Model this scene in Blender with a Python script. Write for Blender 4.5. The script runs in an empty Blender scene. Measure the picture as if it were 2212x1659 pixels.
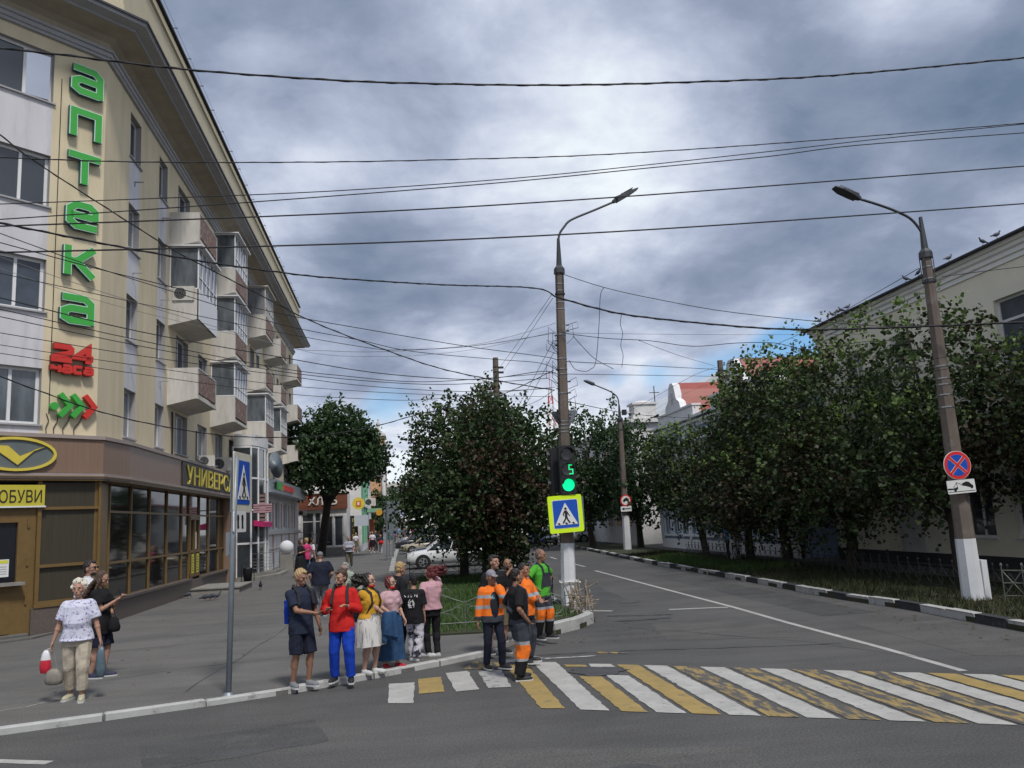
import bpy, bmesh, math, random
import numpy as np
from mathutils import Vector, Matrix
random.seed(7); rng = np.random.default_rng(7)
R = math.radians
sc = bpy.context.scene
COL = sc.collection
# ---------------------------------------------------------------- camera
HEAD, PITCH, ROLL, CAMZ, FPX = R(8.1), R(9.2), R(2.9), 2.5, 1789.0
sh, ch, sp, cp, sr, cr = math.sin(HEAD), math.cos(HEAD), math.sin(PITCH), math.cos(PITCH), math.sin(ROLL), math.cos(ROLL)
cF = Vector((cp*sh, cp*ch, sp)); _r = Vector((ch, -sh, 0)); _u = Vector((-sp*sh, -sp*ch, cp))
cR = cr*_r - sr*_u; cU = cr*_u + sr*_r
cam = bpy.data.objects.new('camera', bpy.data.cameras.new('camera')); COL.objects.link(cam)
m3 = Matrix((cR, cU, -cF)).transposed().to_4x4(); m3.translation = Vector((0, 0, CAMZ)); cam.matrix_world = m3
cam.data.sensor_width = 36; cam.data.lens = FPX/2212*36; cam.data.clip_end = 3000; cam.data.clip_start = .1
sc.camera = cam
def ray(x, y):
    return cF*FPX + (x-1106)*cR - (y-829.5)*cU
# photo pixel (2212 wide copy) -> point on the ground / on a plane X = const / Y = const
def G(x, y, z=0.0):
    d = ray(x, y); t = (z-CAMZ)/d.z; return Vector((d.x*t, d.y*t, z))
def AX(x, y, X):
    d = ray(x, y); t = X/d.x; return Vector((X, d.y*t, CAMZ+d.z*t))
def AY(x, y, Y):
    d = ray(x, y); t = Y/d.y; return Vector((d.x*t, Y, CAMZ+d.z*t))
# ---------------------------------------------------------------- light
SUN_EL, SUN_AZ = 56, 160           # degrees; azimuth clockwise from +Y
w = bpy.data.worlds.new("World"); sc.world = w; w.use_nodes = True
nt = w.node_tree; nt.nodes.clear(); N = nt.nodes.new; L = nt.links.new
out = N('ShaderNodeOutputWorld'); add = N('ShaderNodeMixShader')
sky = N('ShaderNodeTexSky'); sky.sky_type = 'NISHITA'; sky.sun_disc = False
sky.sun_elevation = R(SUN_EL); sky.sun_rotation = R(SUN_AZ); sky.air_density = 1.2; sky.dust_density = 1.0
bsky = N('ShaderNodeBackground'); bsky.inputs[1].default_value = .12
tint = N('ShaderNodeMix'); tint.data_type = 'RGBA'; tint.blend_type = 'MULTIPLY'; tint.inputs[0].default_value = 1; L(sky.outputs[0], tint.inputs[6]); tint.inputs[7].default_value = (.60, .86, 1.12, 1); L(tint.outputs[2], bsky.inputs[0])
bcl = N('ShaderNodeBackground'); bcl.inputs[1].default_value = 1.0
tc = N('ShaderNodeTexCoord')
sep = N('ShaderNodeSeparateXYZ'); L(tc.outputs['Generated'], sep.inputs[0])
def mth(op, a, b=None, clamp=False):
    n = N('ShaderNodeMath'); n.operation = op; n.use_clamp = clamp
    for i, v in enumerate((a, b)):
        if v is None: continue
        if isinstance(v, (int, float)): n.inputs[i].default_value = v
        else: L(v, n.inputs[i])
    return n.outputs[0]
zc = mth('MAXIMUM', sep.outputs[2], 0.0); zz = mth('ADD', zc, .26)
cx_ = mth('DIVIDE', sep.outputs[0], zz); cy_ = mth('DIVIDE', sep.outputs[1], zz)
cmb = N('ShaderNodeCombineXYZ'); L(cx_, cmb.inputs[0]); L(cy_, cmb.inputs[1])
def noise(scale, detail, rough, dist=0, off=(0, 0, 0)):
    mp = N('ShaderNodeMapping'); mp.inputs['Location'].default_value = off; L(cmb.outputs[0], mp.inputs[0])
    n = N('ShaderNodeTexNoise'); n.inputs['Scale'].default_value = scale; n.inputs['Detail'].default_value = detail
    n.inputs['Roughness'].default_value = rough; n.inputs['Distortion'].default_value = dist; L(mp.outputs[0], n.inputs[0])
    return n.outputs[0]
n1 = noise(1.1, 3, .5, .3, (3.1, 1.7, 0)); n2 = noise(2.3, 8, .56, .25, (5.1, 2.2, 0)); n3 = noise(7.0, 8, .60, .3, (1.1, 7.2, 3))
dens = mth('ADD', mth('MULTIPLY', n1, .55), mth('ADD', mth('MULTIPLY', n2, .86), mth('MULTIPLY', n3, .26)))
dens = mth('SUBTRACT', dens, .18)
# cloud masses: (photo direction, angular size, weight): positive = thicker, darker cloud
def lobe(x, y, rad, wgt, acc, sy=1.0):
    d = ray(x, y).normalized()
    v = N('ShaderNodeVectorMath'); v.operation = 'DISTANCE'; L(tc.outputs['Generated'], v.inputs[0]); v.inputs[1].default_value = d
    mr = N('ShaderNodeMapRange'); mr.interpolation_type = 'SMOOTHSTEP'; L(v.outputs['Value'], mr.inputs[0])
    mr.inputs[1].default_value = 0; mr.inputs[2].default_value = rad; mr.inputs[3].default_value = wgt; mr.inputs[4].default_value = 0
    return mth('ADD', acc, mr.outputs[0])
dens = mth('SUBTRACT', dens, mth('MULTIPLY', mth('SUBTRACT', .34, sep.outputs[2], True), .62))
for a in ((760, 650, .15, .26), (960, 610, .16, .16), (1350, 620, .20, .22), (1620, 560, .20, .24), (1930, 450, .20, .16), (2150, 200, .20, .14), (1750, 230, .16, .06), (1640, 60, .2, .12),
          (470, 60, .26, .20), (900, 90, .18, .10), (660, 160, .14, .06), (760, 480, .10, .08), (1480, 300, .08, .06),
          (640, 330, .14, -.12), (1220, 110, .16, -.07), (1340, 380, .2, -.22), (1080, 350, .14, -.14), (1050, 480, .12, -.10), (900, 760, .16, -.10), (1400, 740, .14, -.16), (1650, 640, .10, -.06),
          (1500, 200, .13, -.10), (1100, 900, .14, -.10), (700, 760, .10, -.08)):
    dens = lobe(*a, dens)
ramp = N('ShaderNodeValToRGB'); L(dens, ramp.inputs[0]); cr_ = ramp.color_ramp
cr_.elements[0].position = .42; cr_.elements[0].color = (.80, .86, .91, 1)
cr_.elements[1].position = 1.12 if False else 1.0; cr_.elements[1].color = (.135, .19, .285, 1)
for p_, c_ in ((.54, (.60, .65, .765, 1)), (.66, (.40, .455, .585, 1)), (.80, (.25, .30, .41, 1))):
    e = cr_.elements.new(p_); e.color = c_
L(ramp.outputs[0], bcl.inputs[0])
# blue gaps near the horizon
gap = mth('ADD', 0.0, 0.0)
for a in ((1735, 772, .075, 1.0), (1640, 790, .06, .9), (1540, 805, .055, .8), (1420, 815, .045, .75), (1330, 818, .03, .6), (870, 862, .06, .6), (800, 880, .05, .5), (1700, 740, .05, .35)):
    gap = lobe(*a, gap)
gap = mth('SUBTRACT', mth('MULTIPLY', gap, 1.5), mth('MULTIPLY', n2, .9), True)
L(gap, add.inputs[0]); L(bcl.outputs[0], add.inputs[1]); L(bsky.outputs[0], add.inputs[2]); L(add.outputs[0], out.inputs[0])
sl = bpy.data.lights.new('sun', 'SUN'); sl.energy = 2.7; sl.angle = R(10); sl.color = (1, .96, .9)
so = bpy.data.objects.new('sun', sl); COL.objects.link(so)
sd = Vector((math.sin(R(SUN_AZ))*math.cos(R(SUN_EL)), math.cos(R(SUN_AZ))*math.cos(R(SUN_EL)), math.sin(R(SUN_EL))))
so.rotation_euler = sd.to_track_quat('Z', 'Y').to_euler()
sc.view_settings.view_transform = 'Standard'; sc.view_settings.look = 'None'; sc.view_settings.gamma = 1; sc.view_settings.exposure = .15
# ---------------------------------------------------------------- materials
MATS = {}
def srgb(r, g, b):
    f = lambda c: (c/255/12.92) if c/255 <= .04045 else ((c/255+.055)/1.055)**2.4
    return (f(r), f(g), f(b))
def mat(name, col, rough=.8, var=.12, scale=3.0, bump=.0, bscale=None, metal=0, spec=.4, emit=None, estr=1, col2=None, c2scale=1.0, c2th=(.5, .62), stretch=None, trans=0):
    if name in MATS: return MATS[name]
    m = bpy.data.materials.new(name); m.use_nodes = True; t = m.node_tree; p = t.nodes['Principled BSDF']
    p.inputs['Roughness'].default_value = rough; p.inputs['Metallic'].default_value = metal; p.inputs['Specular IOR Level'].default_value = spec
    c = t.nodes.new('ShaderNodeTexCoord'); src = c.outputs['Object']
    if stretch:
        mp = t.nodes.new('ShaderNodeMapping'); mp.inputs['Scale'].default_value = stretch; t.links.new(src, mp.inputs[0]); src = mp.outputs[0]
    def tn(s, d=5, r=.6):
        n = t.nodes.new('ShaderNodeTexNoise'); n.inputs['Scale'].default_value = s; n.inputs['Detail'].default_value = d; n.inputs['Roughness'].default_value = r
        t.links.new(src, n.inputs[0]); return n.outputs[0]
    def mix(fac, a, b):
        x = t.nodes.new('ShaderNodeMix'); x.data_type = 'RGBA'; t.links.new(fac, x.inputs[0])
        for i, v in ((6, a), (7, b)):
            if isinstance(v, tuple): x.inputs[i].default_value = (*v[:3], 1)
            else: t.links.new(v, x.inputs[i])
        return x.outputs[2]
    base = tuple(col)
    if var > 0:
        mr = t.nodes.new('ShaderNodeMapRange'); t.links.new(tn(scale), mr.inputs[0]); mr.inputs[1].default_value = .3; mr.inputs[2].default_value = .7
        base = mix(mr.outputs[0], tuple(x*(1-var) for x in col), tuple(min(1, x*(1+var)) for x in col))
    if col2:
        mr = t.nodes.new('ShaderNodeMapRange'); t.links.new(tn(c2scale, 6, .65), mr.inputs[0]); mr.inputs[1].default_value = c2th[0]; mr.inputs[2].default_value = c2th[1]
        base = mix(mr.outputs[0], base, tuple(col2))
    if isinstance(base, tuple): p.inputs['Base Color'].default_value = (*base, 1)
    else: t.links.new(base, p.inputs['Base Color'])
    if bump > 0:
        b = t.nodes.new('ShaderNodeBump'); b.inputs['Strength'].default_value = bump; b.inputs['Distance'].default_value = .02
        t.links.new(tn(bscale or scale*6), b.inputs['Height']); t.links.new(b.outputs[0], p.inputs['Normal'])
    if emit:
        p.inputs['Emission Color'].default_value = (*emit, 1); p.inputs['Emission Strength'].default_value = estr
    if trans: p.inputs['Transmission Weight'].default_value = trans
    MATS[name] = m; return m
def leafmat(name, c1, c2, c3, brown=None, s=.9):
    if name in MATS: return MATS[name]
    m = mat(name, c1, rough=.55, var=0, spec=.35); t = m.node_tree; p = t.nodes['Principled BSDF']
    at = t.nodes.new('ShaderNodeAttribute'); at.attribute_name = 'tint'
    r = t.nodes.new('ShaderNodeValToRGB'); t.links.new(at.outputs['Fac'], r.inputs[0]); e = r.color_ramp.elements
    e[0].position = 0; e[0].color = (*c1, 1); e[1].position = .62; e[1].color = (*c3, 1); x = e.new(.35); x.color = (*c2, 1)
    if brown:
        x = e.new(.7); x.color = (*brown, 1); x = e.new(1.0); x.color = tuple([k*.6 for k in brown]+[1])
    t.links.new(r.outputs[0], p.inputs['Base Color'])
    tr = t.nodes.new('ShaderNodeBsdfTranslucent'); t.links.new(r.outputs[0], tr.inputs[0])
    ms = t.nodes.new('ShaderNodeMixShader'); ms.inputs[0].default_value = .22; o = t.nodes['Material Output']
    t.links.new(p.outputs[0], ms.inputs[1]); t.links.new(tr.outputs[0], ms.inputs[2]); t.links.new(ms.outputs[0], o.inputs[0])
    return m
# ---------------------------------------------------------------- objects
def wm(o):
    m = Matrix.Identity(4)
    while o is not None:
        m = o.matrix_basis @ m; o = o.parent
    return m
def tag(o, label=None, cat=None, group=None, kind=None):
    if label: o['label'] = label
    if cat: o['category'] = cat
    if group: o['group'] = group
    if kind: o['kind'] = kind
    return o
def thing(name, label, cat, loc=(0, 0, 0), rz=0, group=None):
    o = bpy.data.objects.new(name, None); COL.objects.link(o); o.location = loc; o.rotation_euler = (0, 0, R(rz)); o.empty_display_size = .2
    return tag(o, label, cat, group)
class MB:
    def __init__(s): s.v = []; s.f = []; s.m = []
    def add(s, vs, fs, m=0):
        b = len(s.v); s.v += [tuple(x) for x in vs]; s.f += [tuple(b+i for i in f) for f in fs]; s.m += [m]*len(fs); return s
    def box(s, a, b, m=0):
        x0, y0, z0 = [min(p, q) for p, q in zip(a, b)]; x1, y1, z1 = [max(p, q) for p, q in zip(a, b)]
        return s.add([(x0, y0, z0), (x1, y0, z0), (x1, y1, z0), (x0, y1, z0), (x0, y0, z1), (x1, y0, z1), (x1, y1, z1), (x0, y1, z1)],
                     [(0, 3, 2, 1), (4, 5, 6, 7), (0, 1, 5, 4), (1, 2, 6, 5), (2, 3, 7, 6), (3, 0, 4, 7)], m)
    def fbox(s, fr, u0, u1, v0, v1, w0, w1, m=0):      # box in a wall frame
        c = [fr.P(u, v, w_) for w_ in (w0, w1) for v in (v0, v1) for u in (u0, u1)]
        return s.add(c, [(0, 2, 3, 1), (4, 5, 7, 6), (0, 1, 5, 4), (2, 6, 7, 3), (0, 4, 6, 2), (1, 3, 7, 5)], m)
    def quad(s, *p, m=0): return s.add(p, [tuple(range(len(p)))], m)
    def prism(s, poly, z0, z1, m=0, mt=None):
        n = len(poly); a = sum(poly[i][0]*poly[(i+1) % n][1]-poly[(i+1) % n][0]*poly[i][1] for i in range(n))
        if a < 0: poly = poly[::-1]
        vs = [(p[0], p[1], z0) for p in poly]+[(p[0], p[1], z1) for p in poly]
        s.add(vs, [(i, (i+1) % n, n+(i+1) % n, n+i) for i in range(n)]+[tuple(range(n-1, -1, -1))], m)
        return s.add([(p[0], p[1], z1) for p in poly], [tuple(range(n))], m if mt is None else mt)
    def tube(s, pts, r, seg=8, m=0, caps=True):
        pts = [Vector(p) for p in pts]; n = len(pts); rs = r if isinstance(r, (list, tuple)) else [r]*n
        vs = []; up = None
        for i, p in enumerate(pts):
            d = (pts[min(i+1, n-1)]-pts[max(i-1, 0)]).normalized()
            if up is None:
                up = Vector((0, 0, 1)) if abs(d.z) < .9 else Vector((1, 0, 0))
            a = d.cross(up).normalized(); b = a.cross(d).normalized(); up = b
            for k in range(seg):
                t = 2*math.pi*k/seg; vs.append(p+a*math.cos(t)*rs[i]+b*math.sin(t)*rs[i])
        fs = [(i*seg+k, i*seg+(k+1) % seg, (i+1)*seg+(k+1) % seg, (i+1)*seg+k) for i in range(n-1) for k in range(seg)]
        if caps: fs += [tuple(range(seg-1, -1, -1)), tuple((n-1)*seg+k for k in range(seg))]
        return s.add(vs, fs, m)
    def lathe(s, c, prof, seg=16, m=0, ax=(0, 0, 1)):
        ax = Vector(ax).normalized(); c = Vector(c)
        return s.tube([c+ax*(z+i*1e-6) for i, (r, z) in enumerate(prof)], [max(r, 1e-4) for r, z in prof], seg, m) if abs(ax.z) < .99 else s.add(
            [(c.x+r*math.cos(2*math.pi*k/seg), c.y+r*math.sin(2*math.pi*k/seg), c.z+z) for r, z in prof for k in range(seg)],
            [(i*seg+k, i*seg+(k+1) % seg, (i+1)*seg+(k+1) % seg, (i+1)*seg+k) for i in range(len(prof)-1) for k in range(seg)]+[tuple(range(seg-1, -1, -1)), tuple((len(prof)-1)*seg+k for k in range(seg))], m)
    def ell(s, c, r, seg=12, rings=8, m=0, rot=None):
        c = Vector(c); vs = []
        for i in range(rings+1):
            ph = math.pi*i/rings-math.pi/2
            for k in range(seg):
                t = 2*math.pi*k/seg; q = Vector((r[0]*math.cos(ph)*math.cos(t), r[1]*math.cos(ph)*math.sin(t), r[2]*math.sin(ph)))
                if rot: q = rot @ q
                vs.append(c+q)
        return s.add(vs, [(i*seg+k, i*seg+(k+1) % seg, (i+1)*seg+(k+1) % seg, (i+1)*seg+k) for i in range(rings) for k in range(seg)], m)
    def stroke(s, fr, pts, wd, w0, w1, m=0, closed=False):   # flat stroke in a frame's u,v plane, extruded w0..w1
        P = [Vector(p) for p in pts]; n = len(P); Lp = []; Rp = []
        for i in range(n):
            a = P[i-1] if (i > 0 or closed) else None; b = P[(i+1) % n] if (i < n-1 or closed) else None
            d1 = (P[i]-a).normalized() if a is not None else None; d2 = (b-P[i]).normalized() if b is not None else None
            if d1 is None: d1 = d2
            if d2 is None: d2 = d1
            nn = (Vector((-d1.y, d1.x))+Vector((-d2.y, d2.x))); nn.normalize()
            k = wd/2/max(.45, nn.dot(Vector((-d1.y, d1.x))))
            Lp.append(P[i]+nn*k); Rp.append(P[i]-nn*k)
        for i in range(n if closed else n-1):
            j = (i+1) % n; q = [Rp[i], Rp[j], Lp[j], Lp[i]]
            s.add([fr.P(a.x, a.y, w0) for a in q]+[fr.P(a.x, a.y, w1) for a in q], [(4, 5, 6, 7), (0, 1, 5, 4), (1, 2, 6, 5), (2, 3, 7, 6), (3, 0, 4, 7), (0, 3, 2, 1)], m)
        return s
    def poly(s, fr, pts, w0, w1, m=0):
        n = len(pts); vs = [fr.P(a, b, w0) for a, b in pts]+[fr.P(a, b, w1) for a, b in pts]
        return s.add(vs, [tuple(range(n, 2*n)), tuple(range(n-1, -1, -1))]+[(i, (i+1) % n, n+(i+1) % n, n+i) for i in range(n)], m)
    def build(s, name, mats, parent=None, smooth=False, local=False):
        me = bpy.data.meshes.new(name)
        vs = s.v
        if parent is not None and not local:
            im = wm(parent).inverted(); vs = [im @ Vector(v) for v in s.v]
        me.from_pydata([tuple(v) for v in vs], [], s.f)
        if not isinstance(mats, (list, tuple)): mats = [mats]
        for q in mats: me.materials.append(q)
        if len(mats) > 1: me.polygons.foreach_set('material_index', s.m)
        if smooth: me.polygons.foreach_set('use_smooth', [True]*len(s.f))
        me.update()
        o = bpy.data.objects.new(name, me); COL.objects.link(o)
        if parent is not None: o.parent = parent
        return o
class Fr:      # wall frame: origin, u direction (horizontal), v = up, w = outward
    def __init__(s, o, u, n=None, v=(0, 0, 1)):
        s.o = Vector(o); s.u = Vector(u).normalized(); s.v = Vector(v).normalized(); s.n = Vector(n).normalized() if n else s.u.cross(s.v)
    def P(s, a, b, c=0): return s.o+s.u*a+s.v*b+s.n*c
def disc(r, n=24, c=(0, 0)): return [(c[0]+r*math.cos(2*math.pi*k/n), c[1]+r*math.sin(2*math.pi*k/n)) for k in range(n)]
def rrect(u0, u1, v0, v1, r, n=4):
    o = []
    for cx, cy, a0 in ((u1-r, v0+r, -90), (u1-r, v1-r, 0), (u0+r, v1-r, 90), (u0+r, v0+r, 180)):
        for i in range(n+1): a = R(a0+90*i/n); o.append((cx+r*math.cos(a), cy+r*math.sin(a)))
    return o
def text_mesh(txt, fr, u, v, h, wscale, w0, depth, m=0, mb=None, bold=0.0, total=None):
    cu = bpy.data.curves.new('t', 'FONT'); cu.body = txt; cu.size = 1; cu.extrude = .5; cu.offset = bold
    ob = bpy.data.objects.new('t', cu); COL.objects.link(ob); bpy.context.view_layer.update()
    me = bpy.data.meshes.new_from_object(ob.evaluated_get(bpy.context.evaluated_depsgraph_get()))
    bpy.data.objects.remove(ob); vs = [x.co.copy() for x in me.vertices]; fs = [tuple(p.vertices) for p in me.polygons]
    x0 = min(q.x for q in vs); x1 = max(q.x for q in vs); y0 = min(q.y for q in vs if True); y1 = max(q.y for q in vs); k = h/(y1-y0)
    if total: wscale = total/((x1-x0)*k)
    mb = mb or MB(); mb.add([fr.P(u+(q.x-x0)*k*wscale, v+(q.y-y0)*k, w0+(q.z+.5)*depth) for q in vs], fs, m); bpy.data.meshes.remove(me); return mb
def offset_path(pts, d):
    o = []; n = len(pts)
    for i, p in enumerate(pts):
        p = Vector(p[:2]); a = Vector(pts[max(i-1, 0)][:2]); b = Vector(pts[min(i+1, n-1)][:2])
        d1 = (p-a) if i > 0 else (b-p); d2 = (b-p) if i < n-1 else (p-a); d1.normalize(); d2.normalize()
        n1 = Vector((d1.y, -d1.x)); n2_ = Vector((d2.y, -d2.x)); nn = (n1+n2_).normalized(); o.append(p+nn*(d/max(.3, nn.dot(n1))))
    return o
def sweep(mb, path, prof, m=0, closed=False):   # prof: (offset to the right-hand side of path, z)
    rings = [offset_path(path, d) for d, z in prof]; n = len(path); k = len(prof)
    vs = [(rings[j][i].x, rings[j][i].y, prof[j][1]) for i in range(n) for j in range(k)]
    fs = [(i*k+j, i*k+(j+1) % k, (i+1)*k+(j+1) % k, (i+1)*k+j) for i in range(n-1) for j in range(k if closed else k-1)]
    if closed: fs += [tuple(range(k)), tuple((n-1)*k+j for j in range(k-1, -1, -1))]
    return mb.add(vs, fs, m)
def wall_grid(mb, fr, u0, u1, v0, v1, ops, depth=.22, m=0, mrev=0, cellmat=None):
    us = sorted({u0, u1, *[x for o in ops for x in o[:2] if u0 < x < u1]}); vs = sorted({v0, v1, *[x for o in ops for x in o[2:4] if v0 < x < v1]})
    for i in range(len(us)-1):
        for j in range(len(vs)-1):
            a, b, c, d = us[i], us[i+1], vs[j], vs[j+1]; cu, cv = (a+b)/2, (c+d)/2
            if any(o[0] < cu < o[1] and o[2] < cv < o[3] for o in ops): continue
            mb.quad(fr.P(a, c), fr.P(b, c), fr.P(b, d), fr.P(a, d), m=cellmat(cu, cv) if cellmat else m)
    for a, b, c, d in [o[:4] for o in ops]:
        P = fr.P
        for q in ((P(a, c, 0), P(a, d, 0), P(a, d, -depth), P(a, c, -depth)), (P(b, c, 0), P(b, c, -depth), P(b, d, -depth), P(b, d, 0)),
                  (P(a, d, 0), P(b, d, 0), P(b, d, -depth), P(a, d, -depth)), (P(a, c, 0), P(a, c, -depth), P(b, c, -depth), P(b, c, 0))):
            mb.quad(*q, m=mrev)
def window(fr, u0, u1, v0, v1, parent, mf, mg, sashes=2, bar=.07, d=.18, sill=None, trans=0, name='window', frac=None):
    mb = MB(); w0, w1 = -d-.05, -d
    mb.fbox(fr, u0, u1, v0, v0+bar, w0, w1); mb.fbox(fr, u0, u1, v1-bar, v1, w0, w1)
    us = [u0+(u1-u0)*i/sashes for i in range(sashes+1)] if not frac else [u0+(u1-u0)*f for f in frac]
    for i, u in enumerate(us):
        a = u if i == 0 else (u-bar if i == len(us)-1 else u-bar/2); mb.fbox(fr, a, a+bar, v0+bar, v1-bar, w0, w1+.004*(i % 2))
    if trans:
        vt = v0+(v1-v0)*trans
        for i in range(len(us)-1): mb.fbox(fr, us[i]+bar*.75, us[i+1]-bar*.75, vt-bar/2, vt+bar/2, w0, w1-.005)
    if sill: mb.fbox(fr, u0-.06, u1+.06, v0-.05, v0-.004, -d, .07, m=1)
    f = mb.build(name, [mf, sill or mf], parent)
    MB().quad(fr.P(u0, v0, -d-.03), fr.P(u1, v0, -d-.03), fr.P(u1, v1, -d-.03), fr.P(u0, v1, -d-.03)).build('pane', mg, f)
    return f
# ================================================================ setting
M_as = mat('asphalt', (.070, .069, .068), .85, .12, .35, .5, 90, col2=(.100, .098, .094), c2scale=.16, c2th=(.42, .68))
def grit(m, amt, scale):     # fine aggregate speckle on top of the large patches
    t = m.node_tree; p = t.nodes['Principled BSDF']; src = p.inputs['Base Color'].links[0].from_socket; c = t.nodes.new('ShaderNodeTexCoord')
    n = t.nodes.new('ShaderNodeTexNoise'); n.inputs['Scale'].default_value = scale; n.inputs['Detail'].default_value = 2; t.links.new(c.outputs['Object'], n.inputs[0])
    mr = t.nodes.new('ShaderNodeMapRange'); mr.inputs[1].default_value = .25; mr.inputs[2].default_value = .75; mr.inputs[3].default_value = 1-amt; mr.inputs[4].default_value = 1+amt; t.links.new(n.outputs[0], mr.inputs[0])
    mp = t.nodes.new('ShaderNodeMapping'); mp.inputs['Scale'].default_value = (.25, 1.6, 1); mp.inputs['Rotation'].default_value = (0, 0, .45); t.links.new(c.outputs['Object'], mp.inputs[0])
    n2_ = t.nodes.new('ShaderNodeTexNoise'); n2_.inputs['Scale'].default_value = 1.1; n2_.inputs['Detail'].default_value = 6; n2_.inputs['Roughness'].default_value = .65; t.links.new(mp.outputs[0], n2_.inputs[0])
    m2 = t.nodes.new('ShaderNodeMapRange'); m2.inputs[1].default_value = .35; m2.inputs[2].default_value = .65; m2.inputs[3].default_value = .88; m2.inputs[4].default_value = 1.10; t.links.new(n2_.outputs[0], m2.inputs[0])
    mu = t.nodes.new('ShaderNodeMath'); mu.operation = 'MULTIPLY'; t.links.new(mr.outputs[0], mu.inputs[0]); t.links.new(m2.outputs[0], mu.inputs[1])
    v = t.nodes.new('ShaderNodeVectorMath'); v.operation = 'SCALE'; t.links.new(src, v.inputs[0]); t.links.new(mu.outputs[0], v.inputs['Scale']); t.links.new(v.outputs[0], p.inputs['Base Color'])
grit(M_as, .42, 38)
M_pv = mat('pavement_asphalt', (.118, .114, .108), .88, .08, .5, .35, 55, col2=(.078, .078, .08), c2scale=.4, c2th=(.5, .75))
grit(M_pv, .35, 42)
M_wp = mat('white_paint', (.37, .365, .345), .75, .14, 2.5, .3, 60, col2=(.16, .158, .15), c2scale=9, c2th=(.57, .74))
M_wpw = mat('white_worn', (.34, .34, .33), .8, .1, 4, .2, 40, col2=(.13, .13, .13), c2scale=3.5, c2th=(.50, .60))
M_yp = mat('yellow_paint', (.30, .215, .075), .75, .16, 2.5, .3, 60, col2=(.11, .105, .095), c2scale=6, c2th=(.58, .70))
M_ypw = mat('yellow_worn', (.29, .21, .08), .8, .16, 3, .3, 60, col2=(.082, .080, .078), c2scale=3.4, c2th=(.44, .53), stretch=(2.6, .6, 1))
M_kw = mat('kerb_white', (.38, .38, .37), .85, .12, 3, .3, 30, col2=(.17, .16, .15), c2scale=5, c2th=(.56, .70))
M_kb = mat('kerb_black', (.035, .037, .042), .85, .2, 4, .3, 30, col2=(.12, .12, .11), c2scale=6, c2th=(.6, .75))
M_gr = mat('grass_soil', (.032, .040, .018), .95, .3, 2, .4, 30, col2=(.055, .045, .03), c2scale=1.2)
M_conc = mat('concrete', (.22, .21, .19), .9, .15, 2, .3, 30)
M_granite = mat('granite', (.11, .09, .08), .5, .25, 30, .1, 60)
def structure(mb, name, m, smooth=False): return tag(mb.build(name, m, smooth=smooth), kind='structure')
mb = MB(); S_ = 1500
mb.quad((-S_, -S_, 0), (S_, -S_, 0), (S_, S_, 0), (-S_, S_, 0)); structure(mb, 'road', M_as)
K = [(-30, 5), (-12, 10.35), (-5.23, 12.47), (-4.15, 12.82), (-2.98, 13.24), (-1.79, 13.71), (-.98, 14.25), (.06, 14.82), (1.07, 15.58), (1.86, 16.19), (2.3, 16.85), (2.62, 17.4)]
K2 = [(3.22, 18.0), (3.95, 18.75), (4.44, 19.6), (4.60, 20.6), (4.5, 22), (4.45, 24), (4.6, 28), (4.9, 32), (5.3, 36), (5.6, 39)]
K3 = [(-.45, 39), (-.45, 60), (-.3, 75), (0, 100), (.8, 140), (2.5, 230)]
pave = K+[(2.9, 17.75), (2.9, 18.45), (1.5, 18.55), (.3, 18.7), (.2, 26), (-.2, 36)]+K3+[(-8.6, 230), (-8.6, 26.6), (-16, 19.2), (-30, 19.2)]
mb = MB().prism(pave, -.2, .07); structure(mb, 'pavement', M_pv)
isl = [(.3, 18.76), (1.5, 18.61), (2.9, 18.51), (2.96, 17.8)]+K2+[(1.2, 39), (0.25, 36), (.26, 26)]
structure(MB().prism(isl, -.2, .10), 'lawn', M_gr)
# raised paved platform in front of the kiosk
structure(MB().prism([(-9.6, 23.7), (-16, 17.4), (-16, 19.0), (-10.2, 24.8)], .075, .17).prism([(-9.0, 25.4), (-9.35, 23.35), (-16, 16.7), (-16, 17.35), (-9.6, 23.66)], .075, .115), 'pavement_step', M_pv)
def blocks(path, ln, w, z0, z1, seq, name, gap=.025, start=0, side=1):
    P = [Vector((*p, 0)) for p in path]; mb = MB(); i = 0; tot = sum((P[k+1]-P[k]).length for k in range(len(P)-1)); s = 0
    def at(s):
        for k in range(len(P)-1):
            l = (P[k+1]-P[k]).length
            if s <= l or k == len(P)-2: return P[k]+(P[k+1]-P[k])*(s/l)
            s -= l
    while s < tot-.05:
        e = min(s+ln, tot); a, b = at(s+gap/2), at(e-gap/2); d = (b-a).normalized(); n = Vector((d.y, -d.x, 0))*w*side
        h = z1+rng.uniform(-.012, .012)
        q = [a, b, b-n, a-n]; j = [Vector((rng.uniform(-.012, .012), rng.uniform(-.012, .012), 0)) for _ in q]; c = .022*side
        nn = n.normalized()*abs(c)*side
        vs = [(p+t).to_tuple()[:2]+(z0,) for p, t in zip(q, j)]+[(p+t).to_tuple()[:2]+(h-.02,) for p, t in zip(q, j)]
        q2 = [a-nn+d*.02, b-nn-d*.02, b-n+nn-d*.02, a-n+nn+d*.02]; vs += [(p+t).to_tuple()[:2]+(h,) for p, t in zip(q2, j)]
        mb.add(vs, [(0, 1, 5, 4), (1, 2, 6, 5), (2, 3, 7, 6), (3, 0, 4, 7), (4, 5, 9, 8), (5, 6, 10, 9), (6, 7, 11, 10), (7, 4, 8, 11), (8, 9, 10, 11)], seq[i % len(seq)])
        s = e; i += 1
    structure(mb, name, [M_kw, M_kb, M_conc])
blocks([tuple(p) for p in offset_path(K[:-2], .03)], 1.35, .13, -.1, .095, [0], 'kerb')
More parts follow.
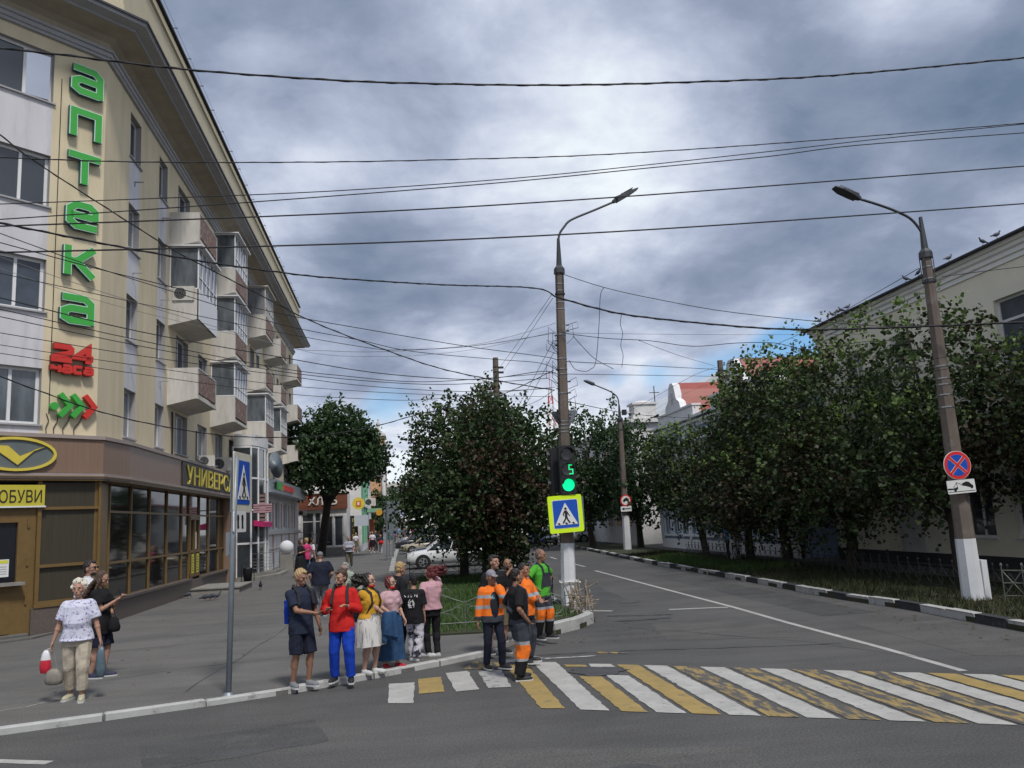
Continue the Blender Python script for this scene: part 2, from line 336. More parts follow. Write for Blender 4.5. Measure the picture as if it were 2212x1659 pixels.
blocks(K[-2:]+[(3.2, 17.98)], .5, .2, -.1, .13, [2, 1, 1], 'kerb', .04)
blocks([(3.22, 18.0), (3.95, 18.75), (4.42, 19.55)], 1.0, .22, -.1, .24, [0, 0], 'kerb', .01)
blocks([(4.46, 19.6), (4.60, 20.4), (4.62, 21)], .7, .18, -.1, .14, [1, 0], 'kerb', .03)
blocks([(4.60, 21.02), (4.5, 22)]+K2[5:]+[(5.6, 39), (6.4, 50), (7.4, 62), (9, 85), (13, 140)], 1.0, .16, -.1, .14, [0, 0, 1], 'kerb', .03)
# white kerb stones beside the parked cars
mb = MB(); y = 39.3
while y < 95:
    x = -.45 + (0 if y < 60 else (y-60)*.01); mb.box((x-.14, y, .05), (x+.14, y+.55, .22+rng.uniform(-.02, .02)), 0); mb.box((x-.12, y+.552, .05), (x+.12, y+.998, .19), 1); y += 1
structure(mb, 'parking_kerb', [M_kw, M_kb])
RK = [(11.2, -2), (11.18, 14.2), (11.25, 15.4), (11.42, 18.05), (11.28, 20.3), (11.3, 22.4), (11.5, 25.7), (11.6, 30.5), (11.86, 38.8), (12.5, 50), (13.4, 63.6), (15.2, 85), (20, 140)]
structure(MB().prism(RK+[(60, 140), (60, -2)], -.2, .10), 'verge', M_gr)
structure(MB().prism([(16.3, -2), (16.3, 30), (16.1, 45), (16.6, 60), (18, 80), (30, 80), (30, -2)], 0, .125), 'side_pavement', M_pv)
blocks(RK, .98, .17, -.1, .17, [0, 0, 1], 'kerb', .03, side=-1)
# far side strip between parking and the two roads
structure(MB().prism([(4.9, 50), (6.2, 50.5), (7.2, 62), (8.8, 85), (12.8, 140), (8, 140), (5.5, 85), (5, 62)], -.2, .09), 'verge', M_gr)
# ---- markings
def mark(polys, m, name, z=.004):
    mb = MB()
    for p in polys:
        q = []
        for i in range(len(p)):
            a, b = Vector(p[i]), Vector(p[(i+1) % len(p)]); n_ = max(2, int((b-a).length/.10)); d = (b-a).normalized(); nn = Vector((d.y, -d.x))
            for k in range(n_): q.append(a.lerp(b, k/n_)+nn*(rng.normal()*.006+.003*math.sin(k*1.3+a.x*7))*(0 if k == 0 else 1))
        mb.quad(*[(v.x, v.y, z) for v in q])
    structure(mb, name, m)
nearY = lambda x: 11.36-.552*(x-1.78)
farY = lambda x: 14.92-.64*(x-2.2)
Wt, Yw, Yo = [], [], []
Wt.append([(2.26, nearY(2.26)), (2.60, nearY(2.6)), (2.62, 14.72), (2.22, 14.9)])
Yo.append([(1.78, 11.36), (2.08, 11.22), (2.10, 14.9), (1.74, 14.7)])
x = 3.13; i = 0
while x < 12.5:
    a, b = x, x+.33
    if i == 0: Wt.append([(a, nearY(a)), (b, nearY(b)), (b-.01, 13.05), (a, 13.25)]); Wt.append([(3.08, 14.0), (3.45, 13.85), (3.45, 14.14), (3.1, 14.32)])
    else: Wt.append([(a, nearY(a)), (b, nearY(b)), (b, farY(b)), (a, farY(a))])
    x += .785; i += 1
Yo.append([(2.74, 10.82), (3.04, 10.66), (3.04, 13.15), (2.72, 13.32)]); Yo.append([(2.69, 14.2), (3.03, 14.05), (3.03, 14.23), (2.69, 14.43)])
x = 3.53; i = 0
while x < 12.5:
    a, b = x, x+.31; q = [(a, nearY(a)), (b, nearY(b)), (b, farY(b)), (a, farY(a))]
    (Yw if 0 < i < 5 else Yo).append(q); x += .785; i += 1
mark(Wt, M_wp, 'crosswalk_stripes_white', .008); mark(Yo, M_yp, 'crosswalk_stripes_yellow', .008); mark(Yw, M_ypw, 'crosswalk_stripes_worn', .008)
mark([[(-.23, 12.44), (.12, 12.31), (.17, 13.85), (-.24, 13.9)], [(.76, 12.87), (1.11, 12.91), (1.06, 14.52), (.69, 14.46)]], M_wp, 'crosswalk_stripes_short', .008)
mark([[(.21, 12.92), (.59, 12.94), (.60, 14.16), (.23, 14.11)]], M_yp, 'crosswalk_stripe_short_yellow', .008)
mark([[(1.25, 12.95), (1.6, 12.9), (1.62, 14.35), (1.22, 14.4)], [(1.7, 15.0), (2.5, 15.2), (2.4, 15.5), (1.65, 15.3)], [(2.5, 15.1), (3.4, 15.0), (3.4, 15.1), (2.5, 15.22)]], M_wpw, 'crosswalk_stripes_faded', .008)
mark([[(1.0, 14.7), (1.5, 14.5), (1.75, 15.1), (1.25, 15.4)], [(3.5, 15.3), (4.0, 15.0), (4.05, 15.15), (3.5, 15.5)]], M_ypw, 'crosswalk_stripes_faded_yellow', .008)
def line(path, w, m=M_wp, z=.0045):
    mb = MB(); Lp, Rp = offset_path(path, -w/2), offset_path(path, w/2)
    for i in range(len(path)-1): mb.quad(*[(p.x, p.y, z) for p in (Lp[i], Rp[i], Rp[i+1], Lp[i+1])])
    structure(mb, 'centre_line', m)
line([(8.0, 11.5), (8.11, 13.8), (8.17, 17.4), (8.31, 20.65), (8.40, 25.8), (8.62, 37.2)], .13)
for a, b in (((8.88, 40.4), (8.91, 43.2)), ((9.1, 49), (9.25, 52)), ((9.5, 58), (9.7, 61)), ((10.1, 67), (10.3, 70)), ((10.8, 76), (11.1, 79)), ((11.9, 88), (12.2, 91))): line([a, b], .13)
line([(6.75, 21.1), (8.2, 20.75)], .16); line([(4.75, 22.1), (5.4, 21.6)], .16); line([(-5.5, 11.25), (-4.69, 10.97), (-4.05, 10.7)], .14)
M_patch = mat('asphalt_patch', (.060, .062, .067), .9, .25, 3, .6, 30)
M_stain = mat('asphalt_light', (.14, .138, .132), .9, .2, 1.5, .3, 40)
def patch(c, rx, ry, m, name, n=22, z=.012, seed=1):
    r_ = random.Random(seed); pts = []
    for k in range(n):
        t = 2*math.pi*k/n; q = 1+r_.uniform(-.28, .28); pts.append((c[0]+rx*q*math.cos(t), c[1]+ry*q*math.sin(t), z))
    structure(MB().quad(*pts), name, m)
patch((3.1, 13.62), .50, .36, M_patch, 'road_patch', seed=4)
patch((5.6, 19.5), .6, .14, M_patch, 'road_patch', seed=6)
M_trk = mat('asphalt_track', (.060, .060, .061), .8, .2, .8, .4, 60, col2=(.075, .074, .072), c2scale=1.5); grit(M_trk, .4, 38)
M_rep = mat('asphalt_repair', (.085, .083, .080), .9, .15, 1.2, .5, 60); grit(M_rep, .45, 38)
def rough(pts, m, name, z=.003):
    q = []
    for i in range(len(pts)):
        a, b = Vector(pts[i]), Vector(pts[(i+1) % len(pts)]); n_ = max(2, int((b-a).length/.2)); d = (b-a).normalized(); nn = Vector((d.y, -d.x))
        for k in range(n_): q.append(a.lerp(b, k/n_)+nn*rng.normal()*.025)
    structure(MB().quad(*[(v.x, v.y, z) for v in q]), name, m)
rough([(5.1, 16.2), (7.6, 15.4), (7.9, 17.9), (5.6, 19.0)], M_rep, 'road_patch'); rough([(8.9, 12.5), (10.9, 11.6), (11.0, 16.2), (9.2, 16.5)], M_rep, 'road_patch'); rough([(.9, 9.6), (3.6, 8.8), (3.3, 7.6), (.5, 8.4)], M_rep, 'road_patch')
rough([(-3.2, 11.2), (-1.2, 11.8), (-.9, 10.6), (-2.8, 9.9)], M_trk, 'road_patch'); rough([(9.3, 18), (10.6, 18), (11.0, 34), (9.8, 34)], M_trk, 'road_patch', .0025); rough([(5.6, 22.5), (6.4, 22.3), (7.2, 36), (6.5, 36)], M_trk, 'road_patch', .0025)
for x, y, r in ((6.35, 23.4, .31), (2.2, 8.3, .31)):
    structure(MB().quad(*[(x+r*math.cos(a*.2618), y+r*math.sin(a*.2618), .0065) for a in range(24)]).quad(*[(x+r*.82*math.cos(a*.2618), y+r*.82*math.sin(a*.2618), .0105) for a in range(24)], m=1), 'manhole_cover', [M_patch, mat('manhole_iron', (.05, .048, .045), .5, .3, 30)])
def crack(pts, w=.022, m=None, z=.0105, name='road_crack'):
    mb = MB(); r_ = random.Random(len(pts)+int(pts[0][0]*10)); P = []
    for i in range(len(pts)-1):
        for k in range(8): t = k/8; P.append((pts[i][0]*(1-t)+pts[i+1][0]*t+r_.uniform(-.035, .035), pts[i][1]*(1-t)+pts[i+1][1]*t+r_.uniform(-.035, .035)))
    for i in range(len(P)-1):
        a, b = Vector(P[i]), Vector(P[i+1]); d = (b-a).normalized(); n = Vector((-d.y, d.x))*w*r_.uniform(.3, 1)/2
        mb.quad(*[(q.x, q.y, z) for q in (a-n, b-n, b+n, a+n)])
    structure(mb, name, m or M_patch)
crack([(2.4, 15.6), (4.2, 15.3), (6.5, 14.7), (7.9, 14.4)], .05); crack([(5.0, 20.6), (5.9, 20.2), (6.6, 20.1)], .12)
crack([(1.3, 8.2), (3.2, 8.0), (4.6, 7.6)], .05); crack([(-6.4, 13.2), (-5.2, 14.4)], .05, M_kw, .075, 'pavement_joint')
crack([(4.5, 18.9), (7.4, 14.8), (8.3, 12.0)], .03)
crack([(-3.4, 14.2), (-3.0, 20), (-2.7, 26), (-2.2, 36)], .035, M_patch, .0735, 'pavement_crack'); crack([(-7.2, 19.5), (-5, 20.2), (-2.5, 20.3), (.1, 20.9)], .03, M_patch, .0735, 'pavement_crack'); crack([(-8.3, 29.5), (-5.2, 29.7), (-.3, 29.9)], .05, M_patch, .0735, 'pavement_crack')
crack([(-6.2, 15.2), (-4, 16.6), (-1.2, 17.4)], .025, M_patch, .0735, 'pavement_crack')
# ---- grass blades (nobody could count them)
def blades(name, polys, n, h0, h1, m, z=.10, wd=.012):
    co = []; fs = []; i = 0
    for x0, x1, y0, y1 in polys:
        k = int(n*(x1-x0)*(y1-y0))
        X = rng.uniform(x0, x1, k); Y = rng.uniform(y0, y1, k); H = rng.uniform(h0, h1, k)*(1+.6*np.sin(X*1.7+Y*.9)*np.sin(Y*1.3)); A = rng.uniform(0, 6.28, k); T = rng.uniform(-.6, .6, (k, 2))
        for x, y, h, a, t in zip(X, Y, H, A, T):
            dx, dy = math.cos(a)*wd, math.sin(a)*wd
            co += [(x-dx, y-dy, z-.01), (x+dx, y+dy, z-.01), (x+t[0]*h, y+t[1]*h, z+h)]; fs.append((i, i+1, i+2)); i += 3
    mb = MB(); mb.v = co; mb.f = fs; mb.m = [0]*len(fs)
    return tag(mb.build(name, m), kind='stuff')
M_blade = mat('grass_blade', (.055, .105, .025), .7, .35, .8, spec=.3)
M_weed = mat('weed_blade', (.034, .044, .018), .8, .4, 1.5, spec=.2, col2=(.060, .048, .028), c2scale=3)
tag(blades('grass', [(.45, 2.8, 18.8, 26), (2.8, 4.2, 20, 26), (.5, 4.3, 26, 38)], 260, .05, .16, M_blade), 'short green grass on the lawn behind the workers', 'grass')
mb = MB()
for _ in range(420):
    u = rng.random()
    x, y, z = ((rng.uniform(-8, .2), rng.uniform(15, 40), .076) if u < .35 else (rng.uniform(2.4, 5.4), rng.uniform(16.5, 24), .013) if u < .6 else (rng.uniform(9.8, 11.1), rng.uniform(12, 34), .013))
    if z < .05 and x < 4.8 and y > 17.2 and x < 3+(y-17.2)*.8: z = .125
    a = rng.uniform(0, 6.28); r = rng.uniform(.018, .042); mb.add([(x+r*math.cos(a+k*1.4), y+r*math.sin(a+k*1.4), z+.006*(k % 2)) for k in range(4)], [(0, 1, 2, 3)])
tag(mb.build('fallen_leaves', mat('dry_leaf', (.11, .075, .03), .8, .5, 3, spec=.2)), 'small dry fallen leaves scattered on the pavement and along the kerbs', 'leaves', kind='stuff')
tag(blades('grass', [(11.7, 16, 13, 24), (12, 16, 24, 34), (12.4, 16, 34, 48)], 190, .05, .20, M_weed, .10, .014), 'dry dark weeds on the verge under the right hand trees', 'grass')
tag(blades('grass', [(12.3, 14.8, 30, 42)], 220, .10, .26, M_blade, .10, .016), 'bright green grass strip on the verge by the distant lamp post', 'grass')
# ================================================================ five storey block with shop
M_yel = mat('cream_plaster', (.62, .53, .365), .9, .06, 1.2, .2, 25, col2=(.46, .40, .26), c2scale=.7, c2th=(.46, .85), stretch=(1.6, 1.6, .35))
M_wht = mat('white_plaster', (.57, .56, .58), .9, .06, 1.2, .2, 25, col2=(.40, .39, .38), c2scale=1.3, c2th=(.5, .85), stretch=(1.8, 1.8, .35))
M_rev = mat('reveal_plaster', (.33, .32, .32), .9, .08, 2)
M_trim = mat('trim_grey', (.34, .34, .35), .85, .08, 2)
M_roof = mat('roof_dark', (.04, .045, .06), .7, .1, 2)
M_soff = mat('soffit', (.40, .35, .27), .9, .12, 1.5)
M_pvc = mat('pvc_white', (.68, .68, .68), .4, .03, 5, spec=.5)
M_gls = mat('window_glass', (.035, .042, .05), .06, 0, spec=.9)
M_glb = mat('balcony_pane', (.10, .115, .13), .12, .45, 1.6, spec=.9, stretch=(2, 2, .5))
M_glc = mat('window_glass_curtain', (.20, .21, .22), .25, .35, 2.5, spec=.7, stretch=(3, 3, .4))
M_gld = mat('window_glass_grey', (.06, .072, .09), .10, .3, 1.5, spec=.6)
M_bal = mat('balcony_concrete', (.52, .50, .46), .9, .10, 1.5, .2, 25, col2=(.34, .31, .27), c2scale=2.2, c2th=(.5, .8), stretch=(1.8, 1.8, .4))
M_brn = mat('balcony_pebble', (.20, .125, .10), .95, .35, 14, .5, 40, col2=(.30, .24, .21), c2scale=5)
M_blk = mat('black_metal', (.02, .02, .022), .6, .1, 5)
M_steel = mat('steel_grey', (.30, .31, .32), .35, .08, 6, metal=.7)
blk = thing('apartment_building', 'cream five storey corner block with chamfered corner, balconies and a shop band', 'building', (-8.6, 25.2, 0))
CX, CY, YE = -8.6, 25.2, 71.0
fS = Fr((CX, 0, 0), (0, 1, 0), (1, 0, 0))               # u = world Y
fC = Fr((CX, CY, 0), (-1, -1, 0), (1, -1, 0))           # u = distance left of the corner
fCr = Fr((CX, CY, 0), (1, 1, 0), (1, -1, 0))            # same plane, reads left to right, u < 0
FL = [(5.68, 7.25), (8.86, 10.38), (11.95, 13.5), (15.13, 16.70)]
strip = [(27.55, 28.72), (30.98, 32.1), (52.6, 53.7), (46.6, 47.7), (61.4, 62.4)]
door_c = [(33.7, 35.6), (41.0, 42.6), (50.3, 51.8), (56.1, 57.7), (65.0, 66.6)]
other = [(37.4, 39.2), (44.2, 45.4), (48.2, 49.3), (59.3, 60.3), (63.2, 64.2), (68.4, 69.5)]
ops = []
for a, b in strip+other:
    for z0, z1 in FL: ops.append((a, b, z0, z1))
for a, b in door_c:
    for i, (z0, z1) in enumerate(FL): ops.append((a, b, z0-(0 if i == 0 else .75), z1))
instrip = lambda u, v: 1 if any(a < u < b for a, b in strip) and 5.3 < v < 17.1 else 0
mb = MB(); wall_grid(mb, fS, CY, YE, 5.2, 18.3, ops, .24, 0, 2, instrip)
fE = Fr((CX, YE, 0), (-1, 0, 0), (0, 1, 0)); mb.quad(fE.P(0, 0), fE.P(12, 0), fE.P(12, 18.3), fE.P(0, 18.3))
cw_ = [(1.55, 3.95), (5.6, 6.5)]
copsC = [(a, b, z0, z1) for a, b in cw_[:1] for z0, z1 in FL]
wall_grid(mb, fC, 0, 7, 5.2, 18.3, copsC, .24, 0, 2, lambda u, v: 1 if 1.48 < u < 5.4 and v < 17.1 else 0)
mb.box(fC.P(7, 5.2, 0), (-32, 30, 18.3)); mb.quad((-8.6, 71, 18.3), (-8.6, 25.2, 18.3), (-13.5, 20.2, 18.3), (-32, 20.2, 18.3), (-32, 71, 18.3))
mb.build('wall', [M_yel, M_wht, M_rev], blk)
_wn = 0
for (a, b, z0, z1) in ops:
    _wn += 1
    g = (M_gls, M_glc, M_gld, M_glc)[(_wn*7) % 4]; wide = b-a > 1.4
    if a > 60 and z0 < 8: continue
    window(fS, a, b, z0, z1, blk, M_pvc, g, 2 if (wide or a < 34) else 1, .06, .19, sill=M_trim if z1-z0 < 2 else None, trans=0)
for i, (a, b, z0, z1) in enumerate(copsC): window(fC, a, b, z0, z1, blk, M_pvc, (M_glb, M_gld, M_gls, M_gls)[i], bar=.085, d=.16, sill=M_trim, frac=(0, .31, .62, 1))
# open bright sash of the top corner window
so_ = MB(); q = Fr(fC.P(1.62, 15.22, -.12), (-.80, -.62, 0)); so_.fbox(q, 0, .66, .03, 1.38, -.02, .02); so_.build('open_sash', mat('sash_sky', (.55, .57, .6), .05, 0, metal=.9), blk)
path = [(CX, YE+.0), (CX, CY), (CX-4.95, CY-4.95), (-32, CY-4.95)]
pathE = [(-20, YE), (CX, YE), (CX, CY), (CX-4.95, CY-4.95), (-32, CY-4.95)]
prof = lambda *p: [(-d, z) for d, z in p]
mb = MB(); sweep(mb, pathE, prof((.02, 17.12), (.09, 17.14), (.09, 17.22), (.14, 17.24), (.14, 17.36), (.20, 17.38), (.20, 17.46), (.02, 17.5))); mb.build('moulding', M_trim, blk)
mb = MB(); sweep(mb, pathE, prof((.01, 17.6), (.05, 17.72), (.22, 17.86), (.6, 17.97), (.92, 18.0))); mb.build('soffit', M_soff, blk)
mb = MB(); sweep(mb, pathE, prof((.86, 17.92), (.92, 17.92), (.94, 17.99), (1.0, 18.0), (1.1, 18.02), (1.22, 18.03), (1.26, 18.03), (1.26, 18.12), (1.3, 18.13))); mb.build('eave', M_trim, blk)
mb = MB(); sweep(mb, pathE, prof((1.24, 18.135), (1.34, 18.135), (1.34, 18.2), (.45, 18.75), (.3, 18.8))); mb.build('roof', M_roof, blk)
mb = MB(); sweep(mb, pathE, prof((.52, 18.6), (.52, 18.95), (.48, 18.97), (.48, 20.95), (.56, 20.97), (.56, 21.2), (.50, 21.21), (.50, 21.4), (.0, 21.45), (-.3, 18.6))); mb.build('parapet', mat('parapet_cream', (.52, .46, .32), .9, .06, 1.5, col2=(.3, .26, .2), c2scale=6, c2th=(.66, .72)), blk)
mb = MB(); sweep(mb, pathE, prof((.50, 21.41), (.62, 21.41), (.62, 21.5), (.0, 21.55)))
y = 26.2
while y < 71: mb.tube([(-8.15, y, 21.5), (-8.1, y, 21.68), (-7.90, y, 21.68)], .018, 4); y += 2.15
mb.tube([(-7.95, 25, 21.68), (-7.95, 71, 21.68)], .006, 3); mb.build('roof_rail', M_blk, blk)
# ---- balconies
def glaz(b, X0, X1, y0, y1, z0, z1, roof=True, net=False):
    mb = MB(); t = .05
    for y in (y0, y1-t):
        for x in (X1-t, X0+.02): mb.box((x, y, z0), (x+t, y+t, z1))
    n = 5
    for k in range(1, n): y = y0+(y1-y0)*k/n; mb.box((X1-t, y-.025, z0), (X1, y+.025, z1))
    for z in (z0, z1-t, z0+(z1-z0)*.3):
        mb.box((X1-t+.002, y0+.002, z), (X1-.002, y1-.002, z+t))
        if z != z0+(z1-z0)*.3: mb.box((X0, y0+.003, z), (X1-t, y0+t-.003, z+t-.002))
    if roof: mb.box((X0, y0-.12, z1+.001), (X1+.16, y1+.1, z1+.06))
    mb.build('glazing_frame', M_pvc if not net else M_bal, b)
    MB().quad((X1-.03, y0+.03, z0), (X1-.03, y1-.03, z0), (X1-.03, y1-.03, z1), (X1-.03, y0+.03, z1)).quad((X0, y0+.03, z0), (X1-.03, y0+.03, z0), (X1-.03, y0+.03, z1), (X0, y0+.03, z1)).build('balcony_glass', M_glb if not net else M_glc, b)
def balcony(y0, y1, z, glazed=0, front='brown', hgt=1.18, net=False):
    X0, X1 = CX+.001, -7.48; mb = MB()
    mb.box((X0, y0, z-.02), (X1, y1, z+.12)); mb.box((X0, y0, z+.12), (X1-.003, y0+.07, z+hgt)); mb.box((X0, y1-.07, z+.12), (X1-.003, y1, z+hgt))
    mb.box((X1-.07, y0+.072, z+.121), (X1-.005, y0+.16, z+hgt-.002)); mb.box((X1-.07, y1-.16, z+.121), (X1-.005, y1-.072, z+hgt-.002))
    mb.add([(X0, y0, z-.021), (X1-.1, y0, z-.021), (X0, y0, z-.25), (X0, y1, z-.25), (X0, y1, z-.021), (X1-.1, y1, z-.021)], [(0, 1, 2), (2, 1, 5, 3), (3, 5, 4)])
    b = mb.build('balcony', M_bal, blk)
    if front == 'brown':
        MB().box((X1-.09, y0+.17, z+.22), (X1+.004, y1-.17, z+hgt-.06)).build('front_panel', M_brn, b)
        MB().box((X1-.06, y0+.08, z+hgt-.04), (X1+.012, y1-.08, z+hgt+.01)).box((X1-.06, y0+.01, z-.03), (X1+.02, y1-.01, z+.03)).build('front_rail', M_bal, b)
    else:
        MB().box((X1-.05, y0+.0, z-.02), (X1+.02, y1, z+hgt)).build('front_panel', M_pvc, b)
    if glazed: glaz(b, X0, X1, y0, y1, z+hgt+.012, z+hgt+glazed, net=net)
    return b
Z1, Z2, Z3 = 7.62, 10.72, 13.86
balcony(32.5, 35.75, Z1); balcony(32.5, 35.75, Z2, 1.72, 'white'); balcony(32.5, 35.75, Z3)
balcony(39.8, 43.0, Z1, 1.62); balcony(39.8, 43.0, Z2, 1.72); balcony(39.8, 43.0, Z3, 1.72)
balcony(49.0, 52.1, Z1-.1, 1.62); balcony(49.0, 52.1, Z2); balcony(49.0, 52.1, Z3, 1.72, net=True)
balcony(55.3, 58.2, Z1, 1.62); balcony(55.3, 58.2, Z2); balcony(55.3, 58.2, Z3)
balcony(64.3, 67.4, Z1); balcony(64.3, 67.4, Z2); balcony(64.3, 67.4, Z3)
# ---- air conditioners
def aircon(loc, rz, label, s=1.0):
    t = thing('air_conditioner', label, 'air conditioner', loc, rz, 'air conditioners on the facades'); f = Fr((0, 0, 0), (1, 0, 0), (0, -1, 0))
    mb = MB().box((-.40*s, -.02, 0), (.40*s, .28, .56*s))
    mb.box((-.33*s, 0, -.05), (-.29*s, .25, 0)).box((.29*s, 0, -.05), (.33*s, .25, 0)); mb.build('housing', M_bal, t, local=True)
    mb = MB().poly(f, disc(.22*s, 20, (-.12*s, .28*s)), .021, .03, 1)
    for k in range(3): mb.stroke(f, [( -.12*s+(.07+.06*k)*s*math.cos(a*.5236), .28*s+(.07+.06*k)*s*math.sin(a*.5236)) for a in range(12)], .008, .031, .04, 0, True)
    mb.build('fan_grille', [M_trim, M_blk], t, local=True); return t
aircon((-8.04, 32.46, 11.45), 0, 'white air conditioner on the side of the glazed balcony with the white front')
aircon((-8.38, 38.2, 5.45), 20, 'small air conditioner on the shop band ledge under the second floor window', .85)
aircon((-8.38, 41.4, 5.45), 20, 'larger air conditioner on the shop band ledge next to the first', 1.15)
# little brackets on the white strips
mb = MB()
for y in (28.1, 31.5):
    for z in (8.1, 11.2, 14.4): mb.box((CX, y-.03, z), (CX+.3, y+.03, z+.03)); mb.box((CX, y-.02, z-.15), (CX+.03, y+.02, z))
mb.build('wall_bracket', M_trim, blk)
# cables on wall below arrow sign and drain pipes
for u, du in ((-1.3, -.1), (-1.1, 0), (-.85, .1), (-.55, .15)):
    MB().tube([fCr.P(u+du, 6.0, .03), fCr.P(u+du*.3, 5.8, .03), fCr.P(u-.1, 5.6, .03), fCr.P(u-.08, 5.4, .03)], .012, 5).build('wall_cable', M_blk, blk)
MB().tube([fCr.P(-1.33, 16, .01), fCr.P(-1.33, 6, .01)], .012, 4).build('wall_cable', M_blk, blk)
MB().tube([(CX+.05, 33.1, 7.2), (CX+.05, 33.15, 7.0), (CX+.05, 33.2, 5.5)], .035, 6).build('wall_pipe', M_blk, blk); MB().tube([(CX+.05, 37.0, 6.9), (CX+.05, 37.0, 5.6)], .025, 6).build('wall_pipe', M_blk, blk)
# ---- shop band
M_band = mat('band_brown', (.215, .14, .10), .42, .08, 2, .05, 20, stretch=(6, 6, .3))
M_bandl = mat('band_ledge', (.30, .25, .23), .7, .08, 2)
M_gold = mat('gold_frame', (.155, .097, .034), .45, .1, 6, spec=.5)
M_sgl = mat('shop_glass', (.014, .013, .012), .05, 0, spec=.4)
M_sglc = mat('shop_blind', (.055, .048, .036), .25, .12, 3, spec=.5, stretch=(8, 8, .3))
bp = [(-8.22, 44.6), (-8.20, 27.0), (-8.40, 25.23), (-13.46, 20.17), (-30, 20.1)]
inn = [(-8.7, 44.6), (-8.7, 26.5), (-8.9, 25.4), (-13.2, 20.8), (-30, 20.4)]
mb = MB(); sweep(mb, bp, prof((.0, 4.36), (.0, 5.32))); mb.build('fascia', M_band, blk)
mb = MB(); sweep(mb, bp, prof((.06, 5.32), (.06, 5.42), (-.6, 5.5)), closed=False); sweep(mb, bp, prof((0, 5.32), (.06, 5.321)))
sweep(mb, bp, prof((.0, 4.35), (.05, 4.35), (.05, 4.20), (-.7, 4.16)), m=0); mb.build('fascia_ledge', M_bandl, blk)
mb = MB(); sweep(mb, bp, prof((.055, 4.27), (.075, 4.27), (.075, 4.24), (.055, 4.24))); sweep(mb, bp, prof((.03, 4.20), (.03, 4.15), (-.5, 4.13), (-.5, 4.10))); mb.build('gold_trim', M_gold, blk)
# glass fronts
fG = Fr((-8.62, 0, 0), (0, 1, 0), (1, 0, 0)); gx = [26.45, 28.5, 30.55, 32.75, 34.9, 36.05, 37.85, 39.6, 41.7, 43.0]
mb = MB().quad(fG.P(26.4, .72), fG.P(43, .72), fG.P(43, 4.15), fG.P(26.4, 4.15)).build('shop_window', M_sgl, blk)
mb = MB()
for u in gx: mb.fbox(fG, u-.035, u+.035, .72, 4.14, .0, .06)
for v in (.72, 1.78, 3.30): mb.fbox(fG, 26.4, 36.0, v-.035, v+.035, .001, .055); mb.fbox(fG, 37.85, 43, v-.035, v+.035, .001, .055)
mb.fbox(fG, 36.1, 37.8, 3.22, 3.32, .001, .075)
mb.build('shop_frame', M_gold, blk)
dd = MB()
for a, b in ((36.1, 36.93), (36.97, 37.8)):
    dd.fbox(fG, a, a+.1, .78, 3.2, .002, .08); dd.fbox(fG, b-.1, b, .78, 3.2, .002, .08); dd.fbox(fG, a, b, .78, .9, .003, .079); dd.fbox(fG, a, b, 3.1, 3.2, .003, .079); dd.fbox(fG, a, b, 1.75, 1.85, .003, .079)
ddo = dd.build('shop_door', M_gold, blk)
MB().tube([fG.P(36.86, 1.9, .13), fG.P(36.86, 2.6, .13)], .02, 6).build('handle', M_pvc, ddo)
M_sty = mat('sticker_yellow', (.62, .60, .06), .5, .05, 5)
mb = MB()
for u in (36.35, 37.2): mb.fbox(fG, u, u+.38, .92, 1.7, .081, .086)
for u in (36.35, 37.2):
    for k in range(6): mb.fbox(fG, u+.06, u+.30-.04*(k % 3), 1.0+k*.11, 1.04+k*.11, .0865, .089, 1)
mb.build('opening_hours', [M_sty, M_blk], ddo)
MB().box((-8.9, 26.2, .07), (-8.45, 43.2, .66)).box((-8.9, 26.2, .661), (-8.38, 36, .74)).box((-8.9, 37.9, .661), (-8.38, 43.2, .74)).build('plinth', [M_granite], blk)
MB().box((-8.9, 43.0, .07), (-8.3, 44.6, 4.3)).build('pier', M_band, blk)
# facet column + chamfer glass
mb = MB().prism([(-8.60, 26.4), (-8.46, 25.40), (-8.57, 25.26), (-8.9, 25.3), (-9.1, 26.4)], .07, 4.2); mb.build('corner_pillar', M_gold, blk)
fK = Fr((-8.07, 25.73, 0), (-1, -1, 0), (1, -1, 0))
mb = MB().quad(fK.P(.55, .85, -.05), fK.P(2.3, .85, -.05), fK.P(2.3, 4.2, -.05), fK.P(.55, 4.2, -.05)).build('shop_blind', M_sglc, blk)
mb = MB()
for u, w_ in ((.6, .07), (2.22, .1)): mb.fbox(fK, u-w_/2, u+w_/2, .85, 4.2, -.04, .04)
for v in (.9, 1.86, 3.40): mb.fbox(fK, .6, 2.2, v-.04, v+.04, -.039, .035)
mb.fbox(fK, .5, 2.3, .78, .86, -.1, .09); mb.build('shop_frame', M_gold, blk)
MB().fbox(fK, .45, 2.35, .07, .78, -.4, .06).build('plinth', M_granite, blk)
# kiosk hatch with counter
mb = MB().fbox(fK, 2.28, 7, .1, 1.5, -.1, -.02).fbox(fK, 2.28, 2.72, 1.5, 3.42, -.1, -.02).fbox(fK, 2.72, 7, 3.05, 3.42, -.1, -.02).fbox(fK, 2.85, 7, .2, 1.25, -.019, .0)
for v in (.9, 1.9, 2.9): mb.fbox(fK, 2.45, 2.5, v, v+.22, -.019, .02)
ki = mb.build('kiosk_front', M_gold, blk)
MB().fbox(fK, 2.72, 7, 1.5, 3.05, -.2, -.1).build('kiosk_window', mat('kiosk_dark', (.012, .013, .02), .1, 0, spec=.6), ki)
MB().fbox(fK, 2.6, 7, 1.42, 1.5, -.02, .25).build('counter', M_conc, ki)
mb = MB().fbox(fK, 2.88, 3.16, 1.65, 2.1, -.099, -.09).fbox(fK, 2.9, 3.14, 2.0, 2.08, -.0895, -.086, 1)
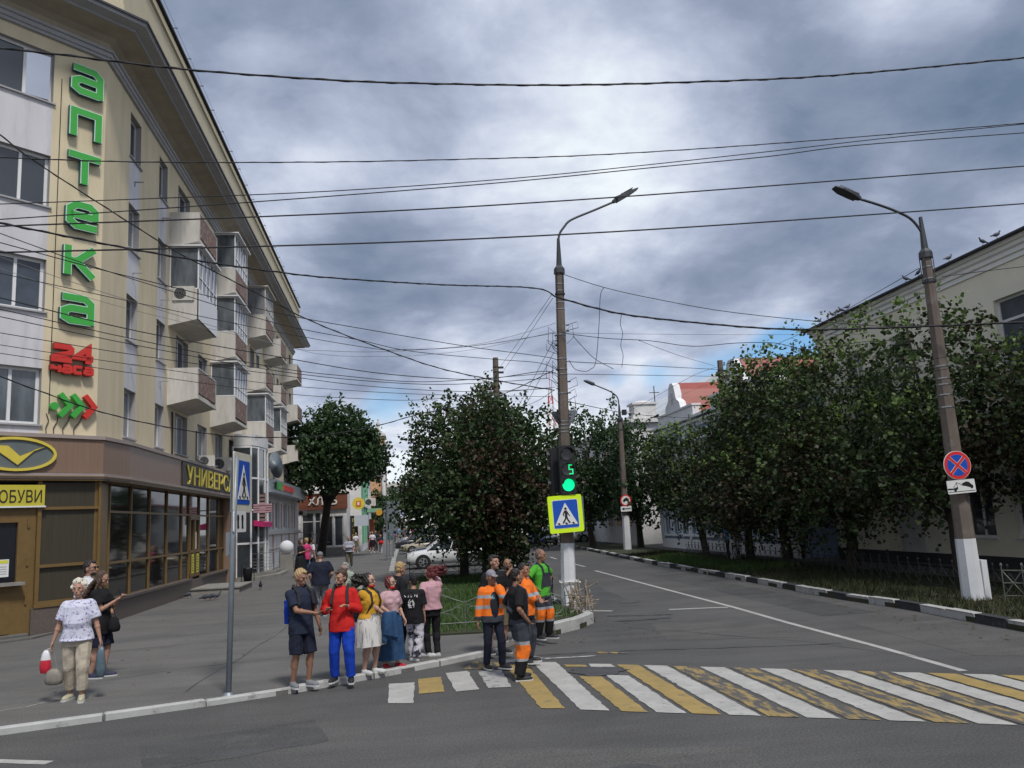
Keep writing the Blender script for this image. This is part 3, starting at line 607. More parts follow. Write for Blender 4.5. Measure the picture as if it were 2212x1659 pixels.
for k in range(4): mb.fbox(fK, 2.93, 3.1, 1.72+k*.06, 1.74+k*.06, -.0895, -.087, 2)
mb.build('price_notice', [M_pvc, M_sty, M_trim], ki)
MB().fbox(fK, .3, 7, 4.1, 4.2, -.8, -.05).build('shop_ceiling', M_blk, blk)
# dark interior backing so nothing shows through
MB().box((-20, 27.5, 0), (-9.2, 70, 5)).build('interior_core', mat('interior_dark', (.03, .028, .025), .9, 0), blk)
# entrance landing steps
t = tag(MB().box((-8.5, 35.9, .07), (-6.55, 38.9, .27)).box((-8.5, 35.85, .271), (-6.5, 38.9, .32)).build('entrance_step', M_conc), 'low grey concrete step in front of the shop door', 'step')
# ---------------------------------------------------------------- sign lettering
GLY = {'а': [[(.04, .9), (.72, .9), (.9, .74), (.9, .0)], [(.9, .1), (.28, .1), (.1, .2), (.1, .42), (.28, .52), (.9, .52)]],
 'п': [[(.1, 0), (.1, .9), (.9, .9), (.9, 0)]], 'т': [[(0, .9), (1, .9)], [(.5, .9), (.5, 0)]],
 'е': [[(.96, .1), (.3, .1), (.1, .26), (.1, .72), (.3, .9), (.72, .9), (.9, .74), (.9, .5), (.12, .5)]],
 'к': [[(.12, 0), (.12, 1)], [(.95, 1), (.4, .5), (.95, 0)], [(.12, .5), (.45, .5)]],
 '2': [[(.05, .9), (.78, .9), (.9, .78), (.9, .6), (.78, .5), (.2, .32), (.1, .24), (.1, .1), (.95, .1)]], '4': [[(.74, 0), (.74, .94), (.06, .34), (1, .34)]],
 'ч': [[(.1, .9), (.1, .5), (.9, .5)], [(.9, .9), (.9, 0)]], 'с': [[(.95, .9), (.22, .9), (.1, .78), (.1, .22), (.22, .1), (.95, .1)]]}
M_grn = mat('sign_green', (.045, .36, .05), .4, .05, 4, spec=.5); M_teal = mat('sign_teal', (.01, .10, .12), .5, .05, 4); M_edge = mat('sign_edge', (.55, .72, .62), .5, 0)
M_red = mat('sign_red', (.55, .035, .025), .45, .05, 4); M_redd = mat('sign_red_side', (.20, .015, .012), .5, 0)
def glyph(g, fr, u, v, w_, h, st, mats, parent, name, dep=(.06, .2)):
    mb = MB(); P = [[(u+a*w_, v+b*h) for a, b in s] for s in GLY[g]]
    for s in P: mb.stroke(fr, s, st+.045, dep[0], dep[1]-.03, 1)
    for s in P: mb.stroke(fr, s, st+.04, dep[1]-.0295, dep[1]-.006, 2)
    for k, s in enumerate(P): mb.stroke(fr, s, st, dep[1]-.0055, dep[1]+k*.0006, 0)
    return mb.build(name, mats, parent)
ph = thing('pharmacy_sign', 'vertical green raised letters АПТЕКА on the cream corner wall', 'sign', fCr.P(-.7, 8.6, 0)[:])
for g, v0, v1, u0, u1 in (('а', 15.66, 16.55, -1.12, -.2), ('п', 14.29, 15.17, -1.12, -.21), ('т', 12.85, 13.80, -1.13, -.2), ('е', 11.46, 12.26, -1.13, -.22), ('к', 10.03, 10.90, -1.16, -.27), ('а', 8.62, 9.45, -1.19, -.26)):
    glyph(g, fCr, u0, v0, u1-u0, v1-v0, .19, [M_grn, M_teal, M_edge], ph, 'letter')
h24 = thing('hours_sign', 'red raised sign reading 24 часа on the cream corner wall', 'sign', fCr.P(-.8, 7.2, 0)[:])
glyph('2', fCr, -1.36, 7.47, .55, .48, .13, [M_red, M_redd, M_red], h24, 'digit'); glyph('4', fCr, -.76, 7.47, .52, .48, .13, [M_red, M_redd, M_red], h24, 'digit')
for i, g in enumerate('часа'): glyph(g, fCr, -1.38+i*.30, 7.16, .24, .22, .06, [M_red, M_redd, M_red], h24, 'letter')
arr = thing('arrow_sign', 'green dot with two green chevrons and a red chevron on the corner wall', 'sign', fCr.P(-.7, 5.9, 0)[:])
mb = MB().poly(fCr, disc(.11, 18, (-1.25, 6.2)), .05, .18); mb.build('dot', M_grn, arr)
for i, u in enumerate((-1.10, -.76, -.42)):
    MB().stroke(fCr, [(u, 6.56), (u+.27, 6.24), (u, 5.93)], .14, .05, .19).build('chevron', M_red if i == 2 else M_grn, arr)
M_suy = mat('sign_yellow', (.62, .50, .07), .5, .05, 4); M_suk = mat('sign_darkbrown', (.03, .022, .018), .5, 0)
fB = Fr((-8.25, 0, 0), (0, 1, 0), (1, 0, 0))
un = thing('shop_sign', 'dark shop sign with yellow letters УНИВЕРСАМ on the brown fascia', 'sign', (-8.2, 34.5, 4.4))
MB().fbox(fB, 33.2, 44.5, 4.38, 5.28, .035, .09).build('sign_board', M_suk, un)
text_mesh('УНИВЕРСАМ', fB, 33.75, 4.44, .76, 1, .1, .035, bold=.0, total=10.6).build('lettering', M_suy, un)
ob = thing('shoe_shop_sign', 'yellow board lettered ОБУВИ above the kiosk hatch', 'sign', fK.P(3, 3.45, 0)[:])
fKr = Fr((-8.05, 25.75, 0), (1, 1, 0), (1, -1, 0)); MB().fbox(fKr, -6, -2.16, 3.44, 4.03, .02, .10).fbox(fKr, -6.03, -2.13, 3.43, 3.47, .0, .12, 1).build('sign_board', [mat('board_yellow', (.50, .44, .05), .5, .05, 4), M_pvc], ob)
text_mesh('Т ОБУВИ', fKr, -3.60, 3.56, .34, 1, .101, .01, total=1.36).build('lettering', M_suk, ob)
ov = thing('oval_emblem', 'yellow oval emblem with a V shape on the brown fascia', 'sign', fK.P(3.6, 4.5, .2)[:])
fO = Fr(Vector((-7.70, 25.93, 0)), (1, 1, 0), (1, -1, 0))
el = lambda a, b, c: [(c+a*math.cos(2*math.pi*k/36), 4.84+b*math.sin(2*math.pi*k/36)) for k in range(36)]
MB().poly(fO, el(1.0, .40, -3.35), .02, .05).build('emblem_field', mat('emblem_grey', (.13, .15, .15), .3, .05, 3), ov)
MB().stroke(fO, el(1.0, .42, -3.35), .07, .02, .10, 0, True).build('emblem_ring', M_suy, ov)
MB().poly(fO, [(-4.0, 5.05), (-3.55, 5.05), (-3.25, 4.78), (-2.6, 5.06), (-2.85, 4.98), (-3.3, 4.55)], .055, .09).build('emblem_v', M_suy, ov)
# ================================================================ poles, lamps, signs
M_pole = mat('pole_concrete', (.13, .105, .088), .9, .18, 1.5, .25, 30, col2=(.20, .18, .16), c2scale=2.2, c2th=(.55, .75))
M_pwht = mat('pole_whitewash', (.60, .61, .63), .85, .06, 2, .15, 30, col2=(.42, .42, .42), c2scale=5, c2th=(.6, .75))
M_dark = mat('lamp_metal', (.055, .06, .065), .5, .15, 5, metal=.3)
M_galv = mat('galvanised', (.20, .225, .25), .45, .12, 4, metal=.3)
M_sback = mat('sign_back', (.17, .20, .22), .5, .08, 4, metal=.3)
M_swh = mat('sign_white', (.66, .66, .65), .45, .03, 5); M_sbl = mat('sign_blue', (.008, .075, .42), .4, .04, 5); M_sbk = mat('sign_black', (.012, .012, .014), .5, 0)
M_srd = mat('sign_redpaint', (.60, .03, .03), .45, .04, 5); M_sfl = mat('sign_fluorescent', (.62, .86, .015), .5, .02, 5); M_scr = mat('sign_cream', (.52, .50, .42), .6, .05, 5)
M_cable = mat('cable_black', (.012, .012, .014), .6, 0); M_cabg = mat('cable_grey', (.16, .16, .16), .6, 0)
def lamp_pole(label, base, top, r0, r1, arm, head, wh=1.5, group='concrete poles with street lamps', straps=(), seg=8):
    base, top = Vector(base), Vector(top); t = thing('street_lamp', label, 'street lamp', base, 0, group)
    ax = top-base; at = lambda z: base+ax*((z-base.z)/ax.z); rr = lambda z: r0+(r1-r0)*(z-base.z)/ax.z
    MB().tube([at(wh+.001), at(top.z)], [rr(wh), r1], seg).build('pole', M_pole, t)
    MB().tube([at(base.z-.15), at(wh)], [r0+.012, rr(wh)+.008], seg).build('whitewashed_base', M_pwht, t)
    k = r1/.12; z = top.z
    mb = MB().tube([at(z-.75), at(z-.70)], r1+.035*k, 10).tube([at(z-.12), at(z+.03), at(z+.12)], [r1+.05*k, r1+.045*k, r1*.8], 10).tube([at(z+.1), at(z+.95)], [r1*.75, .045*k], 8)
    for a in range(4): c, s_ = math.cos(a*1.571+.6)*(r1+.045*k), math.sin(a*1.571+.6)*(r1+.045*k); mb.tube([at(z-.75)+Vector((c, s_, 0)), at(z)+Vector((c, s_, 0))], .014*k, 4)
    mb.build('bracket', M_dark, t)
    pts = [Vector(p) for p in arm]; sm = [pts[0]]
    for i in range(len(pts)-1):
        p0, p1, p2, p3 = pts[max(i-1, 0)], pts[i], pts[i+1], pts[min(i+2, len(pts)-1)]
        for j in range(1, 5): q = j/4; sm.append(.5*((2*p1)+(-p0+p2)*q+(2*p0-5*p1+4*p2-p3)*q*q+(-p0+3*p1-3*p2+p3)*q**3))
    MB().tube(sm, .035*k, 7).build('arm', M_dark, t, smooth=True)
    a, b = pts[-1], Vector(head); d = (b-a); hn = d.normalized(); sd_ = hn.cross(Vector((0, 0, 1))).normalized(); up = sd_.cross(hn)
    l = d.length; prof_ = [(0, .05, .05), (.12, .08, .07), (.14, .13, .09), (.35, .16, .07), (.75, .17, .045), (1, .10, .02)]
    vs = []; 
    for s_, w_, h_ in prof_:
        for c, e in ((-1, -.5), (1, -.5), (1, .4), (.6, 1), (-.6, 1), (-1, .4)): vs.append(a+hn*l*s_+sd_*c*w_*k+up*e*h_*k*1.2)
    fs = [(i*6+j, i*6+(j+1) % 6, (i+1)*6+(j+1) % 6, (i+1)*6+j) for i in range(5) for j in range(6)]+[(5, 4, 3, 2, 1, 0), (30, 31, 32, 33, 34, 35)]
    hd = MB().add(vs, fs)
    for i in range(9): p = a+hn*l*(.38+.055*i)+up*.075*k; hd.add([p-sd_*.13*k, p+sd_*.13*k, p+sd_*.1*k+up*.03*k, p-sd_*.1*k+up*.03*k], [(0, 1, 2, 3)])
    hd.build('lamp_head', M_dark, t)
    if straps:
        mb = MB()
        for z in straps: mb.tube([at(z), at(z+.03)], rr(z)+.008, 10)
        mb.build('steel_strap', M_steel, t)
    return t, at, rr
cp_base, cp_top = AY(1230, 1313, 22.8), AY(1208, 583, 22.8); cp_base.z = .08
zf = lambda *p: [AY(a, b, 22.8) for a, b in p]
lp1, at1, rr1 = lamp_pole('concrete lamp post with white base carrying the traffic light', cp_base, cp_top, .20, .115,
    zf((1207, 560), (1206, 523), (1209, 505), (1218, 491), (1234, 475), (1284, 454), (1324, 437)), AY(1377, 408, 22.8), 1.75,
    straps=[8.9, 8.55, 8.35, 6.9, 6.6, 6.45, 5.9, 5.1, 5.0, 4.9, 4.8, 4.3, 9.1, 7.6])
q = at1(.0); mb = MB()
mb.tube([(at1(.72)+Vector((math.cos(a)*.24, math.sin(a)*.24, .02*math.sin(3*a)))) for a in [i*.45 for i in range(15)]], .022, 6); mb.tube([at1(.72)+Vector((.24, -.02, 0)), at1(.7)+Vector((.33, -.05, -.02))], .022, 6)
tag(mb.build('cable_loop', M_swh), 'white cable wrapped round the whitewashed base of the centre post', 'cable')
MB().tube([at1(.1)+Vector((-.25, -.02, 0)), at1(1.0)+Vector((-.25, -.02, 0))], .03, 6)
zr = lambda *p: [AY(a, b, 18.2) for a, b in p]
rb = AY(2104, 1303, 18.2); rb.z = .1
lp2, at2, rr2 = lamp_pole('leaning concrete lamp post with no stopping sign on the right verge', rb, AY(1999, 548, 18.2), .235, .115,
    zr((1996, 530), (1993, 508), (1983, 490), (1965, 471), (1935, 456), (1900, 443), (1858, 430)), AY(1801, 405, 18.2), 1.5, straps=[8.1, 7.8, 5.6, 5.3, 4.9, 4.6, 5.15])
MB().box((rb.x+.18, 18.0, .1), (rb.x+.32, 18.25, 1.0)).build('cable_box', M_pwht, lp2)
zt = lambda *p: [AY(a, b, 54) for a, b in p]
tb3 = AY(1356, 1188, 54); tb3.z = .1
lp3, at3, rr3 = lamp_pole('smaller distant concrete lamp post carrying the no trucks sign', tb3, AY(1339, 905, 54), .26, .15,
    zt((1338, 890), (1335, 862), (1325, 850), (1310, 842), (1285, 832)), AY(1261, 822, 54), 2.3, straps=[5.4, 5.6, 4.7, 4.4])
MB().box((tb3.x+.28, 53.8, 9.0), (tb3.x+.55, 54.1, 9.35)).build('camera_box', M_blk, lp3)
fb = Vector((.72, 130, .07)); zf2 = lambda *p: [AY(a, b, 130) for a, b in p]
lp4, _a, _b = lamp_pole('far lamp post above the row of parked cars', fb, AY(868, 1062, 130), .3, .2, zf2((868, 1055), (869, 1045), (872, 1040), (880, 1032)), AY(892, 1024, 130), .4)
def plain_pole(label, base, top, r0, r1, wh=0):
    base, top = Vector(base), Vector(top); t = thing('utility_pole', label, 'utility pole', base, 0, 'plain concrete utility poles'); ax = top-base
    MB().tube([base+ax*(wh/ax.z)+Vector((0, 0, .001)), top], [r0+(r1-r0)*wh/ax.z, r1], 8).build('pole', M_pole, t)
    if wh: MB().tube([base-ax*.02, base+ax*(wh/ax.z)], [r0+.01, r0+(r1-r0)*wh/ax.z+.008], 8).build('whitewashed_base', M_pwht, t)
    mb = MB()
    for z in (.5, .75): p = top-ax.normalized()*z; mb.tube([p, p+Vector((0, 0, .04))], r1+.02, 8); mb.box(p+Vector((r1, -.04, -.05)), p+Vector((r1+.25, .04, .05)))
    mb.build('bracket', M_blk, t); return t
plain_pole('plain concrete pole rising behind the centre linden tree', (4.9, 40.5, .1), AY(1070, 773, 40.5), .22, .14)
plain_pole('plain concrete pole with whitewashed base among the right hand trees', (15.15, 36.9, .1), AY(1555, 779, 36.9), .24, .14, 2.0)
# ---- traffic light
M_tl = mat('traffic_black', (.012, .014, .016), .5, .1, 5)
fT = Fr(AY(1223, 1015, 22.45), (1, .04, 0), (.04, -1, 0)); fT.n = Vector((.04, -1, 0)).normalized()
tlt = thing('traffic_light', 'black traffic light showing green with a green number 5 above it', 'traffic light', fT.P(0, -.7)[:])
mb = MB().poly(fT, rrect(-.22, .22, -.66, .66, .05), -.02, .16); mb.build('housing', M_tl, tlt)
M_lens = mat('lens_dark', (.05, .05, .05), .25, .1, 6, spec=.6)
for i, v in enumerate((.42, 0, -.42)):
    ll = MB().poly(fT, disc(.165, 28, (.0, v)), .161, .175)
    ll.build('lens', [M_lens, M_lens, mat('lens_green', (.0, .5, .2), .4, 0, emit=(.0, 1.0, .30), estr=1.15)][i], tlt)
    mb = MB()
    for k in range(12):      # visor
        a0, a1 = R(10+160*k/12), R(10+160*(k+1)/12); p = [(math.cos(a)*.175, v+math.sin(a)*.175) for a in (a0, a1)]
        mb.quad(fT.P(*p[0], .16), fT.P(*p[1], .16), fT.P(*p[1], .34), fT.P(*p[0], .34)); mb.quad(fT.P(*p[1], .16), fT.P(*p[0], .16), fT.P(p[0][0]*.97, v+(p[0][1]-v)*.97, .34), fT.P(p[1][0]*.97, v+(p[1][1]-v)*.97, .34))
    mb.build('visor', M_tl, tlt)
M_led = mat('led_green', (.0, .5, .2), .5, 0, emit=(.02, .85, .25), estr=1.0)
d5 = MB(); five = [(.14, .12), (.04, .12), (.04, 0), (.14, 0), (.14, -.12), (.04, -.12)]
d5.stroke(fT, five, .028, .176, .181); d5.build('countdown_digit', M_led, tlt)
MB().box(fT.P(-.02, .5, -.3), fT.P(.02, .56, 0)).box(fT.P(-.02, -.5, -.3), fT.P(.02, -.44, 0)).build('bracket', M_tl, tlt)
fT2 = Fr(AY(1196, 1017, 22.9), (0, 1, 0), (-1, 0, 0))
tl2 = thing('traffic_light', 'black traffic light housing seen from its edge, left of the green one', 'traffic light', fT2.P(0, -.7)[:])
MB().box(fT2.P(-.2, -.62, -.12), fT2.P(.2, .62, .10)).build('housing', M_tl, tl2)
mb = MB()
for v in (.40, 0, -.40):
    for k in range(10):
        a0, a1 = R(10+16*k), R(26+16*k); p = [(math.cos(a)*.16, v+math.sin(a)*.16) for a in (a0, a1)]; mb.quad(fT2.P(*p[0], .10), fT2.P(*p[1], .10), fT2.P(*p[1], .2), fT2.P(*p[0], .2))
mb.build('visor', M_tl, tl2)
# ---- signs
def walker(fr, c, s, w0, parent, mt=None, mf=None):
    cx, cy = c; P = lambda *pts: [(cx+a*s, cy+b*s) for a, b in pts]
    MB().poly(fr, P((-.44, -.36), (.44, -.36), (0, .46)), w0, w0+.004).build('triangle', mt or M_swh, parent)
    mb = MB().poly(fr, [(cx+.0*s+.05*s*math.cos(t*.524), cy+.235*s+.05*s*math.sin(t*.524)) for t in range(12)], w0+.0045, w0+.008)
    k = w0+.0045; e = w0+.0085
    mb.poly(fr, P((-.06, .17), (.05, .17), (.07, .10), (.05, -.06), (-.05, -.06), (-.03, .08), (-.10, .02)), k, e)
    mb.stroke(fr, P((.03, .15), (.10, .02), (.15, -.04)), .035*s, k, e+.0006); mb.stroke(fr, P((-.05, .14), (-.11, .03), (-.07, -.03)), .035*s, k, e+.0009)
    mb.stroke(fr, P((.02, -.04), (.04, -.14), (.13, -.30)), .055*s, k, e+.0012); mb.stroke(fr, P((-.02, -.04), (-.03, -.15), (-.14, -.30)), .055*s, k, e+.0015)
    for a in (-.32, -.03, .24): mb.poly(fr, P((a, -.345), (a+.08, -.345), (a+.05, -.28), (a-.03, -.28)), k, e)
    mb.build('walking_figure', mf or M_sbk, parent)
f1 = Fr(AY(1221.5, 1110, 22.35), (1, .05, .035), None, (-.035, 0, 1)); f1.n = f1.u.cross(f1.v)
f1.n = Vector((.05, -1, 0)).normalized(); f1.v = f1.n.cross(f1.u).normalized()
s1 = thing('crossing_sign', 'blue pedestrian crossing sign with fluorescent yellow border under the traffic light', 'road sign', f1.P(0, -.5)[:])
MB().poly(f1, rrect(-.475, .475, -.50, .50, .05), 0, .03).build('border_panel', M_sfl, s1)
MB().poly(f1, rrect(-.36, .36, -.385, .385, .04), .031, .034).build('rim', M_swh, s1); MB().poly(f1, rrect(-.345, .345, -.37, .37, .04), .035, .039).build('panel', M_sbl, s1)
walker(f1, (0, -.03), .72, .040, s1)
f1b = Fr(f1.P(.46, 0, -.10), (.85, .5, 0), (.5, -.85, 0)); MB().poly(f1b, rrect(-.2, .12, -.45, .45, .03), -.012, 0).build('rear_panel', M_sback, s1)
# left sign on its grey post
pb = G(493, 1503, .07); pt = AY(507, 1000, 13.97)
sp_ = thing('crossing_sign', 'pedestrian crossing sign on a grey steel post, cream border, at the kerb', 'road sign', pb)
MB().tube([pb-Vector((0, 0, .1)), AY(503, 1170, 13.97), AY(511, 985, 13.97)], [.044, .042, .040], 10).build('post', M_galv, sp_, smooth=True)
MB().tube([pb, pb+Vector((0, 0, .05))], [.09, .05], 10).build('base_collar', M_galv, sp_)
f2 = Fr((-2.66, 13.80, 3.36), (.24, .95, 0), (.95, -.24, 0))
f2 = Fr(AY(503, 1040, 13.9), (.13, .99, 0), (.99, -.13, 0))
MB().poly(f2, rrect(.0, .93, -.49, .49, .04), -.0, .02).build('border_panel', M_scr, sp_); MB().poly(f2, rrect(.13, .80, -.36, .36, .04), .021, .026).build('panel', M_sbl, sp_); walker(f2, (.465, -.03), .70, .027, sp_)
f3 = Fr(AY(503, 1127, 13.9), (.13, .99, 0), (.99, -.13, 0))
MB().poly(f3, rrect(.0, .62, -.17, .17, .03), 0, .018).build('lower_plate', M_swh, sp_)
mb = MB()
for u in (.2, .42): MB().stroke(f3, [(u-.05, .05), (u+.05, .05)], .07, .0185, .022).stroke(f3, [(u, .11), (u, -.11)], .08, .0185, .0222).stroke(f3, [(u-.04, -.09), (u+.05, -.09)], .04, .0185, .0224).build('plate_symbol', M_sbk, sp_)
f2b = Fr(AY(499, 1050, 14.0), (-.14, 1, 0), (-1, -.14, 0)); MB().poly(f2b, rrect(0, .7, -.45, .45, .03), -.01, .01).poly(f2b, rrect(0, .55, -.98, -.68, .03), -.01, .01).build('rear_panel', M_sback, sp_)
MB().box(AY(488, 1150, 14.0), AY(500, 1200, 14.1)).build('junction_box', M_galv, sp_)
for z in (1.9, 2.15): MB().tube([AY(507, 1150, 13.97)*0+Vector((-2.665, 13.97, z)), Vector((-2.665, 13.97, z+.03))], .055, 8).build('clamp', M_galv, sp_)
# no stopping + tow away
f4 = Fr(AY(2067, 1005, 17.9), (1, -.05, .03), (-.10, -1, 0)); f4.n = Vector((-.05, -1, 0)).normalized(); f4.v = f4.n.cross(f4.u).normalized()
s4 = thing('no_stopping_sign', 'round red and blue no stopping sign on the right lamp post', 'road sign', f4.P(0, -.4)[:])
MB().poly(f4, disc(.335, 36), 0, .02).build('rim', M_swh, s4); mb = MB().poly(f4, disc(.325, 36), .0205, .024); mb.build('panel', M_srd, s4); MB().poly(f4, disc(.25, 32), .0245, .027).build('blue_field', M_sbl, s4)
MB().stroke(f4, [(-.185, .185), (.185, -.185)], .075, .0275, .0300).stroke(f4, [(-.185, -.185), (.185, .185)], .075, .0275, .0303).build('cross_edge', M_swh, s4)
MB().stroke(f4, [(-.19, .19), (.19, -.19)], .06, .0305, .0325).stroke(f4, [(-.19, -.19), (.19, .19)], .06, .0305, .0328).build('cross_bars', M_srd, s4)
f5 = Fr(AY(2076, 1051, 17.9), (1, -.05, .045), None); f5.n = f4.n; f5.v = f5.n.cross(f5.u).normalized()
s5 = thing('tow_away_plate', 'white plate with a black tow truck lifting a car', 'road sign', f5.P(0, -.2)[:])
MB().poly(f5, rrect(-.345, .345, -.155, .155, .02), 0, .015).build('panel', M_swh, s5)
mb = MB().stroke(f5, [(-.33, -.11), (.33, -.11)], .014, .0155, .018).poly(f5, [(-.34, -.06), (-.34, -.02), (-.2, -.03), (-.09, .0), (-.09, -.06)], .0155, .018)
mb.poly(f5, disc(.032, 14, (-.16, -.075)), .0155, .0186).poly(f5, disc(.028, 14, (.07, .035)), .0155, .0186).poly(f5, disc(.03, 14, (.25, -.035)), .0155, .0186)
mb.stroke(f5, [(-.2, -.02), (-.11, .10), (-.1, -.02)], .012, .0155, .0182).stroke(f5, [(-.11, .1), (-.02, .06), (.03, .02)], .01, .0155, .0184)
mb.poly(f5, [(.03, .03), (.02, .07), (.08, .09), (.14, .11), (.20, .09), (.26, .03), (.30, -.01), (.28, -.05), (.2, -.03)], .0155, .018)
mb.build('tow_symbol', M_sbk, s5)
# no trucks + arrow
f6 = Fr(AY(1351.5, 1081, 53.6), (1, 0, .02), (0, -1, 0)); s6 = thing('no_trucks_sign', 'round no trucks sign with red rim on the distant lamp post', 'road sign', f6.P(0, -.5)[:])
MB().poly(f6, disc(.37, 30), 0, .03).build('panel', M_srd, s6); MB().poly(f6, disc(.29, 30), .031, .036).build('white_field', M_swh, s6)
MB().poly(f6, [(-.02, -.04), (-.02, .12), (.2, .12), (.2, -.04)], .037, .041).poly(f6, [(-.2, -.06), (-.2, .02), (-.12, .08), (-.04, .08), (-.04, -.06)], .037, .041).poly(f6, disc(.035, 10, (-.13, -.08)), .037, .042).poly(f6, disc(.035, 10, (.13, -.08)), .037, .042).build('truck_symbol', M_sbk, s6)
f7 = Fr(AY(1352.5, 1099, 53.6), (1, 0, .02), (0, -1, 0)); s7 = thing('arrow_plate', 'small white plate with a black arrow pointing left', 'road sign', f7.P(0, -.2)[:])
MB().poly(f7, rrect(-.36, .36, -.175, .175, .02), 0, .02).build('panel', M_swh, s7)
MB().poly(f7, [(-.3, 0), (-.14, .1), (-.14, .03), (.3, .03), (.3, -.03), (-.14, -.03), (-.14, -.1)], .021, .026).build('arrow_symbol', M_sbk, s7)
# back of a give way sign on the centre pole
f8 = Fr(AY(1218, 905, 23.1), (1, 0, .03), (0, 1, 0)); s8 = thing('give_way_sign', 'grey back of a downward triangle sign behind the centre post', 'road sign', f8.P(0, -.4)[:])
MB().poly(f8, [(-.37, .19), (-.34, .23), (.38, .23), (.41, .19), (.05, -.42), (-.02, -.42)], -.01, .01).build('panel', M_sback, s8)
MB().box(f8.P(-.2, .05, -.06), f8.P(.2, .09, -.011)).build('bracket', M_steel, s8)
# ---- three sign posts seen from behind on the left pavement
for i, (bx, by, tx, ty, lbl) in enumerate(((1122, 375, 1294, 980, 'leftmost of three grey posts with sign backs near the parked cars'), (1143, 335, 1330, 985, 'middle of three grey posts with sign backs near the parked cars'), (1182, 360, 1347, 1060, 'rightmost of three grey posts with sign backs near the parked cars'))):
    b_ = G((1050+bx*.42194)*.5486, (2050+by*.42194)*.5486, .07); tp = AY((900+tx*.4822)*.5486, (1500+ty*.4822)*.5486, b_.y)
    t = thing('sign_post', lbl, 'sign post', b_, 0, 'grey sign posts by the parking kerb'); MB().tube([b_, tp], .045, 8).build('post', M_galv, t)
    if i != 2: MB().box((tp.x+.0, tp.y-.06, tp.z-1.35), (tp.x+(.62 if i else .75), tp.y-.04, tp.z)).build('sign_back', M_sback, t)
    else: MB().box((tp.x-.35, tp.y-.06, 1.9), (tp.x+.25, tp.y-.04, 2.7)).build('sign_back', M_sback, t)
# far crossing + bus stop signs
for (x, y, Yd, lbl, nm, w_, h_) in ((864, 1111, 104, 'tiny far pedestrian crossing sign above the crowd', 'crossing_sign', .42, .48), (852, 1126, 100, 'tiny far blue bus stop sign above the crowd', 'bus_stop_sign', .3, .48)):
    f = Fr(AY(x, y, Yd), (1, 0, 0), (0, -1, 0)); t = thing(nm, lbl, 'road sign', (f.o.x, Yd, .07)); MB().tube([(f.o.x, Yd+.06, .07), (f.o.x, Yd+.06, f.o.z+.3)], .05, 6).build('post', M_galv, t)
    MB().poly(f, rrect(-w_, w_, -h_, h_, .05), 0, .03).build('panel', M_swh if nm[0] == 'c' else M_sbl, t)
    if nm[0] == 'c': MB().poly(f, rrect(-w_*.75, w_*.75, -h_*.75, h_*.75, .04), .031, .04).build('blue_field', M_sbl, t); walker(f, (0, 0), .7, .041, t)
    else: MB().poly(f, rrect(-w_*.8, w_*.8, -.1, .25, .04), .031, .04).build('white_field', M_swh, t)
# ================================================================ cables
def cable(name_lbl, pts, y0, y1, r=.010, m=None, twist=0, group='cables strung across the street'):
    n = len(pts); xs = [p[0] for p in pts]; W = []
    for (x, y) in pts:
        f = (x-xs[0])/(xs[-1]-xs[0]) if xs[-1] != xs[0] else 0; W.append(AY(x, y, y0+(y1-y0)*f))
    if y0 == y1 and xs[-1] == xs[0]: W = [AY(x, y, y0) for x, y in pts]
    sm = [W[0]]
    for i in range(n-1):
        p0, p1, p2, p3 = W[max(i-1, 0)], W[i], W[i+1], W[min(i+2, n-1)]
        for j in range(1, 6): q = j/5; sm.append(.5*((2*p1)+(-p0+p2)*q+(2*p0-5*p1+4*p2-p3)*q*q+(-p0+3*p1-3*p2+p3)*q**3))
    mb = MB().tube(sm, r, 5)
    if twist:
        tot = 0; P2 = []
        for i in range(len(sm)-1):
            for j in range(4):
                p = sm[i].lerp(sm[i+1], j/4); tot += (sm[i+1]-sm[i]).length/4; P2.append(p+Vector((0, math.sin(tot*9)*twist, math.cos(tot*9)*twist)))
        mb.tube(P2, r*.7, 4)
    return tag(mb.build('overhead_cable', m or M_cable, smooth=True), name_lbl, 'cable', group)
cable('topmost thick twisted black cable crossing the whole sky', [(-60, 98), (130, 118), (400, 150), (700, 172), (900, 180), (1200, 184), (1500, 177), (1800, 163), (2212, 125), (2290, 117)], 11.5, 12.5, .015, twist=.014)
cable('thin twisted cable crossing just below the letter П', [(-60, 338), (300, 350), (700, 350), (1000, 344), (1300, 334), (1700, 308), (2212, 266), (2290, 259)], 12.5, 13.5, .009, twist=.008)
cable('upper of two cables that meet at the upper right edge', [(-60, 443), (300, 430), (713, 413), (1100, 386), (1400, 356), (1700, 323), (1900, 300), (2212, 268), (2290, 260)], 13.5, 14, .009)
cable('lower of two cables that meet at the upper right edge', [(-60, 478), (300, 454), (713, 424), (1100, 393), (1400, 363), (1660, 338), (1850, 314), (2212, 287), (2290, 281)], 13.5, 14, .010)
cable('straight black cable passing just under the centre lamp head', [(-60, 491), (713, 462), (1152, 438), (1591, 407), (2212, 359), (2290, 353)], 12.5, 13.5, .0125)
cable('straight black cable passing under both lamp arms', [(-60, 547), (713, 528), (1152, 510), (1591, 484), (2212, 440), (2290, 434)], 12, 13.5, .0135)
cable('thick bundled cable from the letter Е down to the centre post', [(-60, 474), (0, 482), (278, 537), (466, 569), (603, 588), (713, 600), (950, 615), (1152, 622), (1200, 641)], 14, 22.3, .018, twist=.016)
cable('thick bundled cable from the centre post toward the right building', [(1200, 641), (1292, 667), (1382, 684), (1591, 705), (1740, 712), (1918, 708), (2212, 696), (2290, 690)], 22.3, 16.5, .024, twist=.02)
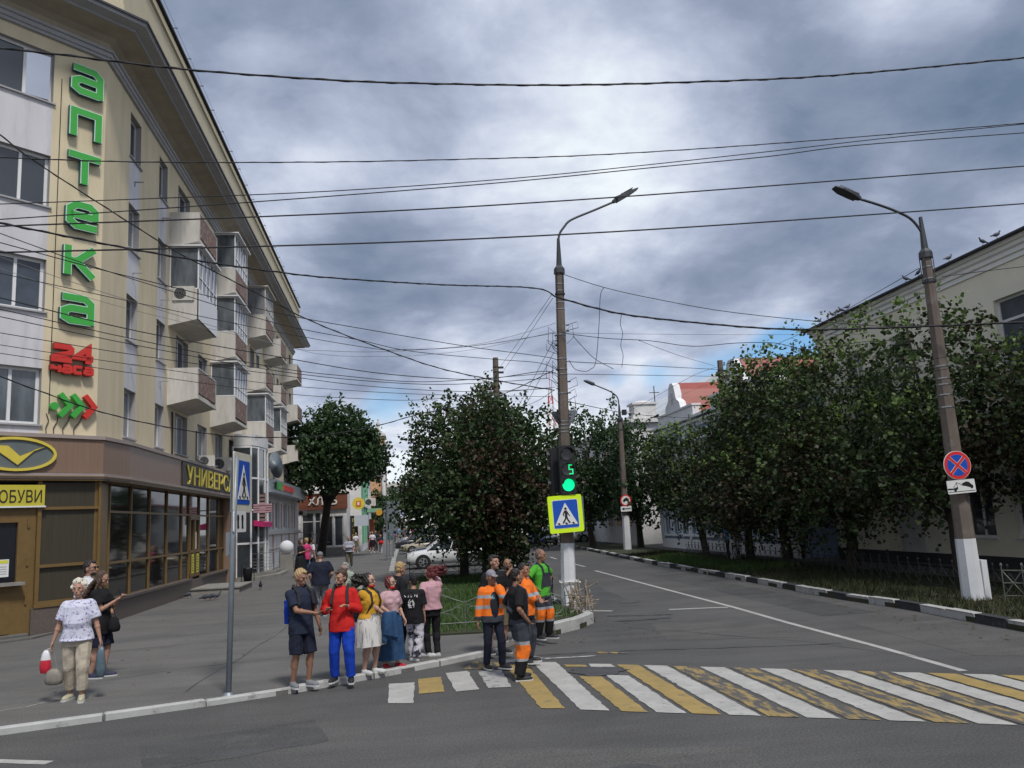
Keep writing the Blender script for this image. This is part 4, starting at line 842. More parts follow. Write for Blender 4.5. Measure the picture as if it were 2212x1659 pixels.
cable('steep black cable dropping from the left edge past the balconies', [(-60, 245), (0, 291), (73, 347), (231, 450), (380, 543), (470, 590), (598, 656), (641, 679), (721, 714), (830, 755), (944, 794), (1067, 821), (1198, 843)], 15, 22.6, .013, twist=.014)
cable('slack cable from the letter К to the post, ending beside two clamps', [(-60, 508), (0, 524), (200, 578), (360, 617), (603, 677), (794, 712), (1007, 748), (1171, 770), (1205, 778)], 15, 22.7, .010)
cable('slack cable ending just under the pair of clamps on the post', [(-60, 480), (0, 504), (190, 572), (380, 632), (603, 700), (773, 734), (890, 759), (1067, 776), (1165, 784), (1205, 800)], 15, 22.7, .009)
cable('cable sagging to the top of the plain pole then rising to the post bracket', [(-60, 574), (0, 590), (300, 655), (603, 718), (808, 753), (876, 755), (985, 751), (1095, 737), (1200, 719)], 15, 22.7, .008)
cable('pale thin cable rising steepest to the centre post', [(-60, 535), (0, 555), (250, 640), (603, 745), (713, 758), (849, 759), (1013, 746), (1110, 725), (1200, 698)], 15, 22.7, .006, M_cabg)
cable('second pale thin cable sagging below the first', [(-60, 560), (0, 580), (250, 660), (603, 745), (700, 766), (800, 770), (900, 768), (1040, 752), (1200, 716)], 16, 22.8, .005, M_cabg)
cable('black cable from the lower left meeting the foot of the plain pole', [(-60, 625), (0, 643), (300, 716), (603, 771), (808, 805), (985, 819), (1067, 817), (1171, 802), (1203, 808)], 15, 22.7, .011)
cable('upper of a close pair of black cables over the left tree', [(-60, 655), (0, 668), (300, 735), (603, 795), (753, 813), (876, 824), (985, 822), (1200, 805)], 15.2, 22.7, .009)
cable('lower of a close pair of black cables over the left tree', [(-60, 672), (0, 684), (300, 747), (603, 802), (821, 825), (985, 830), (1184, 817)], 15.4, 22.7, .009)
cable('black cable ending at the clamp low on the centre post', [(-60, 708), (0, 719), (300, 768), (603, 810), (794, 834), (1013, 846), (1190, 839)], 15.4, 22.7, .008)
cable('nearly level thin cable just above the crown of the left tree', [(-60, 735), (0, 745), (300, 790), (603, 831), (849, 849), (1013, 854), (1195, 857)], 15.6, 22.7, .007)
cable('thin cable touching the top of the left tree crown', [(-60, 754), (0, 763), (300, 808), (603, 849), (794, 862), (904, 864), (1013, 854), (1200, 836)], 15.6, 22.7, .007)
cable('cable crossing the arrow sign and the crown of the left tree', [(-60, 784), (0, 813), (100, 850), (198, 884), (331, 917), (496, 942), (650, 944), (740, 934), (811, 921), (917, 892), (1060, 862), (1196, 800)], 14, 22.7, .010, twist=.01)
cable('thin cable from the centre post over the blue gap to the right post', [(1218, 593), (1305, 621), (1417, 646), (1591, 676), (1889, 704), (2040, 700)], 22.6, 18.2, .010)
cable('loose cable hanging in a long loop right of the centre post', [(1305, 621), (1297, 638), (1294, 701), (1287, 781), (1275, 798), (1263, 802), (1242, 797), (1229, 778)], 22.3, 22.6, .009)
cable('level thin wire from the centre post to the right building', [(1216, 716), (1263, 720), (1591, 723), (1870, 722)], 22.6, 30, .005)
cable('wavy cable from the centre post into the right hand leaves', [(1218, 720), (1311, 731), (1403, 736), (1496, 748), (1591, 741), (1674, 741), (1734, 754), (1799, 752), (1859, 739), (1960, 735)], 22.6, 20, .010)
cable('upper straight cable from the centre post to the plain right pole', [(1223, 781), (1337, 787), (1549, 798), (1610, 801)], 22.6, 36, .011)
cable('lower straight cable from the centre post to the plain right pole', [(1226, 808), (1549, 813), (1640, 815)], 22.6, 36, .009)
cable('thin wire branching down to the plain right pole', [(1377, 734), (1464, 767), (1543, 790)], 24, 36.5, .008)
cable('long diagonal cable from the right post down to the far roofs', [(1984, 580), (1874, 643), (1746, 713), (1591, 779), (1500, 810), (1400, 866), (1350, 892)], 18.4, 52, .010)
cable('thin diagonal wire below the long diagonal cable', [(1990, 592), (1880, 665), (1760, 740), (1620, 795), (1480, 850), (1400, 893)], 18.4, 52, .006)
cable('thin cable from the right post up along the cream building', [(2034, 598), (2100, 589), (2212, 576), (2290, 570)], 18, 16, .008)
cable('short cable from the post bracket down to the tree tops', [(1238, 726), (1255, 745), (1285, 775), (1325, 797)], 22.5, 23.5, .009)
cable('loose dangling wire end below the thick right bundle', [(1343, 676), (1340, 700), (1345, 720), (1341, 745), (1346, 768), (1343, 793)], 21.6, 21.8, .008)
cable('cable from the traffic post toward the distant lamp post', [(1222, 868), (1239, 870), (1315, 886), (1352, 892), (1432, 900), (1551, 904)], 22.7, 50, .013)
cable('upper of three lines in front of the right post', [(2046, 732), (2130, 736), (2212, 740), (2280, 743)], 18, 15, .007)
cable('middle of three lines in front of the right post', [(1860, 802), (1980, 783), (2065, 768), (2212, 755), (2280, 750)], 19, 15, .007)
cable('lowest of three lines in front of the right post', [(1760, 850), (1900, 825), (2046, 797), (2212, 777), (2280, 770)], 20, 15, .007)
for i, (a, b, c, d, l) in enumerate(((1193, 634, 1082, 790, 'uppermost twin line slanting down to the plain pole'), (1194, 644, 1088, 800, 'second twin line slanting down to the plain pole'), (1196, 735, 1110, 895, 'dashed line slanting from the bracket to the linden top'), (1197, 760, 1122, 900, 'second dashed line slanting to the linden top'), (1198, 842, 1128, 880, 'short line from the lower clamp to the linden top'))):
    cable(l, [(c, d), ((a+c)/2-2, (b+d)/2+5), (a, b)], 38 if i < 2 else 33, 22.7, .008, group='slanting cables beside the centre post')
# insulators / loose coils on the post
r_ = random.Random(5)
for i, l in enumerate(('tangle of wire loops at the top bracket of the centre post', 'tangle of wire loops halfway up the centre post', 'tangle of wire loops low on the centre post above the triangle sign')):
    mb = MB()
    for k in range(6):
        z = (7.6, 6.2, 5.3)[i]+r_.uniform(-.4, .4); p = at1(z); s_ = r_.choice((-1, -1, 1)); a = r_.uniform(.1, .35); h = r_.uniform(.15, .45)
        mb.tube([p+Vector((s_*.12, -.1, 0)), p+Vector((s_*(.12+a), -.12, h*.6)), p+Vector((s_*(.15+a), -.12, -h*.5)), p+Vector((s_*.13, -.1, -h))], .008, 4)
        mb.box(p+Vector((s_*.12, -.13, -.015)), p+Vector((s_*.21, -.1, .015)))
    tag(mb.build('cable_tangle', M_cable), l, 'cable', 'wire tangles on the centre post')
# ================================================================ trees
M_bark = mat('bark', (.040, .032, .026), .95, .3, 3, .6, 18)
ML_lin = leafmat('linden_leaf', (.020, .038, .014), (.034, .062, .020), (.070, .110, .032), brown=(.060, .036, .020))
ML_grn = leafmat('green_leaf', (.022, .045, .018), (.035, .070, .024), (.065, .110, .040))
ML_oli = leafmat('olive_leaf', (.018, .030, .012), (.038, .062, .020), (.13, .20, .05), brown=(.052, .040, .018))
def crown_mesh(c, rad, n, leaf, seed, brown=0, lightup=.5, drop=.35, shell=.55, browndir=None):
    g = np.random.default_rng(seed); T = max(1, n//11); c = np.array(c); rad = np.array(rad)
    d = g.normal(size=(T, 3)); d /= np.linalg.norm(d, axis=1)[:, None]
    ph = g.uniform(0, 6.28, 6)
    lump = 1+.13*np.sin(4*d[:, 0]+ph[0])*np.sin(3.5*d[:, 2]+ph[1])+.10*np.sin(7*d[:, 1]+ph[2]+3*d[:, 2])+.08*np.sin(9*d[:, 0]+5*d[:, 2]+ph[3])
    rr = (shell+(1-shell)*g.random(T)**.6)*lump
    P = c+d*rad*rr[:, None]
    dirn = d*np.array([1, 1, .6])+np.array([0, 0, .45])+g.normal(size=(T, 3))*.35; dirn /= np.linalg.norm(dirn, axis=1)[:, None]
    L_ = g.uniform(.35, .95, T)*min(1.0, rad.mean()/3+.35); m = 11
    top = (d[:, 2] > .45) & (g.random(T) < .30); L_[top] *= 1.75; dirn[top, 2] += 1.2; dirn /= np.linalg.norm(dirn, axis=1)[:, None]
    s = np.linspace(0, 1, m)[None, :, None]
    Q = P[:, None, :]+dirn[:, None, :]*L_[:, None, None]*s; Q[:, :, 2] -= (drop*L_[:, None]*(s[:, :, 0]**2)); Q += g.normal(size=Q.shape)*leaf*.55
    Q = Q.reshape(-1, 3); k = len(Q)
    nrm = g.normal(size=(k, 3))+np.array([0, 0, .7]); nrm /= np.linalg.norm(nrm, axis=1)[:, None]
    a = np.cross(nrm, g.normal(size=(k, 3))); a /= np.linalg.norm(a, axis=1)[:, None]; b = np.cross(nrm, a)
    sz = leaf*g.uniform(.65, 1.25, k)[:, None]
    V = np.stack([Q-a*sz*.5, Q-a*sz*.18+b*sz*.42, Q+a*sz*.28+b*sz*.33, Q+a*sz*.62, Q+a*sz*.28-b*sz*.33, Q-a*sz*.18-b*sz*.42], 1)
    V[:, 1:3, :] += nrm[:, None, :]*sz[:, None]*.10; V[:, 4:6, :] += nrm[:, None, :]*sz[:, None]*.10
    tw = np.repeat(g.random(T), m)
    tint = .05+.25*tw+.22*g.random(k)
    up = (Q[:, 2]-c[2])/rad[2]; tint = tint*(.75+.35*lightup*.5)+lightup*.30*np.clip(up-.15, 0, 1)*np.repeat(rr > .85, m)  # lit crown tops put into the leaf colour: upper outer leaves tinted lighter
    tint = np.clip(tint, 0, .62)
    if brown:
        bn = np.sin(Q[:, 0]*1.3+ph[4])+np.sin(Q[:, 2]*1.1+ph[5])+np.sin(Q[:, 1]*1.7)+g.normal(size=k)*.7+np.repeat(g.normal(size=T)*.9, m)
        if browndir is not None: bn += ((Q-c)/rad) @ np.array(browndir)
        tint = np.where(bn > brown, .72+.28*g.random(k), tint)
    return V.reshape(-1, 3), tint
def leaves_obj(V, tint, m, parent, name='crown'):
    k = len(tint); me = bpy.data.meshes.new(name); me.vertices.add(len(V)); im = np.array(wm(parent).inverted()); Vl = V @ im[:3, :3].T+im[:3, 3]
    me.vertices.foreach_set('co', Vl.astype(np.float32).ravel()); me.loops.add(k*6); me.loops.foreach_set('vertex_index', np.arange(k*6, dtype=np.int32))
    me.polygons.add(k); me.polygons.foreach_set('loop_start', np.arange(0, k*6, 6, dtype=np.int32)); me.update(calc_edges=True)
    at = me.attributes.new('tint', 'FLOAT', 'FACE'); at.data.foreach_set('value', tint.astype(np.float32)); me.materials.append(m); me.validate()
    o = bpy.data.objects.new(name, me); COL.objects.link(o); o.parent = parent; return o
def tree(label, base, crowns, r, m, seed, name='linden_tree', group='street trees', fork=1.9, lean=(0, 0), leaf=.12, n=9000, kw={}, limbs=7):
    t = thing(name, label, 'tree', base, 0, group); g = random.Random(seed); base = Vector(base)
    mb = MB(); f = base+Vector((lean[0], lean[1], fork)); mb.tube([base-Vector((0, 0, .15)), base+Vector((0, 0, .12)), base.lerp(f, .5)+Vector((g.uniform(-.05, .05), 0, 0)), f], [r*1.5, r*1.12, r*.95, r*.85], 9)
    for i in range(limbs):
        c, rad = crowns[i % len(crowns)]; d = Vector((g.uniform(-.75, .75)*rad[0], g.uniform(-.75, .75)*rad[1], g.uniform(-.2, .75)*rad[2])); e = Vector(c)+d
        q = f.lerp(e, .45)+Vector((g.uniform(-.3, .3), g.uniform(-.3, .3), .35)); s0 = base.lerp(f, g.uniform(.78, .98)); mb.tube([s0, q, e], [r*.5, r*.28, r*.08], 6)
        for k in range(2): e2 = q+Vector((g.uniform(-1, 1)*rad[0]*.5, g.uniform(-1, 1)*rad[1]*.5, g.uniform(.0, .6)*rad[2])); mb.tube([q, e2], [r*.2, r*.05], 5)
    mb.build('trunk', M_bark, t, smooth=True)
    Vs, Ts = [], []; tot = sum(rad[0]*rad[2] for c, rad in crowns)
    for i, (c, rad) in enumerate(crowns):
        V, q = crown_mesh(c, rad, int(n*rad[0]*rad[2]/tot), leaf, seed*10+i, **kw); Vs.append(V); Ts.append(q)
    V = np.concatenate(Vs); V[:, 2] = np.maximum(V[:, 2], .35); leaves_obj(V, np.concatenate(Ts), m, t); return t
B = dict(brown=1.25, lightup=.8, shell=.5, browndir=(.6, -.9, .25))
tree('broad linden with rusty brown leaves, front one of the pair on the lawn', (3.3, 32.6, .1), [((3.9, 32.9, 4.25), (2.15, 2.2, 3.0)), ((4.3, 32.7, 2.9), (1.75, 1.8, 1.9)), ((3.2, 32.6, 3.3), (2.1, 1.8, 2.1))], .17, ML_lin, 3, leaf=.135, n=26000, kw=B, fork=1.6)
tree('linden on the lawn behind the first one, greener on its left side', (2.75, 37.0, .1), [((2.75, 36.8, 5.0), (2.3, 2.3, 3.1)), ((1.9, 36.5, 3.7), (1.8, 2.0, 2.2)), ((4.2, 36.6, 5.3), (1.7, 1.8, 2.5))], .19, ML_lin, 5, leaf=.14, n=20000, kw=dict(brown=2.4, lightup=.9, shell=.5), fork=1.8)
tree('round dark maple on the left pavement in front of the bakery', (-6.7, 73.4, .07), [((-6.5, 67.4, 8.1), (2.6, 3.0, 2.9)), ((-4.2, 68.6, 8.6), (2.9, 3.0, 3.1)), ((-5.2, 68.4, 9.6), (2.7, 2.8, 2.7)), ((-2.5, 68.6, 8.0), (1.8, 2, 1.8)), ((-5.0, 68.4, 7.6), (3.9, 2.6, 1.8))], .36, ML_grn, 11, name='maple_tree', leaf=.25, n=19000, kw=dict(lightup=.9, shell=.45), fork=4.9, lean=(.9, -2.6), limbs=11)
# right verge
O = dict(brown=1.45, lightup=1.45, shell=.42, drop=.5, browndir=(.2, -.3, -1.0))
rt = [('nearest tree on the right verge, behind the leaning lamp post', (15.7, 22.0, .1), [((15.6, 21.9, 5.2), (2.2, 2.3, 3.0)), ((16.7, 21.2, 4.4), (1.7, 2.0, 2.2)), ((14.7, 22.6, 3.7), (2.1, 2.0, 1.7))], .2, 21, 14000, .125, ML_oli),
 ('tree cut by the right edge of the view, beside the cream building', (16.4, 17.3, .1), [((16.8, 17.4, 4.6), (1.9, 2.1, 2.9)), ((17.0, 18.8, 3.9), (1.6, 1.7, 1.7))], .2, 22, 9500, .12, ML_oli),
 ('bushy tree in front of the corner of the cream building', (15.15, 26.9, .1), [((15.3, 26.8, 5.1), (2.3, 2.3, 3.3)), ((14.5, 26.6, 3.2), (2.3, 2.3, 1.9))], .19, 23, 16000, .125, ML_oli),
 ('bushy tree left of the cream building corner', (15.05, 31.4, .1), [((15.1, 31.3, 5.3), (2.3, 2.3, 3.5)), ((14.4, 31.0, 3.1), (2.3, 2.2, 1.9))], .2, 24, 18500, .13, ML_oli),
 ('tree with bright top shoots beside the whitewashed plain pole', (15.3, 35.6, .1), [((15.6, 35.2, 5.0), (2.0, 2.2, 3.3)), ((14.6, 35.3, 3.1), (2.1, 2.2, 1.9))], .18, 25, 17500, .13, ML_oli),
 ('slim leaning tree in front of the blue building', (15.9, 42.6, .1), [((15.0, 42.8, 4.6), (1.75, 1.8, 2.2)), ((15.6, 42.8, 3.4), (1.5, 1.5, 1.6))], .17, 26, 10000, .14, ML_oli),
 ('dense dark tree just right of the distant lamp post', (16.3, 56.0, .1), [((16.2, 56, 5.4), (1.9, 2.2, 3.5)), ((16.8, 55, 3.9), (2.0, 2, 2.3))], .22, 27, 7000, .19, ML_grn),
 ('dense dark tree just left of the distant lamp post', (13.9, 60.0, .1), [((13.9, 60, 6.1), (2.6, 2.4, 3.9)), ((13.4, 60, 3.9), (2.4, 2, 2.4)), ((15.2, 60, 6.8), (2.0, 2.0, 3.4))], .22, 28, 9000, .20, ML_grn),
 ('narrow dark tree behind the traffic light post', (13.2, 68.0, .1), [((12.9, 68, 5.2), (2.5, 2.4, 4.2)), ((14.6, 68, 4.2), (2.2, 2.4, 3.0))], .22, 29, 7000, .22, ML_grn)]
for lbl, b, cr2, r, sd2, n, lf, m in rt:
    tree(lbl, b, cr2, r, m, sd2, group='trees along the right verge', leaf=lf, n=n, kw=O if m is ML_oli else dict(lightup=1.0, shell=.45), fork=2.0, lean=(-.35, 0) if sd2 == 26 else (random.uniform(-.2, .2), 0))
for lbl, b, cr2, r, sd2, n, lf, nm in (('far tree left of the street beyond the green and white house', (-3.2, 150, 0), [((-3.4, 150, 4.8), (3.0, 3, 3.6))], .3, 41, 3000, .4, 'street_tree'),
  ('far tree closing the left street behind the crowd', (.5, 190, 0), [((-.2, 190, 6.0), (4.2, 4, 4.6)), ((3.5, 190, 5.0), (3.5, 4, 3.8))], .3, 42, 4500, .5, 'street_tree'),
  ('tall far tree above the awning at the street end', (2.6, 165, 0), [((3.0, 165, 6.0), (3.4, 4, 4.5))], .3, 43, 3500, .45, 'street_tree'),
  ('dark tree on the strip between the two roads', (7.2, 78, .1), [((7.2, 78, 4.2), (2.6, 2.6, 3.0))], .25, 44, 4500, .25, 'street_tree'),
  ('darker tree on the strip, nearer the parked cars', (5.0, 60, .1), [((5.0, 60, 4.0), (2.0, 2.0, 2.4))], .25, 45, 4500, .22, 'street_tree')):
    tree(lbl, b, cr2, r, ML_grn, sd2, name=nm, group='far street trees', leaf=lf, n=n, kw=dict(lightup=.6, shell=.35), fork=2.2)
# ================================================================ shops past the brown band (ground floor of the block)
M_wh2 = mat('shop_white', (.62, .61, .60), .8, .08, 2, .1, 20, col2=(.36, .35, .34), c2scale=1.5, c2th=(.55, .75))
M_pink = mat('pink_panel', (.42, .24, .20), .85, .08, 3)
M_alu = mat('fascia_metal', (.34, .36, .38), .35, .05, 1.5, metal=.4)
sh_ = thing('shop_building', 'white and pink shop front with a grey metal canopy beyond the railings', 'shop', (-8.5, 50, 0))
f = Fr((-8.25, 0, 0), (0, 1, 0), (1, 0, 0))
o2 = [(45.2, 46.6, .4, 3.0), (51.5, 53, 2.6, 4.4), (54.5, 56.0, 2.6, 4.4), (58, 60, 2.6, 4.4), (62, 64, 2.6, 4.4), (66, 67.4, 2.6, 4.4)]
mb = MB(); wall_grid(mb, f, 44.6, 71, .07, 5.2, o2, .2, 0, 0); mb.quad((-8.25, 44.6, .07), (-8.7, 44.6, .07), (-8.7, 44.6, 5.2), (-8.25, 44.6, 5.2)); mb.build('wall', M_wh2, sh_)
mb = MB()
for a in (47.2, 53.5, 56.6, 60.6, 64.6, 68): mb.fbox(f, a, a+.55, .4, 2.2, .003, .02); mb.fbox(f, a, a+.55, 2.6, 4.3, .003, .02)
mb.build('pink_panels', M_pink, sh_)
MB().fbox(f, 50.6, 70.9, 2.25, 2.42, 0, .18).fbox(f, 50.6, 70.9, 1.3, 1.36, 0, .05).build('ledge', M_bal, sh_)
for a, b, c, d in o2: window(f, a, b, c, d, sh_, M_pvc, M_gls, 2, .07, .15, name='window' if c > 1 else 'glazed_door')
mb = MB(); cp_ = [(-8.2, 50.2), (-7.6, 50.4), (-7.35, 52), (-7.3, 68), (-7.6, 70), (-8.2, 70.5)]
mb.prism(cp_, 4.75, 5.55); mb.build('canopy', M_alu, sh_)
fc = Fr((-7.33, 0, 0), (0, 1, 0), (1, 0, 0)); MB().fbox(fc, 51.8, 54.6, 4.95, 5.4, .0, .06).build('green_lettering', M_grn, sh_)
MB().fbox(fc, 55.0, 59.6, 4.98, 5.32, .0, .09).build('red_lettering', M_red, sh_)
MB().fbox(Fr((-7.25, 69.6, 0), (1, 0, 0), (0, -1, 0)), -.05, .25, 4.85, 5.5, 0, .1).build('red_emblem', M_red, sh_)
# rounded glass bay
by = thing('glass_bay', 'rounded two storey glass bay with white mullions under the balcony', 'bay window', (-8.3, 47, 0))
bay = [(-8.5, 44.65), (-7.6, 44.7), (-7.35, 45.4), (-7.2, 46.6), (-7.25, 47.9), (-7.6, 48.9), (-8.5, 49.3)]
MB().prism(bay, .12, 6.9).build('glass', M_gls, by)
mb = MB()
for z in (.12, 1.9, 3.6, 5.25, 6.88): sweep(mb, bay, [(.03, z-.05), (.03, z+.05), (-.05, z+.051)])
for p in bay: mb.tube([(p[0]+.02, p[1], .12), (p[0]+.02, p[1], 6.9)], .05, 6)
mb.build('mullions', M_pvc, by); mb = MB().prism([(p[0]+.06, p[1]) for p in bay], 6.95, 7.55); mb.build('bay_top', M_wh2, by)
# pharmacy cross, awning
cr_o = thing('pharmacy_cross', 'striped pharmacy cross sign hanging out over the pink awning', 'sign', (-7.0, 44, 3.6))
fx = Fr((-6.85, 43.6, 3.62), (1, 0, 0), (0, -1, 0)); mb = MB()
for k in range(7): mb.fbox(fx, -.14, .16, -.62+k*.2, -.5+k*.2, -.06, .06, 0 if abs(k-3) < 2 else 1)
for k in range(4): mb.fbox(fx, -.42, .48, -.2+k*.115, -.12+k*.115, -.05, .05, 0); 
mb.fbox(fx, -.13, .15, -.65, .78, -.04, .04, 2); mb.fbox(fx, -.4, .46, -.22, .22, -.039, .039, 2)
mb.build('cross_panel', [mat('led_pink', (.42, .25, .28), .5, 0), mat('led_dim', (.22, .13, .13), .5, 0), M_blk], cr_o); MB().fbox(fx, -1.4, -.4, .0, .05, -.02, .02).build('bracket', M_blk, cr_o)
aw = tag(MB().add([(-8.2, 45, 3.25), (-7.0, 45, 2.95), (-7.0, 48, 2.95), (-8.2, 48, 3.25), (-8.2, 45, 2.9), (-7.0, 45, 2.7), (-7.0, 48, 2.7), (-8.2, 48, 2.9)], [(0, 1, 2, 3), (0, 4, 5, 1), (1, 5, 6, 2), (2, 6, 7, 3), (4, 7, 6, 5)]).build('awning', mat('awning_pink', (.42, .015, .12), .8, .1, 3)), 'magenta pink awning over the door beside the pharmacy cross', 'awning')
di = thing('satellite_dish', 'grey satellite dish on the wall above the metal canopy', 'satellite dish', (-7.4, 51, 6.4))
mb = MB(); ax = Vector((.93, -.36, .1)).normalized(); c0 = Vector((-7.2, 51.0, 6.35)); mb.tube([c0+ax*z for z in (-.14, -.12, -.07, 0)], [.1, .4, .65, .8], 24); mb.build('dish', M_sback, di, smooth=True)
MB().tube([(-8.5, 51.6, 6.1), (-7.3, 51.1, 6.3)], .04, 6).build('mount', M_blk, di)
# landing with railings, bins, bollard
tag(MB().prism([(-8.7, 44.6), (-7.1, 44.3), (-6.35, 46.5), (-6.35, 49.6), (-8.2, 49.6)], .07, .22).prism([(-8.7, 44.9), (-7.3, 44.75), (-6.65, 46.7), (-6.65, 49.3), (-8.2, 49.3)], .221, .38).build('entrance_step', M_conc), 'two level stone landing with steel railings at the white shops', 'step')
rl = thing('railing', 'polished steel railing round the stone landing', 'railing', (-7, 47, .22))
rp = [(-8.4, 45.0), (-7.3, 44.9), (-6.75, 46.8), (-6.75, 49.1)]; mb = MB()
for i in range(3):
    a, b = Vector((*rp[i], 0)), Vector((*rp[i+1], 0))
    for z in (.62, .78, .94, 1.1, 1.35): mb.tube([a+Vector((0, 0, z)), b+Vector((0, 0, z))], .022 if z > 1.2 else .012, 6)
mb.build('rails', M_steel, rl)
for p in rp: MB().tube([(p[0], p[1], .3), (p[0], p[1], 1.38)], .03, 8).build('post', M_steel, rl)
bl = thing('ball_bollard', 'white ball on a square stone pedestal beside the railings', 'bollard', (-6.75, 52, .07))
MB().box((-7.15, 51.6, .07), (-6.35, 52.4, 1.05)).box((-7.2, 51.55, .07), (-6.3, 52.45, .2)).build('pedestal', M_conc, bl); MB().ell((-6.75, 52, 1.45), (.42, .42, .42), 24, 14).build('ball', M_pwht, bl, smooth=True)
def bin_(x, y, l, s=1.0, z=.07):
    t = thing('litter_bin', l, 'litter bin', (x, y, z), 0, 'dark litter bins'); MB().lathe((x, y, z), [(.17*s, 0), (.22*s, .55*s), (.22*s, .6*s)], 12).build('bucket', M_tl, t, smooth=True); MB().tube([(x-.28*s, y, z), (x-.28*s, y, z+.8*s), (x+.28*s, y, z+.8*s), (x+.28*s, y, z)], .02, 5).build('frame', M_tl, t)
bin_(-7.55, 43.6, 'dark litter bin just left of the railings', 1.1); bin_(-7.9, 50.3, 'dark litter bin behind the railings against the white wall', 1.2)
# ================================================================ bakery pavilion
bk = thing('bakery_kiosk', 'white glazed bakery pavilion with brown board lettered ХЛЕБ', 'shop', (-6.6, 76, 0))
f = Fr((-8.6, 76, 0), (1, 0, 0), (0, -1, 0)); W_ = 3.95
ob2 = [(.05, 1.1, 1.0, 3.9), (1.15, 1.7, 1.0, 3.9), (1.9, 2.75, .85, 3.5), (2.85, 3.65, .85, 3.5)]
mb = MB(); wall_grid(mb, f, 0, W_, .07, 4.1, ob2, .15); mb.quad(f.P(W_, .07), f.P(W_, .07, -8), f.P(W_, 5.6, -8), f.P(W_, 5.6)); mb.quad(f.P(0, 5.6), f.P(W_, 5.6), f.P(W_, 5.6, -8), f.P(0, 5.6, -8)); mb.quad(f.P(0, 4.1), f.P(W_, 4.1), f.P(W_, 5.6), f.P(0, 5.6)); mb.build('wall', M_wh2, bk)
for i, o_ in enumerate(ob2): window(f, *o_, bk, M_pvc, M_gls, 1, .08, .12, trans=(.72 if i < 2 else 0), name='glazed_door' if i > 1 else 'window')
M_wood = mat('sign_wood', (.16, .055, .03), .6, .25, 1.5, stretch=(.5, 1, 8))
MB().fbox(f, -.35, W_+.1, 4.1, 5.5, .02, .25).build('sign_board', M_wood, bk); MB().fbox(f, -.2, W_+.25, 5.5, 5.62, 0, .35).build('roof_edge', M_bal, bk)
text_mesh('ХЛЕБ', f, .62, 4.5, .72, 1, .26, .08, bold=.02, total=2.55).build('lettering', M_swh, bk)
mb = MB()
for i in range(4): mb.box((-6.9-.0*i, 74.3+i*.35, .07), (-4.5, 76, .25+i*.17-.002*i))
tag(mb.build('entrance_step', M_conc), 'dark stone steps up to the bakery doors', 'step')
rl = thing('railing', 'steel handrail of the ramp in front of the bakery window', 'railing', (-8, 74, .07)); mb = MB()
for z in (.9, 1.3, 1.75, 2.2): mb.tube([(-9.4, 71.5, z), (-7.2, 71.5, z)], .03, 5)
for x in (-9.4, -8.6, -7.2): mb.tube([(x, 71.5, .07), (x, 71.5, 2.25)], .03, 5)
mb.tube([(-7.2, 71.6, 2.1), (-6.0, 74, 1.2)], .03, 5); mb.tube([(-5.0, 75.9, 1.9), (-4.3, 74.4, 1.1)], .03, 5); mb.build('rails', M_steel, rl)
aircon((-8.05, 71.9, 3.6), 0, 'small white air conditioner at the left of the bakery board', .8)
# ---- houses further along the left street
def simple_windows(bld, f, cols, rows, w_, h_, mf, mg, d=.12, nm='window'):
    for u in cols:
        for v in rows: window(f, u, u+w_, v, v+h_, bld, mf, mg, 2, .07, d, name=nm)
gw = thing('green_white_house', 'white two storey house with green pilasters behind the bakery', 'building', (-4, 84, 0))
M_gp = mat('pilaster_green', (.10, .30, .18), .8, .1, 3)
f = Fr((-3.6, 82, 0), (0, 1, 0), (1, 0, 0)); fe = Fr((-12, 82, 0), (1, 0, 0), (0, -1, 0))
oo = [(3+i*4.2, 4.6+i*4.2, z, z+2.2) for i in range(6) for z in (1.3, 5.3)]; mb = MB(); wall_grid(mb, f, 0, 28, 0, 9, oo, .2); mb.quad(fe.P(0, 0), fe.P(8.4, 0), fe.P(8.4, 9), fe.P(0, 9)); mb.quad((-12, 82, 9), (-3.6, 82, 9), (-3.6, 110, 9), (-12, 110, 9)); mb.build('wall', M_wh2, gw)
for a, b, c, d in oo: window(f, a, b, c, d, gw, M_pvc, M_gls, 2, .1, .15)
mb = MB()
for u in (.2, 2.0, 6.2, 10.4, 14.6): mb.fbox(f, u, u+.5, .8, 8.6, 0, .12)
mb.fbox(fe, 7.6, 8.0, .8, 3.2, 0, .08); mb.build('pilasters', M_gp, gw); MB().fbox(f, -.1, 28, 8.7, 9.1, -.02, .35).fbox(f, -.1, 28, 4.4, 4.6, 0, .15).build('cornice', M_wh2, gw)
f = Fr((-3.5, 82, 0), (1, 0, 0), (0, -1, 0)); ps = thing('poster_stand', 'black vertical poster board beside the bakery', 'poster', (-4.0, 81, 0)); MB().box((-4.6, 80.5, .6), (-3.9, 80.7, 3.5)).build('board', M_blk, ps)
fp = Fr((-4.6, 80.5, 0), (1, 0, 0), (0, -1, 0)); mb = MB()
for i, g_ in enumerate('ШАУР'): text_mesh(g_, fp, .2, 2.9-i*.5, .36, .8, .002, .02, mb=mb)
mb.build('lettering', M_suy, ps)
yr = thing('round_shop_sign', 'round yellow and orange hanging sign past the bakery', 'sign', (-3.7, 80, 4)); fy = Fr((-3.78, 80, 4.6), (1, 0, 0), (0, -1, 0))
MB().poly(fy, disc(.58, 28), -.06, .06).build('disc', M_suy, yr); MB().poly(fy, rrect(-.22, .25, -.28, .25, .06), .061, .1).build('centre_patch', mat('sign_orange', (.62, .16, .02), .5, .05, 3), yr); MB().fbox(fy, -.09, .09, -.15, .12, .101, .12).build('emblem', M_swh, yr)
tag(MB().box((-4.2, 80, 2.5), (-2.9, 80.2, 3.5)).build('shop_sign', mat('sign_pale', (.42, .45, .5), .4, .05, 3)), 'pale blank hanging panel below the round yellow sign', 'sign')
